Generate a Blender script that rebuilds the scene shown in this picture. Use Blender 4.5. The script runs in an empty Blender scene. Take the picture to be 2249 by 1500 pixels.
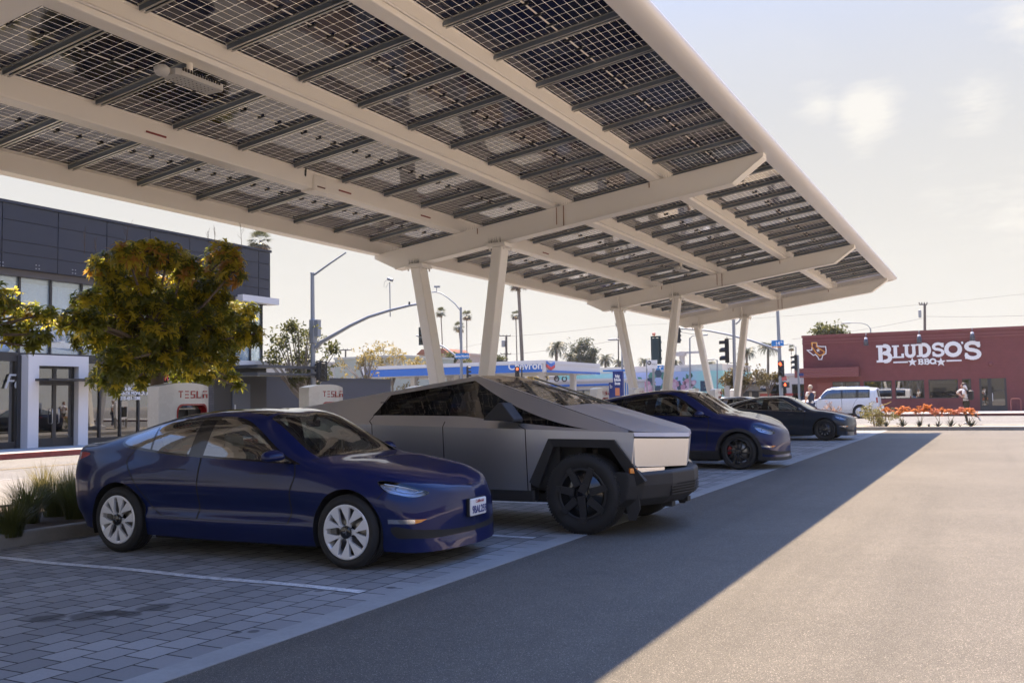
# Solar-roofed car park with electric cars; built in metres, +Y runs along the row of bays, +X is the way the cars face
EXPO = 1.58
SUN_E = 4.6
SKY_E = 0.15
HAZE_F = 1.
HAZE_C = (2.15, 2.05, 1.87)
HAZE_T = (1.46, 1.48, 1.53)
CLOUD_F = .62
CLOUD_C = (2.42, 2.30, 2.10)
import bpy, bmesh, math, random
import numpy as np
from math import sin, cos, pi, radians, sqrt, atan2
from mathutils import Vector, Matrix
from mathutils.geometry import delaunay_2d_cdt
random.seed(7)
S = bpy.context.scene
COL = S.collection

# ------------------------------------------------------------------ camera (solved from vanishing points)
YAW, PIT, ROL, FL, CH = radians(27.0705), radians(3.5168), radians(-0.970), 2086.0, 1.5
_f = Vector((-sin(YAW)*cos(PIT), cos(YAW)*cos(PIT), sin(PIT)))
_r0 = Vector((cos(YAW), sin(YAW), 0)); _u0 = _r0.cross(_f)
_r = _r0*cos(ROL)+_u0*sin(ROL); _u = -_r0*sin(ROL)+_u0*cos(ROL)
EYE = Vector((0, 0, CH))
def ray(px, py): return _f + _r*((px-1124.5)/FL) - _u*((py-750)/FL)
def on(px, py, ax, val):                      # where a line of sight meets the plane axis = val
    d = ray(px, py); return EYE + d*((val-EYE[ax])/d[ax])
def onY(px, py, y): return on(px, py, 1, y)
def onX(px, py, x): return on(px, py, 0, x)
def mpp(p): return (Vector(p)-EYE).dot(_f)/FL  # metres per photo pixel at a point
def proj(p):
    v = Vector(p)-EYE; d = v.dot(_f)
    if d < .05: return None
    return (1124.5+FL*v.dot(_r)/d, 750-FL*v.dot(_u)/d, d)

cam = bpy.data.cameras.new('camera'); co = bpy.data.objects.new('camera', cam); COL.objects.link(co)
co.matrix_world = Matrix(((_r.x, _u.x, -_f.x, 0), (_r.y, _u.y, -_f.y, 0), (_r.z, _u.z, -_f.z, CH), (0, 0, 0, 1)))
cam.sensor_width = 36; cam.lens = 36*FL/2249; cam.clip_start = .1; cam.clip_end = 3000
cam.dof.use_dof = True; cam.dof.focus_distance = 9.5; cam.dof.aperture_fstop = 7.1
S.camera = co

# ------------------------------------------------------------------ materials
class NT:
    def __init__(s, name):
        s.m = bpy.data.materials.new(name); s.m.use_nodes = True; s.t = s.m.node_tree; s.n = s.t.nodes
        s.b = s.n['Principled BSDF']; s.out = s.n['Material Output']
    def new(s, typ, **kw):
        n = s.n.new(typ)
        for k, v in kw.items():
            if k in n.inputs: n.inputs[k].default_value = v
            else: setattr(n, k, v)
        return n
    def ln(s, a, b): s.t.links.new(a, b)
    def math(s, op, a, b=None, c=None, clamp=False):
        n = s.n.new('ShaderNodeMath'); n.operation = op; n.use_clamp = clamp
        for i, v in enumerate((a, b, c)):
            if v is None: continue
            if isinstance(v, (int, float)): n.inputs[i].default_value = v
            else: s.ln(v, n.inputs[i])
        return n.outputs[0]
    def mix(s, fac, a, b, blend='MIX'):
        n = s.n.new('ShaderNodeMix'); n.data_type = 'RGBA'; n.blend_type = blend
        for sock, v in ((n.inputs[0], fac), (n.inputs[6], a), (n.inputs[7], b)):
            if isinstance(v, (int, float)): sock.default_value = v
            elif isinstance(v, (tuple, list)): sock.default_value = (*v[:3], 1)
            else: s.ln(v, sock)
        return n.outputs[2]
    def ramp(s, fac, stops):
        n = s.n.new('ShaderNodeValToRGB'); s.ln(fac, n.inputs[0]); e = n.color_ramp.elements
        while len(e) < len(stops): e.new(.5)
        for k, (p, c) in zip(e, stops): k.position = p; k.color = (*c, 1) if len(c) == 3 else c
        return n.outputs[0]
    def coord(s, kind='Object', scale=(1, 1, 1), rot=(0, 0, 0), loc=(0, 0, 0)):
        c = s.n.new('ShaderNodeTexCoord'); m = s.n.new('ShaderNodeMapping')
        m.inputs['Scale'].default_value = scale; m.inputs['Rotation'].default_value = rot; m.inputs['Location'].default_value = loc
        s.ln(c.outputs[kind], m.inputs[0]); return m.outputs[0]
    def noise(s, vec, scale, detail=4, rough=.55, dist=0):
        n = s.new('ShaderNodeTexNoise', Scale=scale, Detail=detail, Roughness=rough, Distortion=dist); s.ln(vec, n.inputs['Vector']); return n.outputs['Fac']
    def bump(s, h, strength=.3, dist=.01):
        n = s.new('ShaderNodeBump', Strength=strength, Distance=dist); s.ln(h, n.inputs['Height']); s.ln(n.outputs[0], s.b.inputs['Normal']); return n
    def set(s, **kw):
        for k, v in kw.items():
            k = k.replace('_', ' ')
            s.b.inputs[k].default_value = (*v, 1) if isinstance(v, tuple) and len(v) == 3 else v
        return s
MATS = {}
def mat(name, col, rough=.5, metal=0., var=.12, vs=6., bump=0., bs=60., spec=.5, coat=0., coatr=.03, emit=None, es=1., ior=1.5, trans=0.):
    """plain surface with a little large-scale and fine-scale colour variation"""
    if name in MATS: return MATS[name]
    t = NT(name); t.set(Roughness=rough, Metallic=metal, IOR=ior)
    t.b.inputs['Specular IOR Level'].default_value = spec
    t.b.inputs['Coat Weight'].default_value = coat; t.b.inputs['Coat Roughness'].default_value = coatr
    if trans: t.b.inputs['Transmission Weight'].default_value = trans
    v = t.coord()
    if var:
        n1 = t.noise(v, vs, 5, .6); n2 = t.noise(v, vs*9, 3, .6)
        f = t.math('ADD', t.math('MULTIPLY', n1, .65), t.math('MULTIPLY', n2, .35))
        f = t.math('MULTIPLY_ADD', t.math('SUBTRACT', f, .5), var*4, .5, True)
        lo = tuple(c*(1-var) for c in col); hi = tuple(min(1, c*(1+var)) for c in col)
        t.ln(t.mix(f, lo, hi), t.b.inputs['Base Color'])
        t.ln(t.math('MULTIPLY_ADD', n1, .16, max(0, rough-.08), True), t.b.inputs['Roughness'])
    else: t.set(Base_Color=col)
    if bump: t.bump(t.noise(v, bs, 3), bump, .004)
    if emit: t.set(Emission_Color=emit, Emission_Strength=es)
    MATS[name] = t.m; return t.m
def glass(name, tint=(.5, .55, .55), refl=1.0, rough=.0, body=None, bodyf=0.):
    """a thin pane: clear or tinted, with mirror reflection that grows towards grazing view"""
    t = NT(name); n = t.n; n.remove(t.b)
    g = n.new('ShaderNodeNewGeometry'); d = n.new('ShaderNodeVectorMath'); d.operation = 'DOT_PRODUCT'
    t.ln(g.outputs['Normal'], d.inputs[0]); t.ln(g.outputs['Incoming'], d.inputs[1])
    c = t.math('ABSOLUTE', d.outputs['Value']); k = t.math('POWER', t.math('SUBTRACT', 1., c, None, True), 5)
    F = t.math('MULTIPLY_ADD', k, .92, .075*refl, True)
    tr = t.new('ShaderNodeBsdfTransparent', Color=(*tint, 1)); gl = t.new('ShaderNodeBsdfGlossy', Roughness=rough, Color=(1, 1, 1, 1))
    base = tr.outputs[0]
    if body:
        df = t.new('ShaderNodeBsdfDiffuse', Color=(*body, 1)); mb = t.new('ShaderNodeMixShader', Fac=bodyf)
        t.ln(base, mb.inputs[1]); t.ln(df.outputs[0], mb.inputs[2]); base = mb.outputs[0]
    ms = n.new('ShaderNodeMixShader'); t.ln(F, ms.inputs[0]); t.ln(base, ms.inputs[1]); t.ln(gl.outputs[0], ms.inputs[2]); t.ln(ms.outputs[0], t.out.inputs[0])
    return t.m

# ------------------------------------------------------------------ mesh builder
class MB:
    def __init__(s): s.v = []; s.f = []; s.mi = []; s.sm = []
    def add(s, vs, fs, mi=0, smooth=False):
        o = len(s.v); s.v += [tuple(p) for p in vs]
        for f in fs: s.f.append(tuple(i+o for i in f)); s.mi.append(mi); s.sm.append(smooth)
        return s
    def box(s, lo, hi, mi=0, M=None, bev=0):
        (a, b, c), (d, e, f) = lo, hi
        if bev:
            w = bev; vs = []
            for z, q in ((c, w), (c+w, 0), (f-w, 0), (f, w)):
                vs += [(a+q+w, b+q, z), (d-q-w, b+q, z), (d-q, b+q+w, z), (d-q, e-q-w, z), (d-q-w, e-q, z), (a+q+w, e-q, z), (a+q, e-q-w, z), (a+q, b+q+w, z)]
            fs = [tuple(reversed(range(8))), tuple(range(24, 32))]
            for k in range(3):
                for i in range(8): fs.append((k*8+i, k*8+(i+1) % 8, k*8+8+(i+1) % 8, k*8+8+i))
        else:
            vs = [(a, b, c), (d, b, c), (d, e, c), (a, e, c), (a, b, f), (d, b, f), (d, e, f), (a, e, f)]
            fs = [(3, 2, 1, 0), (4, 5, 6, 7), (0, 1, 5, 4), (1, 2, 6, 5), (2, 3, 7, 6), (3, 0, 4, 7)]
        if M is not None: vs = [M @ Vector(p) for p in vs]
        return s.add(vs, fs, mi)
    def prism(s, poly, f3, d, mi=0):
        """2-D outline -> solid: f3(u,v) gives the front point, d is the extrusion vector"""
        n = len(poly); A = [Vector(f3(*p)) for p in poly]; B = [p+Vector(d) for p in A]
        return s.add(A+B, [tuple(range(n)), tuple(reversed(range(n, 2*n)))]+[(i, i+n, (i+1) % n+n, (i+1) % n) for i in range(n)], mi)
    def tube(s, pts, rad, seg=8, mi=0, cap=True, smooth=True):
        P = [Vector(p) for p in pts]; n = len(P)
        R = rad if isinstance(rad, (list, tuple)) else [rad]*n
        o = []; up = None
        for i, p in enumerate(P):
            t = (P[min(i+1, n-1)]-P[max(i-1, 0)]).normalized()
            if up is None:
                up = Vector((0, 0, 1)) if abs(t.z) < .9 else Vector((1, 0, 0))
            a = t.cross(up); a = a.normalized() if a.length > 1e-6 else t.orthogonal().normalized(); b = a.cross(t); up = b
            for k in range(seg):
                w = 2*pi*k/seg; o.append(p+(a*cos(w)+b*sin(w))*R[i])
        fs = [(i*seg+k, i*seg+(k+1) % seg, (i+1)*seg+(k+1) % seg, (i+1)*seg+k) for i in range(n-1) for k in range(seg)]
        s.add(o, fs, mi, smooth)
        if cap: s.add([*o[:seg]], [tuple(range(seg))][::1], mi); s.add([*o[-seg:]], [tuple(reversed(range(seg)))], mi)
        return s
    def bar(s, a, b, w, h, mi=0, up=(0, 0, 1)):
        a, b = Vector(a), Vector(b); t = (b-a).normalized(); u = Vector(up); x = t.cross(u).normalized(); y = x.cross(t)
        vs = [p+x*i*w/2+y*j*h/2 for p in (a, b) for i, j in ((-1, -1), (1, -1), (1, 1), (-1, 1))]
        return s.add(vs, [(0, 1, 2, 3), (7, 6, 5, 4), (0, 4, 5, 1), (1, 5, 6, 2), (2, 6, 7, 3), (3, 7, 4, 0)], mi)
    def lathe(s, prof, axis='y', seg=48, mi=0, c=(0, 0, 0), smooth=True, close=False):
        n = len(prof); vs = []; c = Vector(c)
        for k in range(seg):
            w = 2*pi*k/seg
            for r, h in prof:
                vs.append(c+(Vector((r*cos(w), h, r*sin(w))) if axis == 'y' else Vector((r*cos(w), r*sin(w), h))))
        m = n if close else n-1
        fs = [(k*n+i, k*n+(i+1) % n, ((k+1) % seg)*n+(i+1) % n, ((k+1) % seg)*n+i) for k in range(seg) for i in range(m)]
        return s.add(vs, fs, mi, smooth)
    def quad(s, a, b, c, d, mi=0): return s.add([a, b, c, d], [(0, 1, 2, 3)], mi)
    def mesh(s, name, mats):
        me = bpy.data.meshes.new(name); me.from_pydata(s.v, [], s.f)
        for m in (mats if isinstance(mats, (list, tuple)) else [mats]): me.materials.append(m)
        me.polygons.foreach_set('material_index', s.mi); me.polygons.foreach_set('use_smooth', s.sm); me.update(); return me
    def obj(s, name, mats, parent=None, loc=None, **kw): return link(name, s.mesh(name, mats), parent, loc, **kw)
def link(name, data, parent=None, loc=None, rz=0, **kw):
    o = bpy.data.objects.new(name, data); COL.objects.link(o)
    if parent: o.parent = parent
    if loc is not None: o.location = loc
    if rz: o.rotation_euler = (0, 0, rz)
    return tag(o, **kw)
def tag(o, label=None, cat=None, group=None, kind=None):
    if label: o['label'] = label
    if cat: o['category'] = cat
    if group: o['group'] = group
    if kind: o['kind'] = kind
    return o
def thing(name, label, cat, loc=(0, 0, 0), rz=0, group=None): return link(name, None, None, loc, rz, label=label, cat=cat, group=group)
def ground(name, mb, m): return mb.obj(name, m, kind='structure')
def copy_tree(o, parent=None):
    c = o.copy(); COL.objects.link(c); c.parent = parent
    for ch in list(o.children): copy_tree(ch, c)
    return c
def recalc(o):
    bm = bmesh.new(); bm.from_mesh(o.data); bmesh.ops.recalc_face_normals(bm, faces=bm.faces); bm.to_mesh(o.data); bm.free(); return o
def bevel(o, w, seg=2, ang=40):
    m = o.modifiers.new('bevel', 'BEVEL'); m.width = w; m.segments = seg; m.limit_method = 'ANGLE'; m.angle_limit = radians(ang); return o
# lettering: a text curve turned into a mesh; frame = (origin, right, up)
def text(name, s, size, org, right, up, m, parent=None, depth=.01, bold=0., align='LEFT', xs=1., shear=0., **kw):
    c = bpy.data.curves.new(name, 'FONT'); c.body = s; c.size = size; c.extrude = depth; c.offset = bold; c.align_x = align; c.shear = shear
    c.resolution_u = 3
    t = bpy.data.objects.new(name, c); COL.objects.link(t)
    me = bpy.data.meshes.new_from_object(t.evaluated_get(bpy.context.evaluated_depsgraph_get()))
    bpy.data.objects.remove(t); bpy.data.curves.remove(c)
    R, U = Vector(right).normalized(), Vector(up).normalized(); N = R.cross(U)
    me.transform(Matrix(((R.x*xs, U.x, N.x, org[0]), (R.y*xs, U.y, N.y, org[1]), (R.z*xs, U.z, N.z, org[2]), (0, 0, 0, 1))))
    me.materials.clear(); me.materials.append(m); me.name = name
    return link(name, me, parent, **kw)
# flat strokes (letters, emblems) as thin raised bars in a frame
def strokes(name, paths, w, org, right, up, m, parent=None, depth=.01, **kw):
    R, U = Vector(right).normalized(), Vector(up).normalized(); N = R.cross(U); mb = MB(); O = Vector(org)
    for k, path in enumerate(paths):
        ww = w
        if isinstance(path[0], (int, float)): ww, path = path[0], path[1]
        for i in range(len(path)-1):
            a, b = Vector(path[i]).to_3d(), Vector(path[i+1]).to_3d(); t = (b-a).normalized(); n = Vector((-t.y, t.x, 0))*ww/2; e = t*ww*(.5 if len(path) > 2 else 0.)
            q = [a-e+n*-1, b+e-n, b+e+n, a-e+n]
            mb.prism([(p.x, p.y) for p in q], lambda x, y, dd=k*.0007+i*.0003: O+R*x+U*y+N*(depth+dd), N*-depth)
    return mb.obj(name, m, parent, **kw)
RX, UP, RYp = (1, 0, 0), (0, 0, 1), (0, 1, 0)

# ------------------------------------------------------------------ render settings, sky, sun
S.render.engine = 'CYCLES'; S.cycles.use_denoising = True
try: S.cycles.denoiser = 'OPENIMAGEDENOISE'
except Exception: pass
S.cycles.max_bounces = 8; S.cycles.transparent_max_bounces = 24; S.cycles.caustics_reflective = False; S.cycles.caustics_refractive = False
S.cycles.sample_clamp_indirect = 6.
S.view_settings.view_transform = 'Standard'; S.view_settings.look = 'None'; S.view_settings.gamma = 1; S.view_settings.use_curve_mapping = False
S.view_settings.exposure = EXPO
SUN = Vector((-1.45, 2.1, 5.9)).normalized()
elev = math.asin(SUN.z); azi = atan2(SUN.x, SUN.y)         # rotation clockwise from +Y
sl = bpy.data.lights.new('sun', 'SUN'); sl.energy = SUN_E; sl.angle = radians(.53); sl.color = (1., .80, .565)
so = bpy.data.objects.new('sun', sl); COL.objects.link(so); so.rotation_mode = 'QUATERNION'; so.rotation_quaternion = (-SUN).to_track_quat('-Z', 'Y'); so.location = (-20, 30, 60)
W = bpy.data.worlds.new('World'); S.world = W; W.use_nodes = True
wt = W.node_tree; wn = wt.nodes; bg = wn['Background']; bg.inputs['Strength'].default_value = SKY_E
sk = wn.new('ShaderNodeTexSky'); sk.sky_type = 'NISHITA'; sk.sun_disc = False; sk.sun_elevation = elev; sk.sun_rotation = azi
sk.air_density = 1.; sk.dust_density = 1.2; sk.ozone_density = 1.; sk.altitude = 0
tc = wn.new('ShaderNodeTexCoord'); sep = wn.new('ShaderNodeSeparateXYZ'); wt.links.new(tc.outputs['Generated'], sep.inputs[0])
def wm(op, a, b=None, c=None, clamp=False):
    n = wn.new('ShaderNodeMath'); n.operation = op; n.use_clamp = clamp
    for i, v in enumerate((a, b, c)):
        if v is None: continue
        if isinstance(v, (int, float)): n.inputs[i].default_value = v
        else: wt.links.new(v, n.inputs[i])
    return n.outputs[0]
def wmix(f, a, b):
    n = wn.new('ShaderNodeMix'); n.data_type = 'RGBA'
    for sck, v in ((n.inputs[0], f), (n.inputs[6], a), (n.inputs[7], b)):
        if isinstance(v, (int, float)): sck.default_value = v
        elif isinstance(v, tuple): sck.default_value = (*v, 1)
        else: wt.links.new(v, sck)
    return n.outputs[2]
zz = wm('MAXIMUM', sep.outputs['Z'], 0.)
# thin marine haze: strong at the horizon, fading upwards
hz = wm('SUBTRACT', 1., wm('POWER', wm('DIVIDE', zz, .62, None, True), 5.), None, True)
hcol = wmix(wm('POWER', wm('DIVIDE', zz, .42, None, True), .9), HAZE_C, HAZE_T)
tint = wn.new('ShaderNodeMix'); tint.data_type = 'RGBA'; tint.blend_type = 'MULTIPLY'; tint.inputs[0].default_value = 1.; wt.links.new(sk.outputs[0], tint.inputs[6]); tint.inputs[7].default_value = (.62, .86, 1.30, 1)
hazed = wmix(wm('MULTIPLY', hz, HAZE_F), tint.outputs[2], hcol)
# patches of thin cloud: noise on a flat layer high above
div = wm('ADD', zz, .12); cx_ = wm('DIVIDE', sep.outputs['X'], div); cy_ = wm('DIVIDE', sep.outputs['Y'], div)
cb = wn.new('ShaderNodeCombineXYZ'); wt.links.new(cx_, cb.inputs[0]); wt.links.new(cy_, cb.inputs[1])
def wnoise(sc, det, rough, off):
    mp = wn.new('ShaderNodeMapping'); mp.inputs['Location'].default_value = off; wt.links.new(cb.outputs[0], mp.inputs[0])
    n = wn.new('ShaderNodeTexNoise'); n.inputs['Scale'].default_value = sc; n.inputs['Detail'].default_value = det; n.inputs['Roughness'].default_value = rough
    wt.links.new(mp.outputs[0], n.inputs['Vector']); return n.outputs['Fac']
def wspot(px, py, rad):     # a cloud bank standing in this direction of the sky
    d = ray(px, py).normalized(); v = wn.new('ShaderNodeVectorMath'); v.operation = 'DISTANCE'; wt.links.new(tc.outputs['Generated'], v.inputs[0]); v.inputs[1].default_value = d
    return wm('SUBTRACT', 1., wm('DIVIDE', v.outputs['Value'], rad), None, True)
spots = None
for px, py, rd, am in ((1905, 240, .044, 1.), (1800, 235, .036, .6), (1890, 290, .036, .65), (2140, 235, .045, .55), (2230, 470, .07, .5), (2080, 430, .05, .35), (2240, 40, .05, .6), (1640, 520, .10, .2)):
    v = wm('MULTIPLY', wspot(px, py, rd), am); spots = v if spots is None else wm('MAXIMUM', spots, v)
nz = wnoise(7.5, 9, .66, (3, 1, 0)); nb = wnoise(1.1, 6, .6, (7, 2, 0))
cl = wm('MULTIPLY', wm('MULTIPLY_ADD', wm('SUBTRACT', wm('MULTIPLY_ADD', nz, .9, wm('MULTIPLY', spots, .55)), .55), 3.6, 0., True), wm('POWER', wm('MULTIPLY', spots, 1.6, None, True), .6))
cl2 = wm('MULTIPLY', wm('MULTIPLY_ADD', wm('SUBTRACT', nb, .52), 3., 0., True), .25)
cl = wm('MULTIPLY', wm('MAXIMUM', cl, cl2), CLOUD_F, None, True)
final = wmix(cl, hazed, CLOUD_C)
wt.links.new(final, bg.inputs[0])
# ================================================================== GROUND
def asphalt(name, base, warm, fleck=.5, scale=1.):
    t = NT(name); v = t.coord(); t.set(Roughness=.82)
    t.b.inputs['Specular IOR Level'].default_value = .35
    vo = t.new('ShaderNodeTexVoronoi', Scale=210*scale); t.ln(v, vo.inputs['Vector'])
    sp = t.n.new('ShaderNodeSeparateXYZ'); t.ln(vo.outputs['Color'], sp.inputs[0])
    big = t.noise(v, .35, 5, .6); mid = t.noise(v, 5, 5, .65); fine = t.noise(v, 60, 4, .7)
    f = t.math('ADD', t.math('MULTIPLY', big, .55), t.math('ADD', t.math('MULTIPLY', mid, .3), t.math('MULTIPLY', fine, .35)))
    c = t.ramp(f, [(.38, tuple(k*.72 for k in base)), (.6, base), (.82, warm)])
    c = t.mix(t.math('GREATER_THAN', sp.outputs[0], .93), c, tuple(min(1, k*1.9) for k in warm))         # light stones
    c = t.mix(t.math('GREATER_THAN', sp.outputs[1], .86), c, tuple(k*.6 for k in base))                  # dark stones
    # long soft tyre-worn lanes
    w = t.noise(t.coord(scale=(.9, .045, 1)), 1.3, 4, .6); c = t.mix(t.math('MULTIPLY_ADD', t.math('SUBTRACT', w, .52), 2.2, 0, True), c, tuple(k*.52 for k in base))
    t.ln(c, t.b.inputs['Base Color'])
    t.ln(t.math('MULTIPLY_ADD', sp.outputs[2], -.35, .95), t.b.inputs['Roughness'])
    t.bump(t.math('ADD', t.math('MULTIPLY', vo.outputs['Distance'], .6), fine), .55, .006); return t.m
M_asph = asphalt('asphalt', (.112, .101, .085), (.158, .142, .118))
M_road = asphalt('road_asphalt', (.145, .138, .125), (.20, .19, .17), scale=.7)
M_conc = mat('concrete', (.33, .32, .30), .85, var=.22, vs=2.5, bump=.25, bs=90)
M_strip = mat('strip_concrete', (.30, .30, .29), .85, var=.3, vs=3., bump=.3, bs=120)
M_kerb = mat('kerb_concrete', (.24, .23, .215), .85, var=.3, vs=4., bump=.35, bs=70)
M_red = mat('red_kerb_paint', (.22, .045, .035), .7, var=.5, vs=5., bump=.2)
M_soil = mat('soil', (.07, .05, .035), .95, var=.5, vs=14., bump=.8, bs=50)
M_gravel = mat('pale_mulch', (.46, .39, .29), .95, var=.45, vs=20., bump=.8, bs=60)

def pavers():
    t = NT('pavers'); t.set(Roughness=.85)
    c = t.n.new('ShaderNodeTexCoord'); sp = t.n.new('ShaderNodeSeparateXYZ'); t.ln(c.outputs['Object'], sp.inputs[0])
    wob = t.noise(c.outputs['Object'], 7, 3)
    cb = t.n.new('ShaderNodeCombineXYZ')
    t.ln(t.math('ADD', sp.outputs[1], t.math('MULTIPLY_ADD', wob, .012, 50.)), cb.inputs[0]); t.ln(t.math('ADD', sp.outputs[0], t.math('MULTIPLY_ADD', wob, .010, 4.33+44.4)), cb.inputs[1])
    b = t.new('ShaderNodeTexBrick'); b.offset = .5; b.squash = 1
    for k, x in (('Scale', 1), ('Mortar Size', .0072), ('Mortar Smooth', .25), ('Bias', 0.), ('Brick Width', .25), ('Row Height', .222)): b.inputs[k].default_value = x
    b.inputs['Color1'].default_value = (.25, .248, .244, 1); b.inputs['Color2'].default_value = (.39, .387, .38, 1); b.inputs['Mortar'].default_value = (.02, .018, .016, 1)
    t.ln(cb.outputs[0], b.inputs['Vector'])
    o = c.outputs['Object']; big = t.noise(o, .8, 6, .65); fine = t.noise(o, 45, 4, .7)
    col = t.mix(t.math('MULTIPLY_ADD', big, 1.6, -.45, True), t.mix(.45, b.outputs['Color'], (.62, .6, .58), 'MULTIPLY'), b.outputs['Color'])
    col = t.mix(.35, col, t.ramp(fine, [(.3, (.6, .6, .6)), (.7, (1, 1, 1))]), 'MULTIPLY')
    # oil drips
    for (px, py, r) in ((106, 1357, .15), (205, 1350, .19), (250, 1346, .12), (285, 1347, .11), (340, 1333, .16), (520, 1388, .04), (556, 1386, .045), (432, 1229, .04), (858, 1290, .05), (700, 1297, .045)):
        p = on(px, py, 2, 0); d = t.n.new('ShaderNodeVectorMath'); d.operation = 'DISTANCE'; t.ln(o, d.inputs[0]); d.inputs[1].default_value = p
        f = t.math('MULTIPLY_ADD', t.math('SUBTRACT', t.math('MULTIPLY_ADD', wob, r*1.3, r*.35), d.outputs['Value']), 3.5/r, 0, True)
        col = t.mix(t.math('MULTIPLY', f, .62), col, (.022, .02, .019))
    t.ln(col, t.b.inputs['Base Color'])
    t.bump(t.math('ADD', t.math('MULTIPLY', b.outputs['Fac'], -1.), t.math('MULTIPLY', fine, .25)), .7, .006); return t.m
M_pav = pavers()
def paint(name, col, wear, under):
    t = NT(name); v = t.coord(); a = t.noise(v, 14, 6, .7); b = t.noise(v, 90, 3, .7)
    f = t.math('MULTIPLY_ADD', t.math('ADD', a, t.math('MULTIPLY', b, .5)), 3.2, -2.1-wear, True)
    t.ln(t.mix(f, under, t.mix(a, tuple(k*.75 for k in col), col)), t.b.inputs['Base Color']); t.set(Roughness=.75); t.bump(b, .25, .003); return t.m
M_line = paint('line_paint', (.80, .80, .79), -.55, (.3, .3, .29))
M_yel = paint('yellow_paint', (.55, .36, .06), .1, (.17, .15, .12))
M_roadw = paint('road_white_paint', (.7, .68, .64), -.2, (.17, .15, .12))

def sheet(x0, y0, x1, y1, z): return MB().quad((x0, y0, z), (x1, y0, z), (x1, y1, z), (x0, y1, z))
ground('ground', sheet(-1400, -900, 1400, 1900, -.05), mat('far_ground', (.24, .22, .19), .9, var=.3, vs=.05))
ground('road', sheet(-260, -140, 240, 330, -.012), M_road)
ground('parking_lot', sheet(-4.11, -16, 18, 41.62, 0), M_asph)
ground('parking_bays', sheet(-9.6, -16, -4.33, 41.62, 0), M_pav)
ground('bounce_sheet', sheet(4.5, -16, 34, 41.6, .004), mat('pale_bounce_sheet', (.52, .44, .33), .85, var=.15, vs=.8))  # unseen pale sheet added so sunlight bounces up under the canopy
ground('edge_strip', MB().box((-4.33, -16, -.1), (-4.11, 41.62, .005)), M_strip)
LINES = [3.11+3.135*k for k in range(0, 13)]
ln = MB()
for i, y in enumerate(LINES):
    n = 14
    for k in range(n):
        a = -9.35+k*4.8/n; b = a+4.8/n
        wa = .02*sin(k*1.1+i); wb = .02*sin((k+1)*1.1+i)
        ln.quad((a, y-.05+wa, .006), (b, y-.05+wb, .006), (b, y+.05+wb, .006), (a, y+.05+wa, .006))
ground('bay_markings', ln, M_line)
# planter behind the bays, its kerbs, the pavement beyond
ground('planter_kerb', MB().box((-9.74, -16, -.1), (-9.58, 41.2, .15), bev=.012).box((-12.75, -16, -.1), (-12.6, 41.2, .15), bev=.012), M_kerb)
ground('planter_soil', sheet(-12.6, -16, -9.74, 41.2, .11), M_soil)
ground('pavement', MB().box((-16.85, -90, -.1), (-12.75, 45.5, .145)).box((-12.75, 43.4, -.1), (80, 45.5, .145)), mat('worn_pavement', (.20, .185, .16), .88, var=.25, vs=2., bump=.2))
ground('pavement_kerb', MB().box((-17.0, -90, -.1), (-16.85, 45.65, .15)).box((-16.85, 45.5, -.1), (80, 45.65, .15)), M_kerb)
ground('planting_kerb', MB().box((-12.6, 41.62, -.1), (60, 41.78, .15), bev=.015), M_kerb)
ground('planting_bed', sheet(-12.6, 41.78, 60, 43.4, .13), M_gravel)
# opposite pavements
ground('far_pavement', MB().box((-29.6, -90, -.1), (-26.35, 46, .15)).box((-17, 67.2, -.1), (120, 76, .15)).box((-140, 67.2, -.1), (-26.35, 70, .15)), M_conc)
ground('far_kerb', MB().box((-26.35, -90, -.1), (-26.2, 46.15, .155)).box((-29.6, 46, -.1), (-26.35, 46.15, .155)), M_red)
ground('far_kerb_north', MB().box((-17, 67.05, -.1), (120, 67.2, .155)), mat('dark_red_kerb', (.12, .04, .035), .8, var=.3))
rm = MB()
for x in (-21.95, -22.15): rm.quad((x-.05, -80, -.006), (x+.05, -80, -.006), (x+.05, 43, -.006), (x-.05, 43, -.006))
ground('road_centre_line', rm, M_yel)
rm = MB()
for k in range(9): rm.quad((-25.6+k, 46.6, -.006), (-25.1+k, 46.6, -.006), (-25.1+k, 49.6, -.006), (-25.6+k, 49.6, -.006))
rm.quad((-15, 56.9, -.006), (100, 56.9, -.006), (100, 57.05, -.006), (-15, 57.05, -.006))
ground('road_markings', rm, M_roadw)

# ================================================================== BUILDINGS
M_navy = mat('navy_cladding', (.012, .018, .040), .38, var=.12, vs=.6, bump=.04, bs=30)
M_seam = mat('seam_dark', (.012, .013, .018), .6, var=0)
M_wht = mat('white_cladding', (.66, .66, .68), .5, var=.07, vs=1.5)
M_frame = mat('dark_frame', (.022, .024, .030), .4, var=.1)
M_trans = glass('showroom_glass', (.85, .92, .94), 2.2, body=(.50, .64, .74), bodyf=.38)
M_dglass = glass('dark_shop_glass', (.20, .23, .25), 2.4)
M_curt = mat('pale_curtain', (.80, .84, .86), .8, var=.2, vs=1.2)
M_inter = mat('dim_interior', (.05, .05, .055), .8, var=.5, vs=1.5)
M_lettw = mat('white_lettering', (.78, .78, .78), .5, var=.05)
M_lettg = mat('pale_grey_lettering', (.42, .45, .48), .5, var=.05)
M_redl = mat('red_lettering', (.55, .02, .04), .4, var=.05)
XF = -29.5
def zX(px, py, x=XF): p = onX(px, py, x); return p.y, p.z
D = thing('car_showroom', 'navy blue two storey car showroom with upper glass and a white framed doorway', 'building', (XF, 27, 0))
D_off = Vector((XF, 27, 0))
def dobj(name, mb, m, parent=None):      # child of the showroom, built in world metres
    mb.v = [tuple(Vector(p)-D_off) for p in mb.v]; return mb.obj(name, m, parent or D)
yR = 33.5
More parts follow.
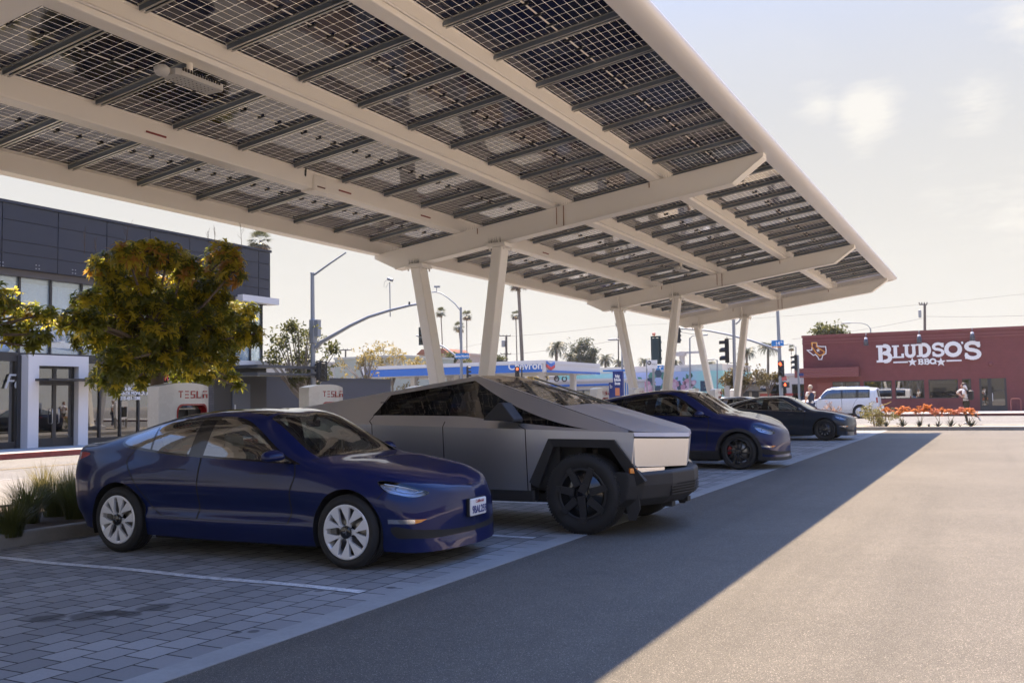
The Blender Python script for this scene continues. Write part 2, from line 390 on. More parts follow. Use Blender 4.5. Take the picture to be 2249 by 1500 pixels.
mb = MB().box((-52, 6, 6.25), (-29.9, yR-.15, 8.32)).box((-52, 6, 0), (-34.5, yR-.15, 6.25)).box((-52, 6, 3.25), (-29.9, yR-.2, 3.45))
dobj('wall', mb, mat('showroom_core', (.10, .10, .11), .8))
ys = [6.0] + [zX(px, 480)[0] for px in (5, 128, 235, 330, 417, 500, 568)] + [yR]
zr = [6.22, 6.72, 7.15, 7.86, 8.42]
cl = MB()
for i in range(len(ys)-1):
    for j in range(4): cl.box((-29.9, ys[i]+.015, zr[j]+.012), (XF+.002*((i+j) % 2), ys[i+1]-.015, zr[j+1]-.012))
cl.box((-29.9, 6, 6.22), (-29.53, yR, 8.4), 1)
dobj('upper_cladding', cl, [M_navy, M_seam])
dobj('roof_coping', MB().box((-30.2, 6, 8.42), (XF+.05, yR+.05, 8.52)), M_navy)
sd = MB()
for px, py in ((82, 587), (162, 597), (2, 580)):
    y, z = zX(px, py)
    for a in (-.06, .06):
        for b in (-.06, .06): sd.box((XF, y+a-.012, z+b-.012), (XF+.03, y+a+.012, z+b+.012))
dobj('sign_fixings', sd, M_wht)
dobj('soffit_band', MB().box((-29.9, 6, 6.0), (-29.62, yR-.1, 6.22)), mat('brown_grey_band', (.075, .07, .075), .6))
# white ledge round the corner end
dobj('white_ledge', MB().box((-29.9, 31.4, 6.02), (-29.2, yR+.25, 6.30)), M_wht); dobj('white_ledge', MB().box((-29.9, 30.2, 3.12), (-29.1, yR+.3, 3.4)), M_wht)
yd0, yd1 = zX(60, 983, -29.3)[0], zX(193, 973, -29.3)[0]
ug = dobj('upper_window', MB().box((-29.86, 6, 3.38), (-29.82, yR-.2, 6.0)), M_trans)
cu = MB(); n = 120
for k in range(n):
    y0 = 6+k*(yR-6.4)/n; y1 = 6+(k+1)*(yR-6.4)/n
    cu.quad((-30.4-.12*(k % 2), y0, 3.5), (-30.4-.12*((k+1) % 2), y1, 3.5), (-30.4-.12*((k+1) % 2), y1, 5.9), (-30.4-.12*(k % 2), y0, 5.9))
dobj('curtain', cu, M_curt, ug)
mu = MB()
for px in (-60, 53, 122, 190, 255, 320, 380, 440, 500, 560, 585):
    y = zX(px, 700)[0]; mu.box((-29.84, y-.035, 3.38), (-29.74, y+.035, 6.0))
mu.box((-29.84, 6, 3.28), (-29.72, yR-.2, 3.4))
dobj('mullions', mu, M_frame, ug)
for w, px, py, hpx in (('SANTA MONICA', -160, 748, 25), ('FORD LINCOLN', 80, 747, 23)):
    y, z = zX(px, py); text('lettering', w, hpx*1.38*mpp((XF, y, z)), Vector((-29.74, y, z))-D_off, RYp, UP, M_lettg, D, .008, .004)
y, z = zX(536, 688); text('lettering', '1402', .62, Vector((-29.74, y, z))-D_off, RYp, UP, M_lettw, D, .008, .006)
ov = MB(); y, z = zX(6, 762)
ov.lathe([(.0, .0), (.30, .0), (.30, .02), (0, .02)], 'z', 32); ov.v = [(-29.75+p[2], y+p[0]*1.5, z+p[1]*.75) for p in ov.v]
dobj('oval_emblem', ov, mat('pale_blue_emblem', (.25, .36, .52), .5))
# ground floor: shop windows, doorway in a white portal
dobj('shop_window', MB().box((-29.84, 6, .35), (-29.8, yd0-.02, 3.25)).box((-29.84, yd1+.02, .35), (-29.8, 28.6, 3.2)), M_dglass)
mu = MB().box((-29.9, 6, .15), (-29.72, yd0-.02, .37)).box((-29.9, yd1, .15), (-29.72, 28.6, .37)).box((-29.9, 6, 3.1), (-29.7, yd0, 3.28)).box((-29.9, yd1, 3.1), (-29.7, 28.6, 3.28))
for px in (-40, 45, 230, 275, 315, 350, 395, 440): y = zX(px, 900)[0]; mu.box((-29.86, y-.035, .15), (-29.74, y+.035, 3.2))
y = zX(50, 900)[0]; mu.box((-29.9, y-.1, .15), (-29.66, y+.16, 3.3))
dobj('shop_window_frame', mu, M_frame)
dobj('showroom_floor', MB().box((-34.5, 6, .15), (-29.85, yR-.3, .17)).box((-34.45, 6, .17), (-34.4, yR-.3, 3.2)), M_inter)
pw = zX(85, 900, -29.3)[0]-yd0
por = MB().box((-29.9, yd0, .15), (-29.3, yd0+pw, 3.32)).box((-29.9, yd1-pw, .15), (-29.3, yd1, 3.32)).box((-29.9, yd0+pw, 2.95), (-29.3, yd1-pw, 3.32))
dobj('white_portal', por, M_wht)
a, b = yd0+pw, yd1-pw; m_ = (a+b)/2
dr = MB()
for y0, y1 in ((a, a+.07), (b-.07, b), (m_-.07, m_+.07)): dr.box((-29.62, y0, .15), (-29.54, y1, 2.95))
for z0, z1 in ((.15, .45), (2.28, 2.42), (2.86, 2.95)): dr.box((-29.61, a, z0), (-29.55, b, z1))
dd = dobj('door', dr, M_frame)
dobj('door_glass', MB().box((-29.59, a, .45), (-29.575, b, 2.86)), M_dglass, dd)
hd = MB()
for s_ in (-.13, .13): hd.tube([(-29.53, m_+s_, .95), (-29.47, m_+s_, .97), (-29.47, m_+s_, 1.45), (-29.53, m_+s_, 1.47)], .015, 6)
dobj('handle', hd, mat('bright_steel', (.6, .6, .6), .3, 1., var=0), dd)
dobj('door_canopy', MB().box((-29.6, a-.15, 2.42), (-28.6, yd1+.25, 2.5)), M_frame)
for w, px, py, hp in (('SANTA MONICA FORD LINCOLN', 243, 857, 8.2), ('1402 SANTA MONICA BLVD.', 252, 867, 7.6), ('310-451-1588', 273, 878, 7.6)):
    y, z = zX(px, py); text('lettering', w, hp*1.38*mpp((XF, y, z)), Vector((-29.72, y, z))-D_off, RYp, UP, M_lettw, D, .006, .004, xs=.92)
y, z = zX(16, 853); text('lettering', 'Fo', .72, Vector((-29.72, y, z))-D_off, RYp, UP, M_lettg, D, .006, 0, shear=.35)
for px in (312, 362): y, z = zX(px, 835); text('lettering', 'SR', .36, Vector((-29.72, y, z))-D_off, RYp, UP, M_redl, D, .006, .01, shear=.3)
# end bay: brick, side door, glass canopy on a dark frame
def brickm(name, c1, c2, mortar, sc, w=.4, h=.1, ms=.008, axes='yz'):
    t = NT(name); c = t.n.new('ShaderNodeTexCoord'); sp = t.n.new('ShaderNodeSeparateXYZ'); t.ln(c.outputs['Object'], sp.inputs[0]); cb = t.n.new('ShaderNodeCombineXYZ')
    ii = {'x': 0, 'y': 1, 'z': 2}; t.ln(sp.outputs[ii[axes[0]]], cb.inputs[0]); t.ln(sp.outputs[ii[axes[1]]], cb.inputs[1])
    b = t.new('ShaderNodeTexBrick'); t.ln(cb.outputs[0], b.inputs['Vector'])
    for k, x in (('Scale', sc), ('Mortar Size', ms), ('Brick Width', w), ('Row Height', h)): b.inputs[k].default_value = x
    b.inputs['Color1'].default_value = (*c1, 1); b.inputs['Color2'].default_value = (*c2, 1); b.inputs['Mortar'].default_value = (*mortar, 1)
    nn = t.noise(c.outputs['Object'], 2, 5, .6)
    t.ln(t.mix(.3, b.outputs['Color'], t.ramp(nn, [(.3, (.5, .5, .5)), (.7, (1, 1, 1))]), 'MULTIPLY'), t.b.inputs['Base Color']); t.set(Roughness=.85)
    t.bump(b.outputs['Fac'], -.4, .01); return t.m
dobj('brick_bay', MB().box((-29.9, 28.6, .15), (-29.6, 30.1, 3.2)), brickm('grey_brick', (.07, .07, .08), (.10, .10, .11), (.04, .04, .04), 1))
dobj('end_wall', MB().box((-29.9, 30.1, .15), (-29.65, yR-.1, 3.2)), mat('slate_wall', (.015, .017, .023), .5, var=.15))
sd = dobj('side_door', MB().box((-29.66, 31.2, .15), (-29.6, 32.3, 2.4)), mat('blue_grey_door', (.06, .075, .11), .4))
dobj('handle', MB().box((-29.6, 31.3, 1.0), (-29.54, 31.34, 1.5)), M_wht, sd)
dobj('blue_notice', MB().box((-29.6, 29.1, 1.55), (-29.58, 29.7, 2.1)), mat('blue_notice', (.05, .22, .5), .5))
cn = MB()
for z0, z1, w in ((3.02, 3.14, 0), (2.72, 2.82, 0)):
    cn.box((-29.6, 30.1, z0), (-27.2, 30.2, z1)).box((-29.6, 34.6, z0), (-27.2, 34.7, z1)).box((-27.3, 30.2, z0), (-27.2, 34.6, z1))
for y in (31.3, 32.4, 33.5): cn.box((-29.6, y, 2.74), (-27.3, y+.06, 2.8))
dobj('canopy_frame', cn, mat('charcoal_steel', (.05, .055, .065), .4, var=.1))
dobj('canopy_glass', MB().box((-29.6, 30.2, 2.66), (-27.3, 34.6, 2.69)), glass('canopy_glass', (.55, .62, .55), 2., body=(.5, .5, .42), bodyf=.45))

# dark garden wall and pale block beyond the showroom
w0, w1 = onX(632, 850, -31), onX(858, 842, -31)
MB().box((-31.3, w0.y-3, 0), (-31, w1.y, 2.72)).box((-31.36, w0.y-3, 2.72), (-30.95, w1.y+.03, 2.8)).obj('boundary_wall', mat('slate_blue_wall', (.034, .039, .055), .7, var=.15, vs=1.), label='slate blue rendered wall with a coping, behind the tall signal pole', cat='wall')
a, b = onY(735, 776, 92), onY(880, 784, 92); zt = b.z
T = thing('pale_block', 'pale grey green flat roofed block behind the slate wall', 'building', (b.x-6, 98, 0))
def tobj(T, name, mb, m): 
    mb.v = [tuple(Vector(p)-T.location) for p in mb.v]; return mb.obj(name, m, T)
tobj(T, 'wall', MB().box((a.x, 92, 0), (b.x, 104, zt)), mat('sage_render', (.36, .38, .33), .85, var=.08, vs=.4))
tobj(T, 'parapet', MB().box((a.x-.1, 91.9, zt), (b.x+.1, 104, zt+.25)), mat('sage_parapet', (.44, .44, .40), .85))
p = onY(790, 815, 92); tobj(T, 'garage_door', MB().box((p.x-2.2, 91.92, 0), (p.x+2.2, 92, 3.6)), mat('pale_green_door', (.30, .36, .32), .6))

# ---- restaurant across the side street
YB = 76.
def bx(px, py): p = onY(px, py, YB); return p.x, p.z
M_maroon = brickm('maroon_painted_brick', (.165, .045, .047), (.173, .048, .050), (.155, .042, .044), 1, .4, .2, .012, 'xz')
R_ = thing('restaurant', 'maroon painted single storey barbecue restaurant with big white lettering', 'building', (-2, YB, 0))
def robj(name, mb, m, parent=None):
    mb.v = [tuple(Vector(p)-Vector((-2, YB, 0))) for p in mb.v]; return mb.obj(name, m, parent or R_)
xl, zt = bx(1762, 739); xr = 16.
def c6(x, y): return bx(1700+x/4.0965, 640+y/4.0969)
wins = [((525, 815), (780, 968)), ((805, 806), (1065, 972)), ((1087, 800), (1357, 967)), ((1387, 793), (1662, 963)), ((1690, 788), (1780, 960))]
wr = []
zb0, zb1 = c6(900, 970)[1], c6(900, 805)[1]
for (x0, y0), (x1, y1) in wins: wr.append((c6(x0, y0)[0], c6(x1, y1)[0]))
dx0, dx1 = c6(1843, 770)[0], c6(2088, 770)[0]; dz = c6(1965, 770)[1]
mb = MB()
xs_ = [xl]; 
for a, b in wr: xs_ += [a, b]
xs_ += [dx0, dx1, xr]
mb.box((xl, YB, zb1+.0), (xr, YB+.3, zt))
mb.box((xl, YB, 0), (dx0, YB+.3, zb0)).box((dx1, YB, 0), (xr, YB+.3, zb1))
prev = xl
for a, b in wr: mb.box((prev, YB, zb0), (a, YB+.3, zb1)); prev = b
mb.box((prev, YB, zb0), (dx0, YB+.3, zb1))
mb.box((xl, YB+.3, 0), (xl+.3, YB+22, zt)).box((xr-.3, YB+.3, 0), (xr, YB+22, zt)).box((xl+.3, YB+21.7, 0), (xr-.3, YB+22, zt))
robj('wall', mb, M_maroon)
robj('roof', MB().box((xl+.3, YB+.3, zt-.6), (xr-.3, YB+21.7, zt-.4)), M_conc)
robj('parapet', MB().box((xl-.06, YB-.06, zt-.12), (xr, YB+.3, zt+.06)).box((xl-.03, YB-.04, zt-.62), (xr, YB, zt-.5)).box((xl-.02, YB-.03, zt-.42), (xr, YB, zt-.3)), mat('maroon_trim', (.185, .054, .054), .7, var=.08))
x0, x1 = c6(205, 720)[0], c6(775, 720)[0]; z0, z1 = c6(775, 765)[1], c6(775, 680)[1]
aw = MB(); n = 5
for k in range(n): aw.box((x0, YB-1.0-.02*(k % 2), z0+(z1-z0)*k/n), (x1, YB-.002, z0+(z1-z0)*(k+1)/n-.012))
robj('awning', aw, mat('maroon_awning', (.175, .05, .052), .6, var=.1))
robj('recessed_panel', MB().box((c6(390, 820)[0], YB-.03, .4), (c6(520, 820)[0], YB-.002, c6(455, 820)[1])), mat('maroon_trim', ()))
for (a, b) in wr:
    f = MB().box((a, YB+.05, zb0), (b, YB+.12, zb0+.07)).box((a, YB+.05, zb1-.07), (b, YB+.12, zb1)).box((a, YB+.05, zb0+.07), (a+.06, YB+.12, zb1-.07)).box((b-.06, YB+.05, zb0+.07), (b, YB+.12, zb1-.07))
    if b-a > 2: m_ = (a+b)/2-.1; f.box((m_, YB+.05, zb0+.07), (m_+.05, YB+.12, zb1-.07))
    fo = robj('window', f, M_frame)
    mb = MB().box((a+.06, YB+.08, zb0+.07), (b-.06, YB+.09, zb1-.07)); robj('pane', mb, glass('restaurant_glass', (.30, .33, .35), 2.8) if 'rg' not in globals() else rg, fo); rg = bpy.data.materials['restaurant_glass']
    robj('blind', MB().box((a+.08, YB+.3, zb1-.3), (b-.08, YB+.32, zb1-.07)), mat('pale_blind', (.6, .62, .62), .7), fo)
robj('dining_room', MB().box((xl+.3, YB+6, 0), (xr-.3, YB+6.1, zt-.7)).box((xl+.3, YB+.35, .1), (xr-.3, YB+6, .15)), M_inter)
dm = (dx0*.62+dx1*.38)
df = MB()
for a, b in ((dx0, dx0+.14), (dx1-.14, dx1), (dm-.12, dm+.12)): df.box((a, YB+.02, .15), (b, YB+.14, dz))
for z0, z1 in ((.15, .55), (dz-.1, dz)): df.box((dx0+.14, YB+.03, z0), (dx1-.14, YB+.13, z1))
df.box((dm+.12, YB+.04, 1.55), (dx1-.14, YB+.12, 1.61))
dd = robj('door', df, M_frame)
robj('door_glass', MB().box((dx0+.14, YB+.07, .55), (dx1-.14, YB+.08, dz-.1)), rg, dd)
robj('handle', MB().box((dm+.14, YB-.02, .85), (dm+.18, YB+.04, 1.4)), M_wht, dd)
M_sign = mat('sign_white', (.74, .74, .76), .5, var=.06)
# slab-serif sign: each letter is a set of thick strokes in a box of width w, height h
def arc(cx, cy, rx, ry, a0, a1, n=9): return [(cx+rx*cos(radians(a0+(a1-a0)*k/n)), cy+ry*sin(radians(a0+(a1-a0)*k/n))) for k in range(n+1)]
def slab(ch, w, h):
    k = .24*w if ch != 'L' else .26*w; q = .085*h
    st = .30*w
    if ch == 'B': P = [(k*1.1, [(st, 0), (st, h)]), (q*1.5, [(.05*w, q*.7), (.62*w, q*.7)]), (q*1.5, [(.05*w, h-q*.7), (.60*w, h-q*.7)]), (q*1.4, [(st, .52*h), (.6*w, .52*h)]),
                       (k, arc(.6*w, .745*h, .22*w, .2*h, 90, -90)), (k, arc(.62*w, .28*h, .26*w, .225*h, 90, -90))]
    elif ch == 'L': P = [(k*1.1, [(st, 0), (st, h)]), (q*1.5, [(.03*w, q*.7), (.97*w, q*.7)]), (q*1.5, [(.03*w, h-q*.7), (.6*w, h-q*.7)]), (k*.8, [(.88*w, 0), (.88*w, .34*h)])]
    elif ch == 'U': P = [(k, [(.24*w, h), (.24*w, .3*h)]), (k, [(.78*w, h), (.78*w, .3*h)]), (k, arc(.51*w, .32*h, .27*w, .24*h, 180, 360)), (q*1.5, [(.0, h-q*.7), (.46*w, h-q*.7)]), (q*1.5, [(.58*w, h-q*.7), (1.0*w, h-q*.7)])]
    elif ch == 'D': P = [(k*1.1, [(st, 0), (st, h)]), (q*1.5, [(.03*w, q*.7), (.55*w, q*.7)]), (q*1.5, [(.03*w, h-q*.7), (.55*w, h-q*.7)]), (k, arc(.5*w, .5*h, .36*w, .44*h, 90, -90, 12))]
    elif ch == 'S': P = [(k*.95, arc(.5*w, .72*h, .34*w, .20*h, 20, 180, 8)+arc(.5*w, .72*h, .34*w, .20*h, 180, 270, 5)[1:]+arc(.5*w, .28*h, .36*w, .215*h, 90, -160, 12)[1:]), (q*1.6, [(.86*w, .66*h), (.86*w, .97*h)]), (q*1.6, [(.13*w, .03*h), (.13*w, .36*h)])]
    elif ch == 'O': P = [(k*.98, arc(.5*w, .5*h, .38*w, .42*h, 0, 360, 22))]
    elif ch == 'Q': P = [(k*.98, arc(.5*w, .52*h, .36*w, .40*h, 0, 360, 18)), (q*1.6, [(.55*w, .3*h), (.98*w, .02*h)])]
    else: P = [(k*2.5, [(.4*w, h), (.55*w, .7*h)])]
    return P
sg = []
def put(ch, x0, x1, yb, yt):
    (X0, Z0), (X1, Z1) = c6(x0, yb), c6(x1, yt)
    for wd, pts in slab(ch, X1-X0, Z1-Z0): sg.append((wd*.98, [(X0+a, Z0+b) for a, b in pts]))
for a in (('B', 918, 1058, 640, 482), ('L', 1062, 1168, 601, 484), ('U', 1166, 1283, 594, 476), ('D', 1282, 1412, 590, 470), ('S', 1422, 1532, 588, 460), ('O', 1536, 1688, 585, 456), ('A', 1682, 1708, 520, 452), ('S', 1712, 1862, 612, 447)): put(*a)
for a in (('B', 1293, 1345, 658, 608), ('B', 1347, 1398, 657, 606), ('Q', 1398, 1462, 656, 604)): put(*a)
for (x0, y0, x1, y1) in ((1075, 639, 1205, 635), (1552, 625, 1688, 621)): sg.append((.11, [c6(x0, y0), c6(x1, y1)]))
strokes('name_sign', sg, .2, Vector((2, 0, 0))*1.0+Vector((0, -.06, 0)), RX, UP, M_sign, R_, .06)
def star(cx, cy, r):
    X, Z = c6(cx, cy); m = MB()
    pts = [(X+r*(1 if k % 2 == 0 else .42)*sin(pi*k/5), Z+r*(1 if k % 2 == 0 else .42)*cos(pi*k/5)) for k in range(10)]
    m.prism(pts, lambda u, v: (u, YB-.06, v), (0, .06, 0)); return m
for cx in (1245, 1502): robj('sign_star', star(cx, 636, .34), M_sign)
tx = [(345, 462), (385, 462), (388, 492), (430, 497), (465, 497), (470, 530), (468, 560), (440, 575), (430, 612), (405, 612), (395, 590), (375, 568), (355, 575), (300, 530), (342, 528), (345, 462)]
strokes('state_outline', [[c6(*p) for p in tx]], .07, (2, -.05, 0), RX, UP, M_sign, R_, .05)
ca = [(340, 464), (384, 464), (384, 497), (456, 545), (445, 565), (412, 578), (378, 550), (345, 500), (340, 464)]
strokes('state_outline', [[c6(*p) for p in ca]], .07, (2, -.08, 0), RX, UP, mat('orange_sign', (.75, .33, .04), .5, var=0), R_, .05)
robj('sign_star', star(397, 530, .16), M_sign)
for (cx, cy) in ((836, 455), (1311, 430), (1786, 408)):
    X, Z = c6(cx, cy); l = MB().tube([(X, YB, Z+.55), (X, YB-.35, Z+.62), (X, YB-.55, Z+.5), (X, YB-.6, Z+.2)], .03, 6)
    l.lathe([(.02, .25), (.1, .2), (.16, .05), (.17, -.3), (.13, -.3)], 'z', 14, 0, (X, YB-.6, Z)); l.lathe([(.0, .32), (.1, .3), (.11, .18)], 'z', 12, 1, (X, YB-.6, Z))  # white cap paints the sunlit highlight on the lamp top
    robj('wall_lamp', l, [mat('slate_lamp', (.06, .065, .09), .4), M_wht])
X, Z = c6(1950, 652); robj('wall_fitting', MB().lathe([(0, 0), (.14, 0), (.14, .08), (0, .1)], 'y', 14, 0, (X, YB-.1, Z)), mat('maroon_trim', ()))
# ================================================================== SOLAR CANOPY
M_steel = mat('cream_painted_steel', (.82, .785, .73), .42, var=.06, vs=1.5, bump=.03, bs=40)
M_gutter = mat('white_gutter', (.66, .65, .66), .35, var=.05, vs=2)
M_galv = mat('galvanised_rail', (.20, .235, .28), .38, .6, var=.25, vs=8)
M_galvl = mat('galvanised_lip', (.55, .54, .50), .4, .6, var=.2, vs=8)
M_blk = mat('black_plastic', (.012, .012, .013), .45, var=0)
M_spike = mat('bird_spike_wire', (.10, .095, .09), .4, .8, var=0)
def panel_mat():
    t = NT('bifacial_panel'); n = t.n
    uv = n.new('ShaderNodeUVMap'); sp = n.new('ShaderNodeSeparateXYZ'); t.ln(uv.outputs[0], sp.inputs[0])
    x, y = sp.outputs[0], sp.outputs[1]          # metres in the panel's own plane
    def line(c, pitch, w, off=0.):
        f = t.math('FRACT', t.math('ADD', t.math('DIVIDE', c, pitch), 50.5+off)); return t.math('LESS_THAN', t.math('ABSOLUTE', t.math('SUBTRACT', f, .5)), w/pitch/2)
    gx = line(x, .1015, .0048); gy = line(y, .2115, .0056)
    # clipped cell corners make small diamonds where the lines meet
    fx = t.math('ABSOLUTE', t.math('SUBTRACT', t.math('FRACT', t.math('ADD', t.math('DIVIDE', x, .203), 50.5)), .5)); fy = t.math('ABSOLUTE', t.math('SUBTRACT', t.math('FRACT', t.math('ADD', t.math('DIVIDE', y, .2115), 50.5)), .5))
    dia = t.math('LESS_THAN', t.math('ADD', t.math('MULTIPLY', fx, .203), t.math('MULTIPLY', fy, .2115)), .011)
    mid = t.math('LESS_THAN', t.math('ABSOLUTE', x), .013)
    g0 = t.math('MAXIMUM', t.math('MAXIMUM', gx, gy), dia); g = t.math('MAXIMUM', g0, mid)
    bus = line(x, .0092, .0011)
    c = t.mix(t.math('MULTIPLY', bus, .35), (.007, .011, .038), (.07, .085, .15))
    nz = t.noise(t.coord(), 1.2, 3); c = t.mix(t.math('MULTIPLY', nz, .5), c, (.010, .016, .058))
    t.ln(c, t.b.inputs['Base Color']); t.set(Roughness=.06, IOR=1.42)
    gz_ = t.noise(t.coord(), 2.2, 3); bp = t.bump(gz_, .06, .02)
    tl = t.new('ShaderNodeBsdfTranslucent', Color=(.9, .84, .74, 1)); df = t.new('ShaderNodeBsdfDiffuse', Color=(.62, .58, .52, 1)); gl = t.new('ShaderNodeBsdfGlossy', Roughness=.06, Color=(1, 1, 1, 1))
    a = n.new('ShaderNodeMixShader'); t.ln(t.math('MULTIPLY_ADD', mid, -.38, .6), a.inputs[0]); t.ln(df.outputs[0], a.inputs[1]); t.ln(tl.outputs[0], a.inputs[2])
    ms = n.new('ShaderNodeMixShader'); t.ln(g, ms.inputs[0]); t.ln(t.b.outputs[0], ms.inputs[1]); t.ln(a.outputs[0], ms.inputs[2]); t.ln(ms.outputs[0], t.out.inputs[0])
    return t.m
M_panel = panel_mat()
TLT = .1365; FR = [(17.96-25.2), (17.96-12.6), 17.96, 30.56, 40.15]; BX = [-12.55, -10.42, -8.16, -5.9, -3.72]
YA, YZ = -8.4, 40.95
def zb(x): return 5.47+TLT*(x+8.16)
CN = thing('solar_canopy', 'long cream steel canopy roofed with dark see-through solar panels over the bays', 'solar canopy', (-8.16, 20, 0))
CO = Vector((-8.16, 20, 0))
def cobj(name, mb, m, parent=None, off=CO):
    mb.v = [tuple(Vector(p)-off) for p in mb.v]; return mb.obj(name, m, parent or CN)
def slope_box(mb, x0, x1, y0, y1, d0, d1, mi=0):     # box following the roof pitch; d measured from beam soffit
    vs = [(x, y, zb(x)+d) for d in (d0, d1) for x, y in ((x0, y0), (x1, y0), (x1, y1), (x0, y1))]
    mb.add(vs, [(3, 2, 1, 0), (4, 5, 6, 7), (0, 1, 5, 4), (1, 2, 6, 5), (2, 3, 7, 6), (3, 0, 4, 7)], mi); return mb
BD = .30
for i, x in enumerate(BX):
    if i == 0:      # left eave: a channel with its lip turned in
        b = slope_box(MB(), x-.06, x-.03, YA, YZ, -.02, BD+.02)
        slope_box(b, x-.03, x+.10, YA, YZ, -.02, .0); slope_box(b, x+.085, x+.10, YA, YZ, .0, .03); slope_box(b, x-.03, x+.10, YA, YZ, BD-.01, BD+.02)
        slope_box(b, x-.03, x+.03, YA, YZ, 0, BD-.01)
        cobj('eave_beam', b, M_steel)
    elif i == 4:
        b = MB(); n = 10; zc = zb(x)+.10
        prof = [(x-.13, zb(x)+.27), (x-.13, zb(x)-.02)]+[(x-.0+.24*sin(w), zc-.12*cos(w)) for w in [pi*k/n for k in range(n+1)]]+[(x-.02, zb(x)+.27)]
        for s_ in (0,):
            k = len(prof); vs = [(a, y, c) for y in (YA, YZ+.25) for a, c in prof]
            b.add(vs, [tuple(range(k)), tuple(reversed(range(k, 2*k)))], 0); b.add(vs, [(j, j+k, (j+1) % k+k, (j+1) % k) for j in range(k)], 0, True)
        o = cobj('eave_gutter', b, M_gutter); recalc(o)
        m = o.modifiers.new('edges', 'EDGE_SPLIT'); m.split_angle = radians(40)
    else:
        b = slope_box(MB(), x-.10, x+.10, YA, YZ, 0, BD)
        slope_box(b, x-.115, x+.115, YA, YZ, BD-.03, BD)
        o = cobj('roof_beam', b, M_steel); bevel(o, .018, 2)
        cx = x+(.125 if i != 1 else -.125)
        c = MB(); c.tube([(cx, YA, zb(x)+.09), (cx, YZ-.8, zb(x)+.09)], .018, 6); 
        if i == 1: c.tube([(cx-.05, YA, zb(x)+.13), (cx-.05, YZ-.8, zb(x)+.13)], .018, 6)
        cobj('conduit', c, M_steel)
        if i in (1, 2):
            for y in ((9.2, 13.5, 16.2, 22) if i == 1 else ()): cobj('red_marker', MB().box((x+.108, y, zb(x)+.10), (x+.122, y+.35, zb(x)+.125)), mat('red_marker', (.22, .03, .03), .5))
def gz_(x): return zb(x)-.005
cobj('end_fascia', slope_box(MB(), -12.66, -3.62, YZ-.05, YZ, -.06, BD+.02), M_steel)
for gi, y in enumerate(FR):
    xa, xb = -12.5, -3.75; D_ = .43; w = .13
    P = [(xa-.12, gz_(xa-.12)), (xa-.12, gz_(xa)-.10), (-12.05, gz_(-12.05)-D_), (-4.35, gz_(-4.35)-D_), (xb, gz_(xb)-.08), (xb, gz_(xb))]
    g = MB().prism(P, lambda u, v: (u, y-w, v), (0, 2*w, 0))
    Pf = [P[2], P[3]]
    for (u0, v0), (u1, v1) in ((P[2], P[3]), (P[3], P[4])):   # flange along the underside
        g.add([(u0, y-w-.03, v0-.02), (u1, y-w-.03, v1-.02), (u1, y+w+.03, v1-.02), (u0, y+w+.03, v0-.02), (u0, y-w-.03, v0), (u1, y-w-.03, v1), (u1, y+w+.03, v1), (u0, y+w+.03, v0)], [(0, 3, 2, 1), (4, 5, 6, 7), (0, 1, 5, 4), (2, 3, 7, 6), (1, 2, 6, 5), (3, 0, 4, 7)])
    go = cobj('girder', g, M_steel); recalc(go); bevel(go, .012, 2)
    if gi > 1:
        r = MB()
        for (x, l) in ((-8.02, .36), (-7.86, .42), (-9.9, .12), (-6.0, .1)):
            r.box((x, y-w-.034, gz_(x)-.02-l), (x+.018, y-w-.031, gz_(x)-.02))
        cobj('rust_streak', r, mat('rust', (.20, .065, .02), .8, var=.5, vs=8), go)
    # pairs of raking columns with cap plates
    for xt, xf in ((-11.5, -10.72), (-9.42, -10.08)):
        zt = gz_(xt)-D_-.02; c = MB()
        top, ft = Vector((xt, y, zt-.07)), Vector((xf, y, .1)); ax = (top-ft).normalized(); h = .125
        vs = [(p.x+i*(h), y+j*.17, p.z) for p in (ft, top) for i, j in ((-1, -1), (1, -1), (1, 1), (-1, 1))]
        c.add(vs, [(3, 2, 1, 0), (4, 5, 6, 7), (0, 1, 5, 4), (1, 2, 6, 5), (2, 3, 7, 6), (3, 0, 4, 7)])
        o = cobj('column', c, M_steel); bevel(o, .03, 3)
        cp = MB(); cp.box((xt-.22, y-.22, zt-.075), (xt+.22, y+.22, zt-.03)); cp.box((xt-.2, y-.2, zt-.03), (xt+.2, y+.2, zt+.015))
        for a in (-.17, .17):
            for b_ in (-.17, .17): cp.lathe([(0, -.11), (.022, -.11), (.022, 0), (0, 0)], 'z', 6, 0, (xt+a, y+b_, zt-.03))
        cobj('cap_plate', cp, M_steel, o)
        bs = MB().box((xf-.3, y-.3, .08), (xf+.3, y+.3, .36), bev=.03); cobj('footing', bs, mat('pale_footing', (.48, .47, .45), .8, var=.15), o)
        if gi >= 3:
            d = MB(); e = Vector((.10, -.2, 0)) if xt < -10 else Vector((-.08, -.2, 0))
            d.tube([top+e+Vector((-.03, -.02, .45)), top+e+Vector((-.02, 0, .2)), top+e+Vector((0, 0, -.1)), top.lerp(ft, .4)+e, top.lerp(ft, .92)+e], .028, 8); cobj('downpipe', d, M_steel, o)
    # bird spikes along the girder and at the caps
    sp = MB(); rr = random.Random(gi)
    def spike(x, yy, z, l): 
        dx, dy = rr.uniform(-.03, .03), rr.uniform(-.04, .04)
        sp.add([(x-.0022, yy, z), (x+.0022, yy, z), (x+dx, yy+dy, z+l)], [(0, 1, 2)]); sp.add([(x, yy-.0022, z), (x, yy+.0022, z), (x+dx, yy+dy, z+l)], [(0, 1, 2)])
    k = xa+.2
    while k < xb-.3:
        if min(abs(k-b) for b in BX) > .14: spike(k, y-.09, gz_(k), rr.uniform(.09, .12)); spike(k+.015, y+.08, gz_(k), .11)
        k += .045
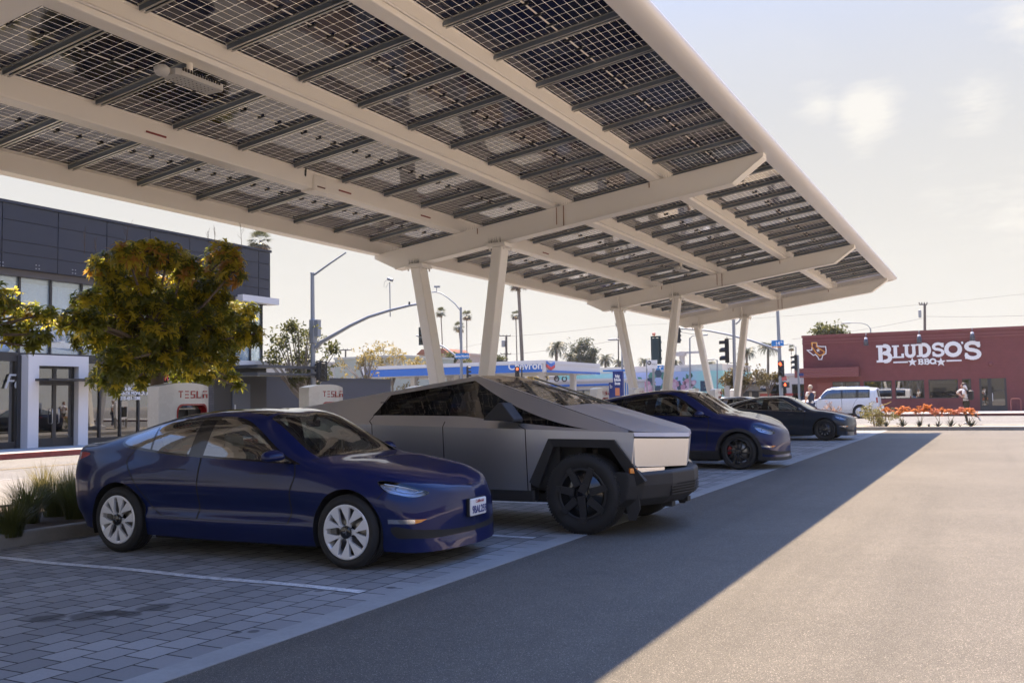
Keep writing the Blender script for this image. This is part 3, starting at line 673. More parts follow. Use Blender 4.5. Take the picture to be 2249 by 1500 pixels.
    for xt in (-11.5, -9.42):
        for _ in range(36): spike(xt+rr.uniform(-.2, .12), y-.16-rr.uniform(0, .05), gz_(xt)-D_-.01, rr.uniform(.1, .16))
    cobj('bird_spikes', sp, M_spike, go)
# rails and panels
PW, PL = 1.292, 2.245
pm = MB(); hx, hy = PL/2, PW/2
pm.add([(-hx, -hy, 0), (hx, -hy, 0), (hx, hy, 0), (-hx, hy, 0), (-hx, -hy, .006), (hx, -hy, .006), (hx, hy, .006), (-hx, hy, .006)], [(3, 2, 1, 0), (4, 5, 6, 7), (0, 1, 5, 4), (1, 2, 6, 5), (2, 3, 7, 6), (3, 0, 4, 7)])
def uvmesh(mb, name, uvs):
    me = mb.mesh(name, M_panel); u = me.uv_layers.new(name='UVMap')
    for l in me.loops: u.data[l.index].uv = uvs[l.vertex_index]
    return me
pmesh = uvmesh(pm, 'solar_panel', [(p[0], p[1]) for p in pm.v])
jb = MB().box((-.055, -.018, -.022), (.055, .018, 0), bev=.006); jb.tube([(.05, .0, -.012), (.075, .02, -.014), (.085, .05, -.01)], .003, 5); jmesh = jb.mesh('junction_box', M_blk)
rl = MB(); L_ = 2.02
rl.box((-L_/2, -.045, 0), (L_/2, -.041, .075)).box((-L_/2, .041, 0), (L_/2, .045, .075)).box((-L_/2, -.041, .067), (L_/2, .041, .071))
rl.box((-L_/2, -.045, -.004), (L_/2, -.016, 0), 1).box((-L_/2, .016, -.004), (L_/2, .045, 0), 1).box((-L_/2, -.062, .058), (L_/2, -.045, .07), 1).box((-L_/2, .045, .058), (L_/2, .062, .07), 1)
for xx in (-.8, .8): rl.lathe([(0, -.012), (.016, -.012), (.016, 0)], 'z', 6, 0, (xx, -.055, .058))
rmesh = rl.mesh('rail', [M_galv, M_galvl])
ang = math.atan(TLT); rows = [21.39+1.3*k for k in range(-23, 15)]
cand = []
for bi in range(4):
    xc = (BX[bi]+BX[bi+1])/2+(.02 if bi < 3 else -.05)
    for y in rows:
        for kind, yy in (('panel', y+.65), ('rail', y)):
            if yy+(.6 if kind == 'panel' else .05) > YZ or yy < YA+.6: continue
            q = [proj((xc+a, yy+b, zb(xc)+.4)) for a in (-1, 0, 1) for b in (-.5, .5)]
            vis = any(p and -40 < p[0] < 2290 and -40 < p[1] < 1500 for p in q)
            d = (Vector((xc, yy, zb(xc)))-EYE).length
            cand.append((kind, not vis, d, xc, yy))
cand.sort(key=lambda c: (c[1], c[2]))
cnt = {'panel': 0, 'rail': 0}; rest = {'panel': [], 'rail': []}
ML = lambda xc, yy, dz: Matrix.Translation(Vector((xc, yy, zb(xc)+dz))-CO) @ Matrix.Rotation(-ang, 4, 'Y')
for kind, hid, d, xc, yy in cand:
    dz = BD+.004 if kind == 'panel' else BD-.073
    M = ML(xc, yy, dz)
    if cnt[kind] < 100:
        cnt[kind] += 1
        if kind == 'panel':
            o = link('solar_panel', pmesh, CN); o.matrix_local = M
            for b_ in (-.36, 0, .36): j = link('junction_box', jmesh, o); j.location = (.0, b_, -.001)
        else: o = link('rail', rmesh, CN); o.matrix_local = M
    else: rest[kind].append(M)
for kind, me in (('panel', pmesh), ('rail', rmesh)):
    if not rest[kind]: continue
    mb = MB(); uvs = []; src = MB()
    V = [v.co.copy() for v in me.vertices]; Fc = [tuple(p.vertices) for p in me.polygons]; mi = [p.material_index for p in me.polygons]
    for M in rest[kind]:
        o_ = len(mb.v); mb.v += [tuple(M @ v) for v in V]; uvs += [(v.x, v.y) for v in V]
        for f, m_ in zip(Fc, mi): mb.f.append(tuple(i+o_ for i in f)); mb.mi.append(m_); mb.sm.append(False)
    if kind == 'panel': o = link('remaining_panels', uvmesh(mb, 'remaining_panels', uvs), CN, kind='stuff')
    else: mb.obj('remaining_rails', [M_galv, M_galvl], CN, kind='stuff')

# lamps and boxes hung from the beams
M_lampw = mat('pale_grey_casting', (.50, .49, .47), .5, var=.08)
def area_lamp(x, y, lab):
    z = zb(x); t = thing('canopy_lamp', lab, 'lamp', (x, y, z), 0, 'flat lamps hung under the canopy')
    b = MB().box((-.12, -.10, .02), (.0, .12, .2), bev=.015); b.tube([(-.06, .0, .05), (-.06, 0, -.16)], .035, 10); b.obj('mount', M_steel, t)
    h = MB(); h.prism([(-.30, -.13), (.34, -.13), (.36, -.09), (.36, .11), (.34, .14), (-.30, .14), (-.36, .1), (-.36, -.09)], lambda u, v: (v-.06, u+.05, -.24), (0, 0, .075))
    for k in range(15): h.box((.085, -.25+k*.04, -.19), (.10, -.232+k*.04, -.15), 1)
    for k in range(4):
        for j in range(9): h.box((-.16+k*.055, -.22+j*.062, -.244), (-.148+k*.055, -.205+j*.062, -.2402), 1)
    bevel(h.obj('housing', [M_lampw, M_blk], t), .008)
    s_ = MB().lathe([(0, -.09), (.06, -.08), (.085, -.04), (.09, 0), (.05, .03)], 'z', 20, 0, (-.05, -.42, -.19)); s_.obj('sensor', M_lampw, t)
    return t
pL = onX(425, 150, BX[2]); area_lamp(BX[2]-.0, pL.y, 'pale flat area lamp with vents and sensor under the nearest canopy beam')
pL = onX(1500, 585, BX[2]); area_lamp(BX[2], pL.y, 'pale flat area lamp under the canopy beyond the first column pair')
pB = onX(690, 412, BX[1]); t = thing('junction_housing', 'cream tapered housing box with a slot on the second canopy beam', 'junction box', (BX[1], pB.y, zb(BX[1])))
bevel(MB().add([(-.15, -.19, -.03), (.16, -.19, -.03), (.16, .19, -.03), (-.15, .19, -.03), (-.12, -.15, .26), (.12, -.15, .26), (.12, .15, .26), (-.12, .15, .26)], [(3, 2, 1, 0), (4, 5, 6, 7), (0, 1, 5, 4), (1, 2, 6, 5), (2, 3, 7, 6), (3, 0, 4, 7)]).obj('housing', M_steel, t), .02)
MB().box((.135, -.1, .04), (.165, .1, .06)).obj('slot', mat('rust_red_slot', (.10, .03, .025), .6), t)
MB().tube([(.0, -.17, .1), (.02, -.3, .12), (.1, -.36, .2), (.11, -.36, .31)], .02, 6).obj('cable', M_blk, t)

# ================================================================== CHARGERS
M_chw = mat('charger_white', (.80, .80, .81), .28, var=.05, vs=2, coat=.4)
M_chred = mat('charger_red', (.38, .012, .02), .3, var=.05, coat=.5)
M_chgrey = mat('charger_post_grey', (.30, .28, .26), .35, .3, var=.1)
def charger(y, lab, x=-10.42):
    t = thing('charging_post', lab, 'charger', (x, y, .11), 0, 'white charging posts along the planter')
    # white hood: rounded slab with an arched top; the inset opening is cut as a ring of faces
    W_, Dp, z0, z1 = .465, .15, .62, 1.66
    out = []; n = 8
    for k in range(n+1): a = -1+2*k/n; out.append((a*W_*.98, z1+.05*(1-a*a)))
    outer = [(W_, z1-.06), (W_, z0+.3), (W_-.03, z0+.08), (W_-.10, z0)]+[(-W_+.10, z0), (-W_+.03, z0+.08), (-W_, z0+.3), (-W_, z1-.06)]
    P = list(reversed(outer))  # build clockwise ring: left side up, arch, right side down
    ring = [(-W_, z0+.3), (-W_, z1-.06)]+out[0:]+[(W_, z1-.06), (W_, z0+.3), (W_-.03, z0+.08), (W_-.1, z0), (-W_+.1, z0), (-W_+.03, z0+.08)]
    oy0, oy1, oz0, oz1, r = -.17, .40, .72, 1.39, .10
    hole = arc(oy0+r, oz1-r, r, r, 180, 90, 5)+arc(oy1-r, oz1-r, r, r, 90, 0, 5)+arc(oy1-r, oz0+r, r, r, 0, -90, 5)+arc(oy0+r, oz0+r, r, r, -90, -180, 5)
    h = MB(); nr, nh = len(ring), len(hole)
    pts = [Vector(p) for p in ring+hole]
    r2 = delaunay_2d_cdt(pts, [(i, (i+1) % nr) for i in range(nr)]+[(nr+i, nr+(i+1) % nh) for i in range(nh)], [], 0, 1e-5)
    def inside(p, poly):
        c = False; j = len(poly)-1
        for i in range(len(poly)):
            if (poly[i][1] > p[1]) != (poly[j][1] > p[1]) and p[0] < (poly[j][0]-poly[i][0])*(p[1]-poly[i][1])/(poly[j][1]-poly[i][1])+poly[i][0]: c = not c
            j = i
        return c
    V2 = r2[0]; tr = []
    for f in r2[2]:
        c = ((V2[f[0]][0]+V2[f[1]][0]+V2[f[2]][0])/3, (V2[f[0]][1]+V2[f[1]][1]+V2[f[2]][1])/3)
        if inside(c, ring) and not inside(c, hole): tr.append(tuple(f))
    fr = lambda a: Dp-.06*(abs(a)/W_)**3
    h.add([(fr(p[0]), p[0], p[1]) for p in V2], tr); h.add([(-.12, p[0], p[1]) for p in V2], [tuple(reversed(f)) for f in tr])
    h.add([(fr(p[0]), *p) for p in ring]+[(-.12, *p) for p in ring], [(i, (i+1) % nr, nr+(i+1) % nr, nr+i) for i in range(nr)])
    hd = h.obj('hood', M_chw, t); recalc(hd); hd.data.polygons.foreach_set('use_smooth', [True]*len(hd.data.polygons)); es_ = hd.modifiers.new('edges', 'EDGE_SPLIT'); es_.split_angle = radians(35) 
    m_ = MB(); big = [(p[0]+(.022 if p[0] > .115 else -.022), p[1]+(.022 if p[1] > 1.05 else -.022)) for p in hole]
    m_.add([(fr(p[0])+.004, *p) for p in big]+[(fr(p[0])+.004, *p) for p in hole]+[(-.02, *p) for p in hole], [(i, (i+1) % nh, nh+(i+1) % nh, nh+i) for i in range(nh)]+[(nh+i, nh+(i+1) % nh, 2*nh+(i+1) % nh, 2*nh+i) for i in range(nh)])
    recalc(m_.obj('red_surround', M_chred, t))
    b = MB().box((-.10, -.16, .74), (-.02, .10, 1.36)).box((-.1, .14, .74), (.02, .38, 1.33)); b.obj('connector_holder', M_blk, t)
    MB().box((-.02, -.14, 1.335), (.12, .18, 1.352)).obj('light_bar', mat('cream_bar', (.62, .55, .45), .4), t)
    MB().box((-.018, .03, 1.1), (-.012, .08, 1.18)).obj('notice', mat('pale_cyan_notice', (.45, .6, .62), .5, var=0), t)
    p = MB().box((-.10, -.47, 0), (.06, -.33, .72), bev=.03).box((-.10, .36, 0), (.06, .47, .72), bev=.03).box((-.1, -.33, .0), (.04, .36, .1)); p.obj('post', M_chgrey, t)
    MB().box((-.3, -.6, -.04), (.3, .6, .03), bev=.02).obj('plinth', M_conc, t)
    MB().tube([(.06, .3, .95), (.14, .32, .7), (.15, .33, .35), (.10, .30, .22), (.05, .25, .45), (.02, .22, .8)], .017, 8).obj('cable', M_blk, t)
    MB().box((-.122, -.0, .7), (-.12, .01, .71)).obj('rivet', M_chw, t)
    u = .058; H = .088; x0 = -.16; dx = .116; lt = []
    L = {'T': [[(0, H), (u*1.3, H)], [(u*.65, H), (u*.65, 0)]], 'E': [[(0, H), (u*1.15, H)], [(0, H/2), (u*1.15, H/2)], [(0, 0), (u*1.15, 0)]],
         'S': [[(u*1.1, H), (0, H), (0, H/2), (u*1.1, H/2), (u*1.1, 0), (0, 0)]], 'L': [[(0, H), (0, 0), (u*1.05, 0)]], 'A': [[(0, H), (u*1.15, H)], [(0, 0), (0, H/2), (u*1.15, H/2), (u*1.15, 0)]]}
    for k, c in enumerate('TESLA'):
        for path in L[c]: lt.append([(x0+k*dx+a, 1.50+b_) for a, b_ in path])
    strokes('wordmark', lt, .0155, (Dp-.012, 0, 0), RYp, UP, M_chred, t, .016)
    return t
pos = ['beside the long grass at the picture edge', 'behind the blue saloon, half hiding the tree trunk', 'behind the tail of the angular steel pickup', 'hidden low behind the steel pickup cab', 'behind the steel pickup roof',
       'at the foot of the first column pair', 'left of the big blue kiosk', 'directly behind the windows of the blue crossover', 'behind the bonnet of the blue crossover', 'left of the last raking column pair', 'at the foot of the last column pair', 'beyond the grey saloon roof']
for k in range(12): charger(6.72+3.21*k-(.20 if k == 0 else 0), 'white arched charging post with red wordmark, '+pos[k])
# ================================================================== VEHICLES
def crv(P, t):
    """smooth curve through rows of P (n,k,3 arrays allowed) at float parameters t (chord-weighted Catmull-Rom)"""
    P = np.asarray(P, float); n = len(P); t = np.asarray(t, float); i = np.clip(np.floor(t).astype(int), 0, n-2); u = (t-i)[..., None]
    p1, p2 = P[i], P[i+1]; p0 = np.where((i > 0)[..., None], P[np.maximum(i-1, 0)], 2*p1-p2); p3 = np.where((i < n-2)[..., None], P[np.minimum(i+2, n-1)], 2*p2-p1)
    d = lambda a, b: np.maximum(np.linalg.norm(a-b, axis=-1, keepdims=True), 1e-5)**.5
    a, b, c = d(p1, p0), d(p2, p1), d(p3, p2)
    m1 = (p2-p1)+b*((p1-p0)/a-(p2-p0)/(a+b)); m2 = (p2-p1)+b*((p3-p2)/c-(p3-p1)/(b+c))
    u2, u3 = u*u, u*u*u
    return (2*u3-3*u2+1)*p1+(u3-2*u2+u)*m1+(-2*u3+3*u2)*p2+(u3-u2)*m2
class Loft:
    """half body y >= 0: guides[k] runs rear centre -> side -> front centre; s = 0 roof centre line ... s = K-1 sill"""
    def __init__(s, guides): s.G = [np.array(g, float) for g in guides]; s.K = len(guides); s.N = len(guides[0])
    def at(s, T, Q):
        T = np.atleast_1d(np.asarray(T, float)); Q = np.atleast_1d(np.asarray(Q, float))
        R = np.stack([crv(g, T) for g in s.G], 1)                       # (n,K,3)
        i = np.clip(np.floor(Q).astype(int), 0, s.K-2); u = (Q-i)[:, None]; r = np.arange(len(Q))
        p1, p2 = R[r, i], R[r, i+1]
        mir = R[:, 1]*np.array([1, -1, 1]); p0 = np.where((i > 0)[:, None], R[r, np.maximum(i-1, 0)], mir); p3 = np.where((i < s.K-2)[:, None], R[r, np.minimum(i+2, s.K-1)], 2*p2-p1)
        d = lambda a, b: np.maximum(np.linalg.norm(a-b, axis=-1, keepdims=True), 1e-4)**.5
        a, b, c = d(p1, p0), d(p2, p1), d(p3, p2)
        m1 = (p2-p1)+b*((p1-p0)/a-(p2-p0)/(a+b)); m2 = (p2-p1)+b*((p3-p2)/c-(p3-p1)/(b+c))
        u2, u3 = u*u, u*u*u
        o = (2*u3-3*u2+1)*p1+(u3-2*u2+u)*m1+(-2*u3+3*u2)*p2+(u3-u2)*m2
        o[:, 1] = np.maximum(o[:, 1], 0); return o
    def inv(s, a, b, ax=(0, 2), t0=0, t1=None, s0=1., s1=None):
        t1 = s.N-1 if t1 is None else t1; s1 = s.K-1 if s1 is None else s1
        key = (ax, t0, t1, s0, s1)
        if not hasattr(s, 'c'): s.c = {}
        if key not in s.c:
            T, Q = np.meshgrid(np.linspace(t0, t1, 260), np.linspace(s0, s1, 160)); T, Q = T.ravel(), Q.ravel(); s.c[key] = (T, Q, s.at(T, Q)[:, list(ax)])
        T, Q, P = s.c[key]; k = np.argmin((P[:, 0]-a)**2+(P[:, 1]-b)**2); t, q = T[k], Q[k]
        for _ in range(4):
            p = s.at([t, t+1e-3, t], [q, q, q+1e-3])[:, list(ax)]; J = np.stack([(p[1]-p[0])/1e-3, (p[2]-p[0])/1e-3], 1)
            try: dlt = np.linalg.solve(J, np.array([a, b])-p[0])
            except np.linalg.LinAlgError: break
            t = float(np.clip(t+np.clip(dlt[0], -.1, .1), t0, t1)); q = float(np.clip(q+np.clip(dlt[1], -.1, .1), s0, s1))
        return (t, q)
def dens(poly, step=.06, closed=True):
    o = []; n = len(poly)
    for i in range(n if closed else n-1):
        a, b = poly[i], poly[(i+1) % n]; k = max(1, int(math.hypot(b[0]-a[0], b[1]-a[1])/step))
        o += [(a[0]+(b[0]-a[0])*j/k, a[1]+(b[1]-a[1])*j/k) for j in range(k)]
    if not closed: o.append(tuple(poly[-1]))
    return o
def smoothpoly(poly, n=5, closed=True):
    P = np.array([(*p, 0) for p in poly], float)
    if closed: P = np.concatenate([P[-2:], P, P[:3]]); t = np.linspace(2, 2+len(poly), n*len(poly), endpoint=False)
    else: t = np.linspace(0, len(poly)-1, n*(len(poly)-1)+1)
    return [(float(a), float(b)) for a, b, _ in crv(P, t)]
def ribbon(line, w, closed=False):
    P = [Vector(p) for p in line]; n = len(P); L, R = [], []
    for i, p in enumerate(P):
        t = (P[min(i+1, n-1)]-P[max(i-1, 0)]); t = t.normalized() if t.length > 1e-9 else Vector((1, 0)); nn = Vector((-t.y, t.x))*w/2
        L.append((p.x+nn.x, p.y+nn.y)); R.append((p.x-nn.x, p.y-nn.y))
    return L+R[::-1]
def inpoly(X, Y, poly):
    c = np.zeros(len(X), bool); n = len(poly); j = n-1
    for i in range(n):
        (xi, yi), (xj, yj) = poly[i], poly[j]
        if yi != yj: c ^= ((yi > Y) != (yj > Y)) & (X < (xj-xi)*(Y-yi)/(yj-yi)+xi)
        j = i
    return c
def patchwork(fmap, outline, regions, dt, ds, mirror=True, sharp=None):
    """triangulate a parameter domain so that every region outline is followed exactly; returns {region: (verts, tris, normals)}"""
    V, E = [], []; near = {}
    def addp(p):
        k = (round(p[0]*2500), round(p[1]*2500))
        if k in near: return near[k]
        near[k] = len(V); V.append(Vector((p[0], p[1]))); return near[k]
    loops = [dens(outline, .1)]+[dens(r[1], r[2] if len(r) > 2 else .05) for r in regions]
    for lp in loops:
        ids = [addp(p) for p in lp]
        for i in range(len(ids)):
            a, b = ids[i], ids[(i+1) % len(ids)]
            if a != b: E.append((a, b))
    B = np.array([(v.x, v.y) for v in V]); o = np.array(outline); lo, hi = o.min(0), o.max(0)
    gx, gy = np.meshgrid(np.arange(lo[0]+dt/2, hi[0], dt), np.arange(lo[1]+ds/2, hi[1], ds)); gx, gy = gx.ravel(), gy.ravel()
    k = inpoly(gx, gy, outline); gx, gy = gx[k], gy[k]
    for x, y in zip(gx, gy):
        if np.min((B[:, 0]-x)**2+(B[:, 1]-y)**2) > (min(dt, ds)*.38)**2: V.append(Vector((x, y)))
    r = delaunay_2d_cdt(V, E, [], 0, 1e-6)
    P = np.array([(v[0], v[1]) for v in r[0]]); F = np.array([f for f in r[2]]); C = P[F].mean(1)
    a = P[F]; ar = (a[:, 1, 0]-a[:, 0, 0])*(a[:, 2, 1]-a[:, 0, 1])-(a[:, 1, 1]-a[:, 0, 1])*(a[:, 2, 0]-a[:, 0, 0])
    ok = inpoly(C[:, 0], C[:, 1], outline) & (np.abs(ar) > 1e-9); F, C = F[ok], C[ok]
    own = np.full(len(F), -1)
    for i, rg_ in enumerate(regions): own[inpoly(C[:, 0], C[:, 1], rg_[1])] = i       # later regions win
    X = fmap(P[:, 0], P[:, 1])
    fn = np.cross(X[F[:, 1]]-X[F[:, 0]], X[F[:, 2]]-X[F[:, 0]]); nv = np.zeros_like(X)
    for j in range(3): np.add.at(nv, F[:, j], fn)
    if mirror: nv[X[:, 1] < 1e-4, 1] = 0
    nv /= np.maximum(np.linalg.norm(nv, axis=1, keepdims=True), 1e-12)
    out = {}
    for i in range(-1, len(regions)):
        name = 'body' if i < 0 else regions[i][0]; f = F[own == i]
        if len(f): out.setdefault(name, []).append(f)
    return {k: (X, np.concatenate(v), nv) for k, v in out.items()}, X, nv
def half_obj(name, data, m, parent, flip, side, push=0., both=False):
    """mesh from patchwork data for one side (side=+1/-1) or both; keeps the whole body's smooth normals"""
    X, F, N = data; use = np.unique(F); mp = np.full(len(X), -1); mp[use] = np.arange(len(use)); f = mp[F]; x, n = X[use]+N[use]*push*flip, N[use]*flip
    V, T, NN = [], [], []
    for sd in ((1, -1) if both else (side,)):
        k = len(V) and len(V[0]); s_ = np.array([1, sd, 1]); T.append((f if (sd*flip > 0) else f[:, ::-1])+(len(x) if len(V) else 0)); V.append(x*s_); NN.append(n*s_)
    V, T, NN = np.concatenate(V), np.concatenate(T), np.concatenate(NN)
    me = bpy.data.meshes.new(name); me.from_pydata(V.tolist(), [], T.tolist()); me.materials.append(m); me.polygons.foreach_set('use_smooth', [True]*len(T))
    me.normals_split_custom_set_from_vertices(NN.tolist()); me.update(); return link(name, me, parent)

def paintm(name, col, metal=.35, rough=.32, coat=.72, flake=.0):
    t = NT(name); v = t.coord(); n1 = t.noise(v, 3, 3)
    t.ln(t.mix(n1, tuple(c*.9 for c in col), tuple(c*1.1 for c in col)), t.b.inputs['Base Color'])
    dust = t.noise(v, 14, 5, .7)
    t.set(Metallic=metal, Roughness=rough, Coat_Weight=coat, IOR=1.5); t.b.inputs['Specular IOR Level'].default_value = .12; t.b.inputs['Coat IOR'].default_value = 1.47; t.ln(t.math('MULTIPLY_ADD', dust, .05, .0), t.b.inputs['Coat Roughness']); return t.m
M_intake = mat('intake_black', (.006, .006, .007), .6, var=0)
M_tyre = mat('tyre_rubber', (.016, .016, .017), .75, var=.25, vs=10, bump=.15, bs=150)
M_gap = mat('shut_line', (.004, .004, .005), .8, var=0)
M_trim = mat('gloss_black_trim', (.008, .008, .009), .12, var=0, coat=.5)
M_clad = mat('black_cladding', (.020, .020, .022), .62, var=.15, vs=6, bump=.1, bs=200)
M_liner = mat('wheel_well', (.008, .008, .008), .9, var=0)
M_disc = mat('brake_disc', (.28, .27, .26), .35, .9, var=.1)
M_silver = mat('silver_alloy', (.72, .73, .76), .35, .25, var=.05, coat=.4)
M_dalloy = mat('dark_alloy', (.035, .036, .04), .32, .5, var=.1, coat=.4)
M_chrome = mat('chrome', (.75, .75, .76), .08, 1., var=0)
M_lens = glass('clear_lens', (.80, .84, .90), .8)
M_refl = mat('lamp_reflector', (.42, .44, .48), .12, .9, var=0)
M_amber = mat('amber_lens', (.75, .23, .02), .2, var=.1, coat=.5)
M_tail = mat('red_lens', (.30, .008, .012), .15, var=.1, coat=.8)
M_seatw = mat('cream_seat', (.52, .50, .47), .6, var=.06)
M_seatb = mat('black_seat', (.02, .02, .022), .6, var=.1)
M_dash = mat('dashboard', (.018, .018, .02), .55, var=.1)
M_wind = glass('windscreen_glass', (.60, .66, .64), 1.6)
M_side = glass('side_glass', (.42, .48, .48), 3.2)
M_dark = glass('privacy_glass', (.10, .11, .12), 2.)
M_roofg = mat('roof_glass', (.006, .006, .008), .03, var=0, ior=1.6, coat=1.)
M_plate = mat('plate_white', (.75, .75, .74), .4, var=.03)
M_pblue = mat('plate_blue', (.03, .05, .20), .4, var=0)

# ---- wheels: built lying on the y axis, outer face at y = 0, facing -y (mirrored for the far side)
def wheel_meshes(R, rr, w, style, rim_m, key):
    t = MB(); b = w
    prof = [(rr, .012), (rr+.012, .0), (rr+(R-rr)*.5, -.012), (R-.03, .0), (R-.012, .018)]
    ng = 4
    for k in range(ng): a = .03+(b-.06)*k/ng; c = .03+(b-.06)*(k+1)/ng; prof += [(R, a), (R, c-.012), (R-.008, c-.010), (R-.008, c-.002)]
    prof += [(R, b-.03), (R-.012, b-.018), (R-.03, b), (rr+.012, b), (rr, b-.012)]
    t.lathe(prof, 'y', 72)
    if key == 'truck':     # tread blocks on the shoulder
        for k in range(84):
            a = 2*pi*k/84; M = Matrix.Rotation(-a, 4, 'Y')
            t.box((R-.024, .006+.006*(k % 2), -.009), (R+.002, .06, .009), 0, M); t.box((R-.004, .07, -.011), (R+.003, .14, .011), 0, M); t.box((R-.004, .15, -.011), (R+.003, .22, .011), 0, M)
    tm = recalc_me(t.mesh('wheel', M_tyre))
    r = MB()
    r.lathe([(rr+.004, .004), (rr-.002, -.004), (rr-.022, .002), (rr-.03, .02), (rr-.04, b*.8), (rr-.02, b*.9)], 'y', 64)
    def spoke(poly, y0, y1, th=.03):   # poly (r, a-offset) list in polar-ish plane; slope from hub y0 to rim y1
        return lambda ang: r.add([(p[0]*cos(ang)-p[1]*sin(ang), y0+(y1-y0)*((p[0]-.05)/(rr-.05))+dy, p[0]*sin(ang)+p[1]*cos(ang)) for dy in (0, th) for p in poly],
            [tuple(range(len(poly))), tuple(reversed(range(len(poly), 2*len(poly))))]+[(i, (i+1) % len(poly), (i+1) % len(poly)+len(poly), i+len(poly)) for i in range(len(poly))])
    if style == 'turbine':
        for k in range(5):
            a = 2*pi*k/5+.25
            for s_, tw in ((1, .17), (-1, -.17)):
                sp = spoke([(.055, .035*s_*.2), (.10, s_*.026), (rr*.825, s_*.128), (rr*.94, s_*.034), (.10, s_*.004)][::-1] if s_ > 0 else [(.055, .035*s_*.2), (.10, s_*.026), (rr*.825, s_*.128), (rr*.94, s_*.034), (.10, s_*.004)], .006, -.004, .028)
                sp(a+s_*.30*.0)
            sp = spoke([(.05, -.03), (.05, .03), (.11, .012), (.11, -.012)], .012, .012, .02); sp(a)
        hubc = M_trim
    elif style == 'slots':
        r.lathe([(.0, .03), (rr-.02, .012), (rr-.02, .03), (0, .05)], 'y', 48, 0)
        for k in range(10):
            a = 2*pi*k/10; spk = spoke([(.12, -.012), (.12, .012), (.17, .018), (.17, -.018)], -.002, -.002, .025); n0 = len(r.f); spk(a)
            for i in range(n0, len(r.f)): r.mi[i] = 1
    elif style == 'uber':
        for k in range(10):
            a = 2*pi*k/10; spoke([(.05, -.02), (.12, -.014), (rr-.012, .035), (rr-.012, .075), (.12, .014), (.05, .02)], .02, -.002, .03)(a)
    elif style == 'core':   # truck cover: seven flat blades
        r.lathe([(.0, .03), (rr-.02, .012), (rr-.02, .03), (0, .05)], 'y', 42, 2)
        for k in range(7):
            a = 2*pi*k/7+.28; spoke([(.10, -.042), (.10, .042), (rr+.028, .036), (rr+.028, -.036)], -.006, -.008, .03)(a)
            spoke([(rr-.03, -.036), (rr-.03, .036), (rr+.028, .032), (rr+.028, -.032)], -.022, -.022, .02)(a)
            if k in (0, 3): spoke([(.02, -.045), (.02, .045), (.12, .045), (.12, -.045)], -.026, -.028, .03)(a)
    rm_ = recalc_me(r.mesh('rim', [rim_m, M_chrome if style == 'slots' else M_silver, M_trim]))
    for p in rm_.polygons: p.use_smooth = p.use_smooth
    hb = MB(); hr = .058 if style != 'core' else .075
    hb.lathe([(0, -.004), (hr*.75, -.004), (hr, .004), (hr, .03), (0, .03)], 'y', 7 if style == 'core' else 24, 0, (0, -.012, 0))
    if style != 'core':
        hb.box((-.022, -.0185, .012), (.022, -.0165, .018), 1); hb.box((-.004, -.0185, -.02), (.004, -.0165, .014), 1)
    hm = recalc_me(hb.mesh('hub_cap', [M_trim, M_chrome]))
    dm_ = recalc_me(MB().lathe([(.05, .075), (rr*.78, .075), (rr*.78, .10), (.05, .10)], 'y', 48).mesh('brake_disc', M_disc))
    cm = MB(); a0 = 2.6
    n = 8; pts = [((rr*.60)*cos(a0+.8*k/n), (rr*.60)*sin(a0+.8*k/n)) for k in range(n+1)]+[((rr*.86)*cos(a0+.8*k/n), (rr*.86)*sin(a0+.8*k/n)) for k in range(n, -1, -1)]
    cm.prism(pts, lambda u, v: (u, .06, v), (0, .06, 0)); cal = recalc_me(cm.mesh('brake_caliper', mat('red_caliper', (.30, .01, .012), .35, var=.05) if style == 'uber' else mat('grey_caliper', (.22, .22, .22), .45, .4, var=.05)))
    return tm, rm_, hm, dm_, cal
def recalc_me(me):
    bm = bmesh.new(); bm.from_mesh(me); bmesh.ops.remove_doubles(bm, verts=bm.verts, dist=1e-6); bmesh.ops.recalc_face_normals(bm, faces=bm.faces); bm.to_mesh(me); bm.free(); return me
def add_wheels(root, W, R, xs, yo, steer=0.):
    tm, rm_, hm, dm_, cal = W
    for x in xs:
        for s_ in (-1, 1):
            o = link('wheel', tm, root); st = steer if x > 0 else 0
            o.matrix_local = Matrix.Translation((x, s_*yo, R)) @ Matrix.Rotation(st+(0 if s_ < 0 else pi), 4, 'Z') @ Matrix.Rotation(.35+x*.8, 4, 'Y')
            for nm, me in (('rim', rm_), ('hub_cap', hm), ('brake_disc', dm_), ('brake_caliper', cal)):
                c = link(nm, me, o)
                if nm == 'brake_caliper': c.rotation_euler = (0, -(.35+x*.8), 0)

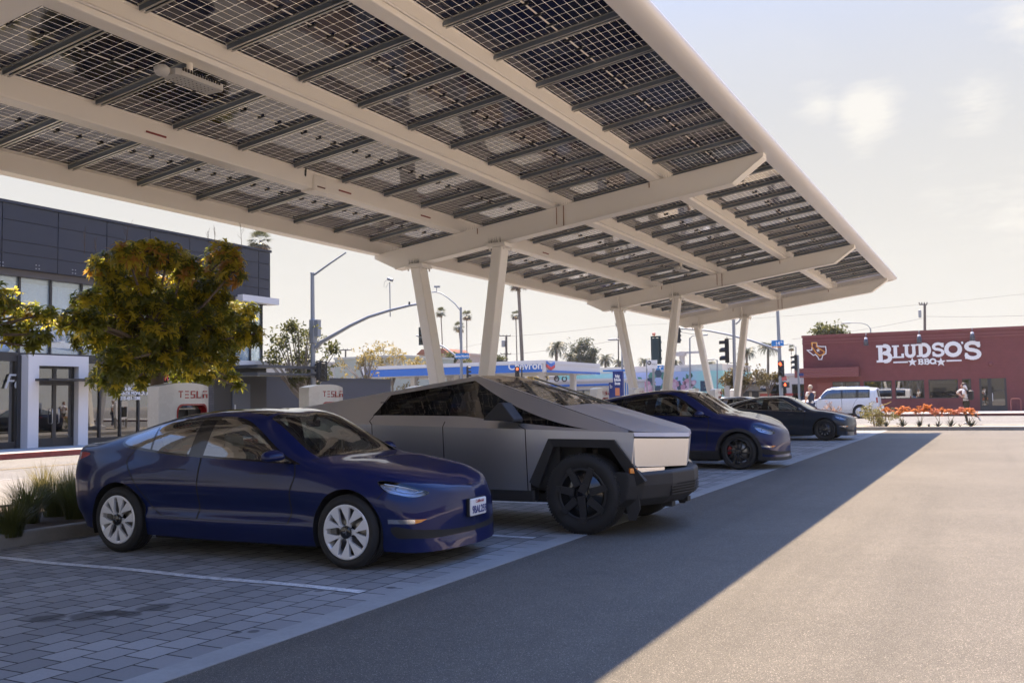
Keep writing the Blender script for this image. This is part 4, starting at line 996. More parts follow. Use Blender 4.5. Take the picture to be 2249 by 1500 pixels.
# ---- rounded cars from lofted guide lines
G3 = [
 # 0 centre line
 [(-2.33,0,1.09),(-2.31,0,1.10),(-2.26,0,1.105),(-1.98,0,1.145),(-1.50,0,1.262),(-.95,0,1.385),(-.30,0,1.446),(.25,0,1.408),(1.00,0,1.015),(1.40,0,.945),(1.80,0,.865),(2.05,0,.79),(2.18,0,.725),(2.235,0,.69)],
 # 1 roof rail / bonnet crest
 [(-2.36,0,1.055),(-2.33,.45,1.06),(-2.22,.68,1.065),(-1.95,.71,1.095),(-1.50,.645,1.21),(-.95,.605,1.338),(-.30,.592,1.392),(.25,.605,1.345),(.95,.72,.992),(1.40,.715,.925),(1.80,.69,.845),(2.02,.62,.765),(2.165,.36,.705),(2.25,0,.67)],
 # 2 waist
 [(-2.40,0,.96),(-2.37,.45,.965),(-2.22,.735,.97),(-1.95,.795,.985),(-1.50,.815,.985),(-.95,.82,.972),(-.30,.825,.958),(.25,.83,.945),(.92,.84,.912),(1.40,.835,.865),(1.80,.79,.79),(2.02,.685,.71),(2.185,.39,.655),(2.27,0,.625)],
 # 3 widest line
 [(-2.415,0,.75),(-2.385,.47,.75),(-2.20,.80,.75),(-1.90,.895,.755),(-1.44,.925,.75),(-.95,.91,.73),(-.30,.90,.71),(.25,.90,.70),(.85,.91,.69),(1.42,.925,.69),(1.85,.88,.62),(2.05,.755,.55),(2.205,.42,.51),(2.29,0,.49)],
 # 4 lower door
 [(-2.40,0,.45),(-2.36,.46,.45),(-2.18,.78,.44),(-1.90,.88,.42),(-1.44,.895,.46),(-.95,.858,.475),(-.30,.846,.47),(.25,.846,.47),(.85,.858,.47),(1.42,.895,.42),(1.85,.87,.35),(2.06,.765,.32),(2.20,.45,.30),(2.27,0,.295)],
 # 5 sill
 [(-2.26,0,.24),(-2.23,.45,.24),(-2.10,.72,.23),(-1.90,.82,.22),(-1.44,.84,.20),(-.95,.842,.19),(-.30,.838,.18),(.25,.838,.18),(.85,.842,.18),(1.42,.84,.18),(1.85,.83,.17),(2.07,.745,.16),(2.215,.45,.155),(2.285,0,.155)],
]
def morph(G, fx=lambda x: x, fz=lambda x, z: z, fy=lambda x, y, z: y): return [[(fx(x), fy(x, y, z), fz(x, z)) for x, y, z in g] for g in G]
def build_car(name, label, cat, G, paint, loc, rz, R, rr, xa, wstyle, rim_m, group=None, yo=.915, arch=.375, seat=M_seatw, side_tint=None, trim_m=None, clad=False, mono='sedan', plate=None, steer=0., suv=False, tw=.235):
    L = Loft(G); N1 = L.N-1
    root = thing(name, label, cat, loc, rz, group)
    regs = []
    if not suv:
        dlo = smoothpoly([(3.96, 1.42), (4.08, 1.25), (4.45, 1.15), (5.1, 1.10), (5.8, 1.09), (6.3, 1.12), (6.65, 1.20), (7.1, 1.42), (7.45, 1.66), (7.72, 1.86), (7.6, 1.91), (6.9, 1.93), (5.9, 1.90), (5.1, 1.84), (4.5, 1.72), (4.1, 1.58)], 4)
        cx0 = sum(p[0] for p in dlo)/len(dlo)
        outer = smoothpoly([(3.88, 1.42), (4.02, 1.19), (4.42, 1.08), (5.1, 1.035), (5.8, 1.03), (6.36, 1.06), (6.74, 1.15), (7.18, 1.37), (7.55, 1.61), (7.90, 1.90), (7.65, 1.97), (6.9, 1.98), (5.9, 1.955), (5.1, 1.90), (4.46, 1.79), (4.04, 1.65)], 4)
        bp = 5.87
    else:
        dlo = [(2.9, 1.18), (7.45, 1.12), (7.78, 1.45), (7.95, 1.93), (2.95, 1.93)]; outer = [(2.75, 1.08), (7.5, 1.04), (7.85, 1.4), (8.05, 1.985), (2.8, 1.985)]; bp = 5.75
    # shut lines first, then lamps, windows
    def sp(x, z): return L.inv(x, z)
    W0 = .028
    gaps = [[(bp, 1.93), (bp+.03, 3), (bp, 4.85)], [(7.80, 1.93), (7.92, 2.5), (7.91, 3.1), (7.84, 4.85)], [(4.36, 1.72), (4.22, 2.18), (4.42, 2.83), (4.86, 3.84), (5.17, 4.75)], [(7.84, 4.85), (bp, 4.85), (5.17, 4.75)]]
    if suv: gaps = [[(bp, 1.99), (bp-.02, 3), (bp, 4.05)], [(8.08, 1.95), (8.06, 2.5), (8.02, 3.2), (7.98, 4.05)], [(4.28, 1.97), (4.52, 2.4), (4.72, 3.0), (4.86, 3.6), (5.05, 4.05)], [(7.98, 4.05), (bp, 4.05), (5.05, 4.05)]]
    if not suv: gaps += [[(8.20, 0), (8.16, .5), (8.1, 1.0), (8.04, 1.36)], [(8.04, 1.36), (8.9, 1.52), (9.58, 1.68), (10.14, 1.76), (10.84, 1.68), (11.55, 1.45), (12.2, .97), (13, .72)], [(2.15, 0), (2.2, .6), (2.35, .95), (2.3, 1.4), (1.9, 1.9)], [(12.2, 2.3), (11.3, 2.1)][:0] or [(8.08, 2.02), (9.2, 2.02)][:0] or [(9.98, 2.52), (9.86, 2.8), (9.78, 3.0)]]
    for g in gaps: regs.append(('shut_lines', ribbon(smoothpoly(g, 8, False), W0 if len(g) else .01)))
    # flush door handles
    if not suv:
        for t_ in (5.3, 7.05): regs.append(('handle_line', ribbon([(t_, 2.42), (t_+.34, 2.40)], .032)))
    regs.append(('window_trim', outer)); regs.append(('window', dlo))
    if not suv:
        regs.append(('window_trim', ribbon([(bp-.13, 1.93), (bp-.05, 1.14)], .30)))
        regs.append(('window_trim', ribbon([(4.74, 1.78), (4.72, 1.12)], .05)))
        ws = [(7.12, 0), (7.12, .5), (7.16, .80), (7.5, .82), (7.8, .84), (7.985, .86), (8.03, .6), (8.06, 0)]
        wo = [(7.03, 0), (7.03, .5), (7.06, .90), (7.5, .92), (7.85, .94), (8.07, .95), (8.14, .6), (8.17, 0)]
        regs += [('window_trim', wo), ('windscreen', ws), ('roof_glass', [(4.5, 0), (4.5, .7), (4.7, .86), (6, .88), (6.98, .88), (6.98, 0)]), ('rear_glass', [(3.2, 0), (3.2, .5), (3.4, .62), (4.4, .62), (4.42, 0)])]
    else:
        regs += [('window_trim', ribbon([(bp-.05, 1.93), (bp, 1.1)], .16)), ('window_trim', ribbon([(4.35, 1.93), (4.3, 1.1)], .3)),
                 ('windscreen', [(7.1, 0), (7.15, .82), (7.98, .86), (8.02, 0)]), ('rear_glass', [(.1, 1.15), (1.2, 1.15), (1.5, 1.3), (1.5, 1.75), (1.2, 1.9), (.1, 1.9)])]
    # front: lamps, intake, fog strip
    if not suv:
        hl = smoothpoly([(9.82, 2.16), (9.90, 2.44), (10.08, 2.58), (10.5, 2.54), (11.11, 2.40), (11.44, 2.04), (10.86, 1.76), (10.3, 1.90)], 4)
        regs.append(('window_trim', ribbon(hl+[hl[0]], .075)))
        regs.append(('headlamp', hl))
        regs += [('intake', smoothpoly([(13, 3.82), (12.32, 3.82), (11.6, 3.78), (10.96, 3.76), (10.15, 3.80), (10.22, 4.2), (10.40, 4.5), (10.99, 4.40), (11.52, 4.40), (12.32, 4.28), (13, 4.24)], 3, False)),
                 ('fog_strip', [(10.05, 3.56), (11.07, 3.40), (11.07, 3.55), (10.05, 3.69)]), ('turn_lamp', [(11.07, 3.40), (11.42, 3.36), (11.25, 3.48), (11.07, 3.55)])]
        regs.append(('tail_lamp', smoothpoly([(1.55, 1.72), (2.1, 1.6), (2.75, 1.75), (2.85, 1.95), (2.3, 2.2), (1.6, 2.35), (1.35, 2.1)], 3)))
    else:
        regs += [('tail_lamp', [(1.75, 1.95), (2.12, 1.95), (2.12, 2.75), (1.75, 2.75)]), ('headlamp', [(10.9, 1.5), (11.6, 1.5), (12.0, 1.95), (11., 1.98)])]
    lower = [(t_, L.K-1-.36) for t_ in (3.9, 4.6, 7.6, 8.2)]
    if clad: regs.append(('cladding', dens([(0, 5.05), (13, 5.05), (13, 6), (0, 6)], .2)))
    if clad:
        for x in xa:
            regs.append(('cladding', [L.inv(x+(arch+.075)*cos(a), R+(arch+.075)*sin(a)) for a in np.linspace(-.62, pi+.62, 50)]))
    arches = []
    for x in xa:
        pts = [L.inv(x+arch*cos(a), R+.01+arch*sin(a)) for a in np.linspace(-.30, pi+.30, 46)]
        lo = [(pts[-1][0]-.0, L.K-1), (pts[0][0]+.0, L.K-1)]
        pts = [p for p in pts if p[1] < L.K-1.002]
        ring = pts+[(pts[-1][0], L.K-1), (pts[0][0], L.K-1)]
        regs.append(('arch', ring, .08)); arches.append(pts)
    outl = [(0, 0), (N1, 0), (N1, L.K-1), (0, L.K-1)]
    D_, X, NV = patchwork(L.at, outl, regs, .105, .105)
    # orientation of normals: should point away from the axis
    k = np.argmax(X[:, 1]); flip = 1 if NV[k, 1] > 0 else -1
    tint = side_tint or M_side
    mats_ = {'body': paint, 'shut_lines': M_gap, 'handle_line': trim_m or M_gap, 'window_trim': M_trim, 'roof_glass': M_roofg, 'rear_glass': M_dark, 'windscreen': M_wind, 'intake': M_intake, 'cladding': M_clad, 'fog_strip': M_refl}
    bo = half_obj('body', D_['body'], paint, root, flip, 1, both=True)
    for nm in ('shut_lines', 'window_trim', 'roof_glass', 'rear_glass', 'windscreen', 'intake', 'cladding', 'handle_line'):
        if nm in D_: half_obj({'shut_lines': 'shut_lines', 'handle_line': 'door_handles'}.get(nm, nm), D_[nm], mats_[nm], root, flip, 1, both=True)
    for nm, m in (('window', tint), ('headlamp', M_lens), ('tail_lamp', M_tail), ('fog_strip', M_refl), ('turn_lamp', M_amber)):
        for s_ in (1, -1):
            if nm in D_:
                o = half_obj({'window': 'side_window', 'fog_strip': 'fog_lamp'}.get(nm, nm), D_[nm], m, root, flip, s_)
                if nm == 'headlamp':
                    h2 = half_obj('reflector', D_[nm], mat('lamp_bowl', (.62, .65, .72), .3, .4, var=.3, vs=25), o, flip, s_, push=-.05)
                    Xh = D_[nm][0][np.unique(D_[nm][1])]; c = Xh.mean(0)*np.array([1, s_, 1]); pj = MB()
                    pj.lathe([(.0, .0), (.028, .0), (.034, .03), (.025, .05)], 'z', 14); pj.v = [(c[0]-.085+p[2]*.6, c[1]-s_*.02+p[0], c[2]-.012+p[1]) for p in pj.v]; pj.obj('projector', M_refl, o)
                    e = L.at([10.0, 10.3, 10.65, 11.0, 11.3], [2.46, 2.47, 2.44, 2.34, 2.12] if not suv else [1.9]*5)
                    MB().tube([(p[0]-.014, (p[1]-.012)*s_, p[2]+.012) for p in e], .007, 6).obj('light_strip', M_refl, o)
                    e = L.at([10.0, 10.4, 10.8, 11.2], [2.2, 2.08, 1.96, 1.98])
                    MB().tube([(p[0]-.04, (p[1]-.035)*s_, p[2]-.006) for p in e], .012, 6).obj('reflector_bar', M_chrome, o)
    # wheel housings
    for x in xa:
        n = 24
        for s_ in (1, -1):
            w = MB(); P = [(x+(arch+.002)*cos(a), R+.01+(arch+.002)*sin(a)) for a in np.linspace(-.45, pi+.45, n)]
            for i in range(n-1):
                (x0, z0), (x1, z1) = P[i], P[i+1]
                w.add([(x0, s_*(yo-.012), z0), (x1, s_*(yo-.012), z1), (x1, s_*.52, z1), (x0, s_*.52, z0)], [(0, 1, 2, 3)])
            w.add([(p[0], s_*.52, p[1]) for p in P], [tuple(range(n))]); w.obj('wheel_housing', M_liner, root)
    ins = MB().box((xa[1]+arch+.05, -.80, .16), (xa[0]-arch-.05, .80, .22)); ins.box((-2.0*abs(xa[1])/1.44, -.6, .2), (2.0, .6, .26)); ins.obj('underbody', M_liner, root)
    zs = float(np.max(X[:, 2])); zw = float(L.at([6.], [2.])[0, 2])
    # cabin
    cab = MB(); cab.box((-1.3, -.70, .26), (.95, .70, .30)); cab.box((.62, -.70, .55), (1.0, .70, zw-.06), bev=.04); cab.box((.35, -.16, .3), (.7, .16, .62), bev=.03)
    for s_ in (1, -1): cab.box((-1.2, s_*.76-.03, .3), (.85, s_*.76+.03, zw-.10), bev=.01)
    cab.box((-1.75, -.66, .5), (-1.25, .66, zw-.02), bev=.04)
    cab.obj('cabin', M_dash, root)
    sw = MB(); c0 = Vector((.42, .37, zw+.0)); tilt = Matrix.Rotation(radians(-25), 3, 'Y')
    sw.tube([c0+tilt @ Vector((0, .18*cos(a), .18*sin(a))) for a in np.linspace(0, 2*pi, 25)], .015, 6); sw.tube([c0, c0+Vector((.25, 0, -.12))], .025, 6); sw.bar(c0+Vector((0, -.17, 0)), c0+Vector((0, .17, 0)), .02, .04); sw.obj('steering_wheel', M_dash, root)
    if not suv: MB().box((.60, -.19, zw-.03), (.62, .19, zw+.16)).obj('screen', M_trim, root)
    def seatm(x, y, w):
        s_ = MB(); s_.box((x-.02, y-w, .34), (x+.50, y+w, .50), bev=.05)
        M = Matrix.Translation((x, y, .45)) @ Matrix.Rotation(radians(-16), 4, 'Y'); s_.box((-.14, -w, 0), (.02, w, zw-.45+.08), 0, M, bev=.05)
        n = 2 if w > .4 else 1
        for k in range(n): yy = 0 if n == 1 else (-.33 if k == 0 else .33); s_.box((-.10, yy-.12, zw-.45+.11), (.0, yy+.12, zw-.45+.28), 0, M, bev=.035)
        o = s_.obj('seat', seat, root); bevel(o, .03, 2); return o
    for s_ in (1, -1): seatm(-.12, s_*.37, .24)
    seatm(-1.02, 0, .62)
    rm2 = MB().box((.36, -.11, zs-.20), (.39, .11, zs-.13), bev=.01); rm2.tube([(.38, 0, zs-.14), (.42, 0, zs-.07)], .015, 6); rm2.obj('rear_view_mirror', M_trim, root)
    # door mirrors
    for s_ in (1, -1):
        p = L.at([7.72], [1.97])[0]; m = MB(); y0 = p[1]-.02
        prof = [(-.10, .0), (-.09, .11), (.0, .135), (.10, .07), (.10, .0)]
        vs = []
        for k, (yy, sc, dx) in enumerate(((.07, .75, 0), (.12, 1., 0), (.22, .95, -.02), (.27, .6, -.05))):
            vs += [(p[0]-.06+dx+a*sc*.9, s_*(y0+yy), p[2]+.02+b_*sc*.95+(.01 if k else .02)) for a, b_ in prof]
        q = len(prof); m.add(vs, [(i*q+j, i*q+(j+1) % q, (i+1)*q+(j+1) % q, (i+1)*q+j) for i in range(3) for j in range(q)]+[tuple(range(q)), tuple(range(3*q, 4*q))], 0, True)
        m.box((p[0]-.08, min(s_*(y0-.02), s_*(y0+.10)), p[2]+.0), (p[0]+.05, max(s_*(y0-.02), s_*(y0+.10)), p[2]+.035), 1)
        o = recalc(m.obj('door_mirror', [paint, M_trim], root)); mm = o.modifiers.new('s', 'SUBSURF'); mm.levels = mm.render_levels = 1
    add_wheels(root, wheel_meshes(R, rr, tw, wstyle, rim_m, mono), R, xa, yo, steer)
    if trim_m:     # bright line round the side glass
        for s_ in (1, -1):
            P = L.at([p[0] for p in outer[::2]+outer[:1]], [p[1] for p in outer[::2]+outer[:1]]); MB().tube([(a, s_*(b+.004), c) for a, b, c in P], .010, 6, cap=False).obj('window_surround', trim_m, root)
    if plate:
        zf = .50; xf = max(float(L.at([13.], [q])[0, 0]) for q in np.linspace(2.6, 3.6, 7))+.022
        pl = MB().box((-.03, -.155, -.08), (.0, .155, .08), bev=.008).obj('number_plate', M_plate, root, (xf+.004, 0, zf))
        bevel(MB().box((-.05, -.16, -.085), (-.012, .16, .085)).obj('plate_holder', M_clad, pl), .008)
        text('lettering', plate, .098, (.003, -.135, -.055), RYp, UP, M_pblue, pl, .001, .002, xs=.78)
        text('lettering', 'California', .042, (.003, -.07, .040), RYp, UP, M_chred, pl, .001, 0, shear=.3)
    if mono == 'sedan' or mono == 'cross':
        p = L.at([12.75], [.25])[0]; e = MB().box((-.004, -.035, 0), (.012, .035, .004)).box((-.05, -.007, 0), (.0, .007, .004)); e.obj('bonnet_emblem', M_chrome, root, (p[0]-.01, 0, p[2]+.012))
    return root, L
def mid_guide(G):        # one more line along the doors: a crisp step under the lower crease
    m = [tuple((a+b)/2 for a, b in zip(p, q)) for p, q in zip(G[4], G[5])]
    for i, (y, z) in zip(range(4, 10), ((.893, .36), (.890, .365), (.884, .36), (.884, .36), (.890, .36), (.897, .33))): m[i] = (m[i][0], y, z)
    return G[:5]+[m, G[5]]
G3 = mid_guide(G3)
blue = paintm('deep_blue_paint', (.003, .010, .068), .0, .4)
XA = (1.4375, -1.4375)
car1, L1 = build_car('saloon_car', 'glossy deep blue four door saloon with silver twisted spoke wheels and a white number plate', 'car', G3, blue, (-6.76, 7.90, 0), radians(1.2), .335, .245, XA, 'turbine', M_silver, plate='9BAL259')

# crossover: the same family shape, taller and rounder at the tail
def fzY(x, z):
    k = 1.125 if z > .9 else 1+.125*max(0, z-.3)/.6
    zz = z*k+.02
    if x < -1.0 and z > 1.0: zz += .10*min(1, (-1.0-x)/.9)*min(1, (z-1.0)/.08)
    return zz
GY = morph(G3, lambda x: x*1.012, fzY, lambda x, y, z: y*1.035)
night = paintm('inky_blue_paint', (.003, .011, .078), .0, .4)
XY = (1.445, -1.445)
car3, L3 = build_car('crossover_car', 'deep blue tall crossover with black spoked wheels, a driver sitting inside', 'car', GY, night, (-6.25, 20.42, 0), 0, .365, .27, XY, 'uber', M_dalloy, yo=.945, arch=.405, seat=M_seatb, side_tint=glass('clear_side_glass', (.62, .68, .68), 1.3), clad=True, mono='cross', tw=.25)
blackp = paintm('black_paint', (.006, .007, .009), 0., .4)
def recolour(root, pairs):
    for o in root.children_recursive:
        if o.type == 'MESH' and any(m in pairs for m in o.data.materials):
            o.data = o.data.copy()
            for i, m in enumerate(o.data.materials):
                if m in pairs: o.data.materials[i] = pairs[m]
    return root
c = copy_tree(car3); c.location = (-6.95, 23.55, 0); c['label'] = 'near black crossover hidden beyond the blue crossover, only its nose and roof showing'; recolour(c, {night: blackp})

# liftback saloon in grey blue with bright window line
GS = morph(G3, lambda x: x*1.03, lambda x, z: z*1.0+(.02 if z > .3 else 0), lambda x, y, z: y*1.06)
greyb = paintm('grey_blue_paint', (.020, .030, .050), .2, .35)
car4, L4 = build_car('liftback_car', 'dark grey blue liftback with bright window surround and black wheels, half in sun', 'car', GS, greyb, (-6.62, 33.4, 0), 0, .35, .25, (1.48, -1.48), 'slots', M_dalloy, yo=.975, arch=.39, seat=M_seatb, trim_m=M_chrome, mono='lift', tw=.245)
c = copy_tree(car4); c.location = (-8.6, 36.4, 0); c['label'] = 'dark saloon in the last bay, only its roof showing over the grey blue liftback'; recolour(c, {greyb: paintm('navy_paint', (.012, .02, .05), .4, .3)})

# big white sport utility across the street (nose to -x)
GU = [
 [(-2.45,0,1.86),(-2.44,0,1.865),(-2.40,0,1.87),(-1.95,0,1.89),(-1.5,0,1.90),(-.95,0,1.90),(-.2,0,1.89),(.55,0,1.83),(1.15,0,1.24),(1.55,0,1.19),(2.05,0,1.15),(2.45,0,1.11),(2.60,0,1.06),(2.63,0,1.02)],
 [(-2.47,0,1.80),(-2.46,.5,1.80),(-2.40,.76,1.80),(-1.95,.78,1.82),(-1.5,.78,1.83),(-.95,.78,1.83),(-.2,.775,1.82),(.5,.765,1.76),(1.10,.84,1.21),(1.55,.86,1.17),(2.05,.85,1.12),(2.42,.80,1.07),(2.58,.5,1.03),(2.64,0,1.0)],
 [(-2.55,0,1.25),(-2.54,.5,1.25),(-2.46,.92,1.25),(-1.95,.965,1.25),(-1.5,.97,1.24),(-.95,.975,1.23),(-.2,.98,1.22),(.55,.98,1.21),(1.10,.98,1.17),(1.55,.98,1.08),(2.05,.97,1.02),(2.42,.90,.98),(2.62,.5,.95),(2.67,0,.93)],
 [(-2.58,0,.85),(-2.57,.5,.85),(-2.48,.95,.85),(-1.95,1.0,.85),(-1.5,1.01,.85),(-.95,1.01,.85),(-.2,1.01,.84),(.55,1.01,.83),(1.1,1.01,.82),(1.55,1.02,.80),(2.05,1.0,.76),(2.44,.92,.72),(2.64,.5,.70),(2.70,0,.68)],
 [(-2.58,0,.60),(-2.57,.5,.60),(-2.47,.93,.60),(-1.95,.98,.58),(-1.5,.99,.56),(-.95,.98,.52),(-.2,.975,.50),(.55,.975,.50),(1.1,.98,.50),(1.55,1.0,.52),(2.05,.98,.50),(2.44,.9,.48),(2.62,.5,.46),(2.68,0,.46)],
 [(-2.5,0,.36),(-2.49,.5,.36),(-2.4,.85,.36),(-1.95,.93,.34),(-1.5,.93,.33),(-.95,.92,.32),(-.2,.92,.31),(.55,.92,.31),(1.1,.92,.31),(1.55,.93,.31),(2.05,.92,.30),(2.44,.85,.28),(2.6,.5,.28),(2.65,0,.28)]]
whitep = paintm('white_paint', (.68, .69, .71), 0., .35)
pS = onY(1840, 905, 63.5)
car5, L5 = build_car('sport_utility', 'large white sport utility with dark rear glass, parked before the maroon restaurant', 'car', GU, whitep, (pS.x, 63.5, 0), pi, .40, .27, (1.47, -1.47), 'slots', M_silver, yo=.985, arch=.45, seat=M_seatb, side_tint=M_dark, mono='suv', suv=True, tw=.26)
MB().tube([(-1.9, .72, 1.90), (-1.8, .72, 1.95), (.2, .72, 1.93), (.3, .72, 1.87)], .02, 6).tube([(-1.9, -.72, 1.90), (-1.8, -.72, 1.95), (.2, -.72, 1.93), (.3, -.72, 1.87)], .02, 6).obj('roof_rails', M_chrome, car5)
# small traffic standing beyond the junction
far = [((-9.4, 70.5, 0), .3, whitep, 'white saloon far off, left of the standing man'), ((-15.6, 61, 0), -.1, paintm('silver_paint', (.42, .43, .45), .5, .3), 'silver saloon seen between the last raking columns'),
       ((-20.5, 78, 0), pi/2, blue, 'distant blue saloon right of the last raking column'), ((-30.5, 54, 0), .05, paintm('red_car_paint', (.20, .02, .02), .2, .3), 'red saloon glimpsed left of the kiosk')]
for loc, rz, p_, lab in far:
    c = copy_tree(car1); c.location = loc; c.rotation_euler = (0, 0, rz); c['label'] = lab; recolour(c, {blue: p_}) if p_ is not blue else None
    for ch in list(c.children):
        if ch.name.startswith('number_plate'):
            for k in list(ch.children): bpy.data.objects.remove(k)
            bpy.data.objects.remove(ch)
# ================================================================== ANGULAR STEEL PICKUP
def steel():
    t = NT('brushed_stainless'); v = t.coord(scale=(1, 1, 1)); n1 = t.noise(t.coord(scale=(.6, 1, 14)), 9, 4, .7); n2 = t.noise(v, 1.6, 4, .6)
    t.ln(t.mix(n2, (.70, .705, .72), (.77, .775, .79)), t.b.inputs['Base Color']); t.set(Metallic=.9, Anisotropic=.0)
    t.ln(t.math('MULTIPLY_ADD', n1, .10, t.math('MULTIPLY_ADD', n2, .06, .22)), t.b.inputs['Roughness']); return t.m
M_ss = steel()
CT = thing('electric_pickup', 'angular bare stainless steel pickup with flat facets and huge black wheels', 'pickup truck', (-5.98, 10.80, 0), 0)
HW = 1.0
def shoulder(x):   # crease line along the flank
    x = np.asarray(x, float); z = np.interp(x, [-2.95, 2.42], [1.275, 1.125]); y = np.interp(x, [-2.95, -.5, .8, 2.42], [.955, 1.005, 1.005, .965]); return np.stack([x, y, z], -1)
def rail(x):       # upper edge: tail -> peak -> nose
    x = np.asarray(x, float); z = np.interp(x, [-2.92, .30, 2.42], [1.36, 1.80, 1.132]); y = np.interp(x, [-2.92, .30, 2.42], [.80, .64, .955]); return np.stack([x, y, z], -1)
def flank(u, v):   # v 0..1 shoulder->rail ; v<0 below shoulder (metres)
    s, r = shoulder(u), rail(u); up = s+(r-s)*np.clip(v, 0, 1)[:, None]
    d = np.clip(-v, 0, 2)[:, None]; dn = np.stack([s[:, 0]-0*d[:, 0], s[:, 1]-.075*d[:, 0]**1.2, s[:, 2]-d[:, 0]], -1)
    return np.where((v >= 0)[:, None], up, dn)
def uv(x, z):      # (x, z) on the flank -> parameters
    sz = float(shoulder([x])[0, 2]); rz = float(rail([x])[0, 2])
    return (x, (z-sz)/(rz-sz)) if z >= sz else (x, z-sz)
XFr, RW = 1.8175, .445
XRr = -XFr
# upper cant panels with the glasshouse
dlo = [uv(-1.06, 1.335), uv(-.90, 1.600), uv(.28, 1.735), uv(1.93, 1.222)]
dlo = [(a, max(b, .10)) for a, b in dlo]; dlo = [dlo[0]]+[uv(-.90, 1.585)]+[uv(.29, 1.742)]+[(1.90, .12)]
regs = [('shut_lines', ribbon([(-1.02, 0), (-1.08, .11)], .014)), ('shut_lines', ribbon([(.02, 0), (.03, .11)], .012)), ('shut_lines', ribbon([(1.12, 0), (1.02, .11)], .012)), ('shut_lines', ribbon([(-1.075, .11), (-.925, .86)], .012)),
        ('window', dlo, .08)]
D1, X1, N1_ = patchwork(flank, [(-2.92, 0), (2.36, 0), (2.36, .96), (.30, 1), (-2.92, 1)], regs, .2, .25, False)
# lower flank with trapezoid arches
def low(x, z): return (x, z-float(shoulder([x])[0, 2]))
def arch_poly(cx, o=0.):   # outer outline of the cladding
    return [(cx-.66-o, .56-o*.3), (cx-.40-o*.55, 1.055+o), (cx+.38+o*.55, 1.045+o), (cx+.72+o, .60-o*.3)]
lowo = [low(-2.90, 1.2745), low(2.418, 1.1255), low(2.418, .72), low(2.30, .50), low(-2.6, .55), low(-2.85, .72)]
lowo = [(-2.92, 0), (2.42, 0), low(2.42, .74), low(XFr+.72, .60), low(XFr-.66, .46), low(XRr+.72, .47), low(XRr-.66, .56), low(-2.90, .72)]
regs = []
for x in (-1.02, .02, 1.12): regs.append(('shut_lines', ribbon([(x, 0), (x+.0, -.72)], .012)))
for cx in (XFr, XRr):
    P = arch_poly(cx); base = [low(*p) for p in P]; regs.append(('hole', [low(P[0][0], .40)]+base+[low(P[3][0], .40)], .2))
D2, X2, N2_ = patchwork(flank, lowo, regs, .25, .2, False)
def flat_obj(name, data, m, parent, sides=(1, -1)):
    X, F, N = data; use = np.unique(F); mp = np.full(len(X), -1); mp[use] = np.arange(len(use)); x = X[use]; f = mp[F]; V, T = [], []
    nrm = np.cross(x[f[:, 1]]-x[f[:, 0]], x[f[:, 2]]-x[f[:, 0]]).sum(0); fl = 1 if nrm[1] > 0 else -1
    for s_ in sides: T.append((f if fl*s_ > 0 else f[:, ::-1])+sum(len(v) for v in V)); V.append(x*np.array([1, s_, 1]))
    me = bpy.data.meshes.new(name); me.from_pydata(np.concatenate(V).tolist(), [], np.concatenate(T).tolist()); me.materials.append(m); me.update(); return link(name, me, parent)
flat_obj('cant_panel', D1['body'], M_ss, CT); flat_obj('body_side', D2['body'], M_ss, CT)
for D_ in (D1, D2): flat_obj('shut_lines', D_['shut_lines'], M_gap, CT)
M_ctg = glass('truck_glass', (.13, .14, .15), 1.3); M_ctw = glass('truck_windscreen', (.42, .46, .45), 2.2)
for s_ in (1, -1): flat_obj('side_window', D1['window'], M_ctg, CT, (s_,))
# window divisions sit just inside the glass
for s_ in (1, -1):
    b = MB()
    for x0, x1, w in ((.03, .0, .05), (.98, 1.0, .05)):
        a, c_ = flank(np.array([x0]), np.array([.12]))[0], flank(np.array([x1]), np.array([.95 if x0 < .5 else .93]))[0]
        b.bar((a[0], s_*(a[1]-.012), a[2]), (c_[0], s_*(c_[1]-.012), c_[2]), w, .01, up=(0, 1, 0))
    b.obj('window_pillars', M_trim, CT)
# top: bonnet, windscreen, roof, bed cover - crowned slightly at the middle
def rl_(x): p = rail([x])[0]; return Vector(p)
def cen(x, dz=.018): p = rail([x])[0]; return Vector((x, 0, p[2]+dz))
nose_c, nose_k = Vector((2.62, .50, 1.105)), Vector((2.745, 0, 1.085))
top = MB(); g = []
nc = Vector((2.42, .955, 1.132))
xw, xr_ = 1.50, .10
def strip(mb, x0, x1, inset, mi=0, up=0.):
    n = 6
    for k in range(n):
        a, b = x0+(x1-x0)*k/n, x0+(x1-x0)*(k+1)/n; P = []
        for x in (a, b):
            r, c_ = rl_(x), cen(x); r = c_+(r-c_)*(1-inset/r.y); P.append((r, c_, Vector((r.x, -r.y, r.z))))
        z = Vector((0, 0, up))
        mb.add([P[0][0]+z, P[0][1]+z, P[0][2]+z, P[1][0]+z, P[1][1]+z, P[1][2]+z], [(0, 1, 4, 3), (1, 2, 5, 4)], mi)
    return mb
recalc(strip(MB(), -2.92, -.72, .0).obj('bed_cover', M_clad, CT))
recalc(strip(MB(), -.70, .30, .07).obj('roof_glass', M_roofg, CT))
recalc(strip(MB(), .30, xw, .07).obj('windscreen', M_ctw, CT))
fr_ = MB()
for s_ in (1, -1):
    for x0, x1 in ((-.72, .30), (.30, xw)):
        a, b = rl_(x0), rl_(x1); ca, cb_ = cen(x0), cen(x1); ia, ib = ca+(a-ca)*(1-.07/a.y), cb_+(b-cb_)*(1-.07/b.y)
        f_ = lambda p: (p.x, s_*p.y, p.z)
        fr_.add([f_(a), f_(b), f_(ib), f_(ia)], [(0, 1, 2, 3)])
recalc(fr_.obj('cant_rail_top', M_ss, CT))
hd = MB()
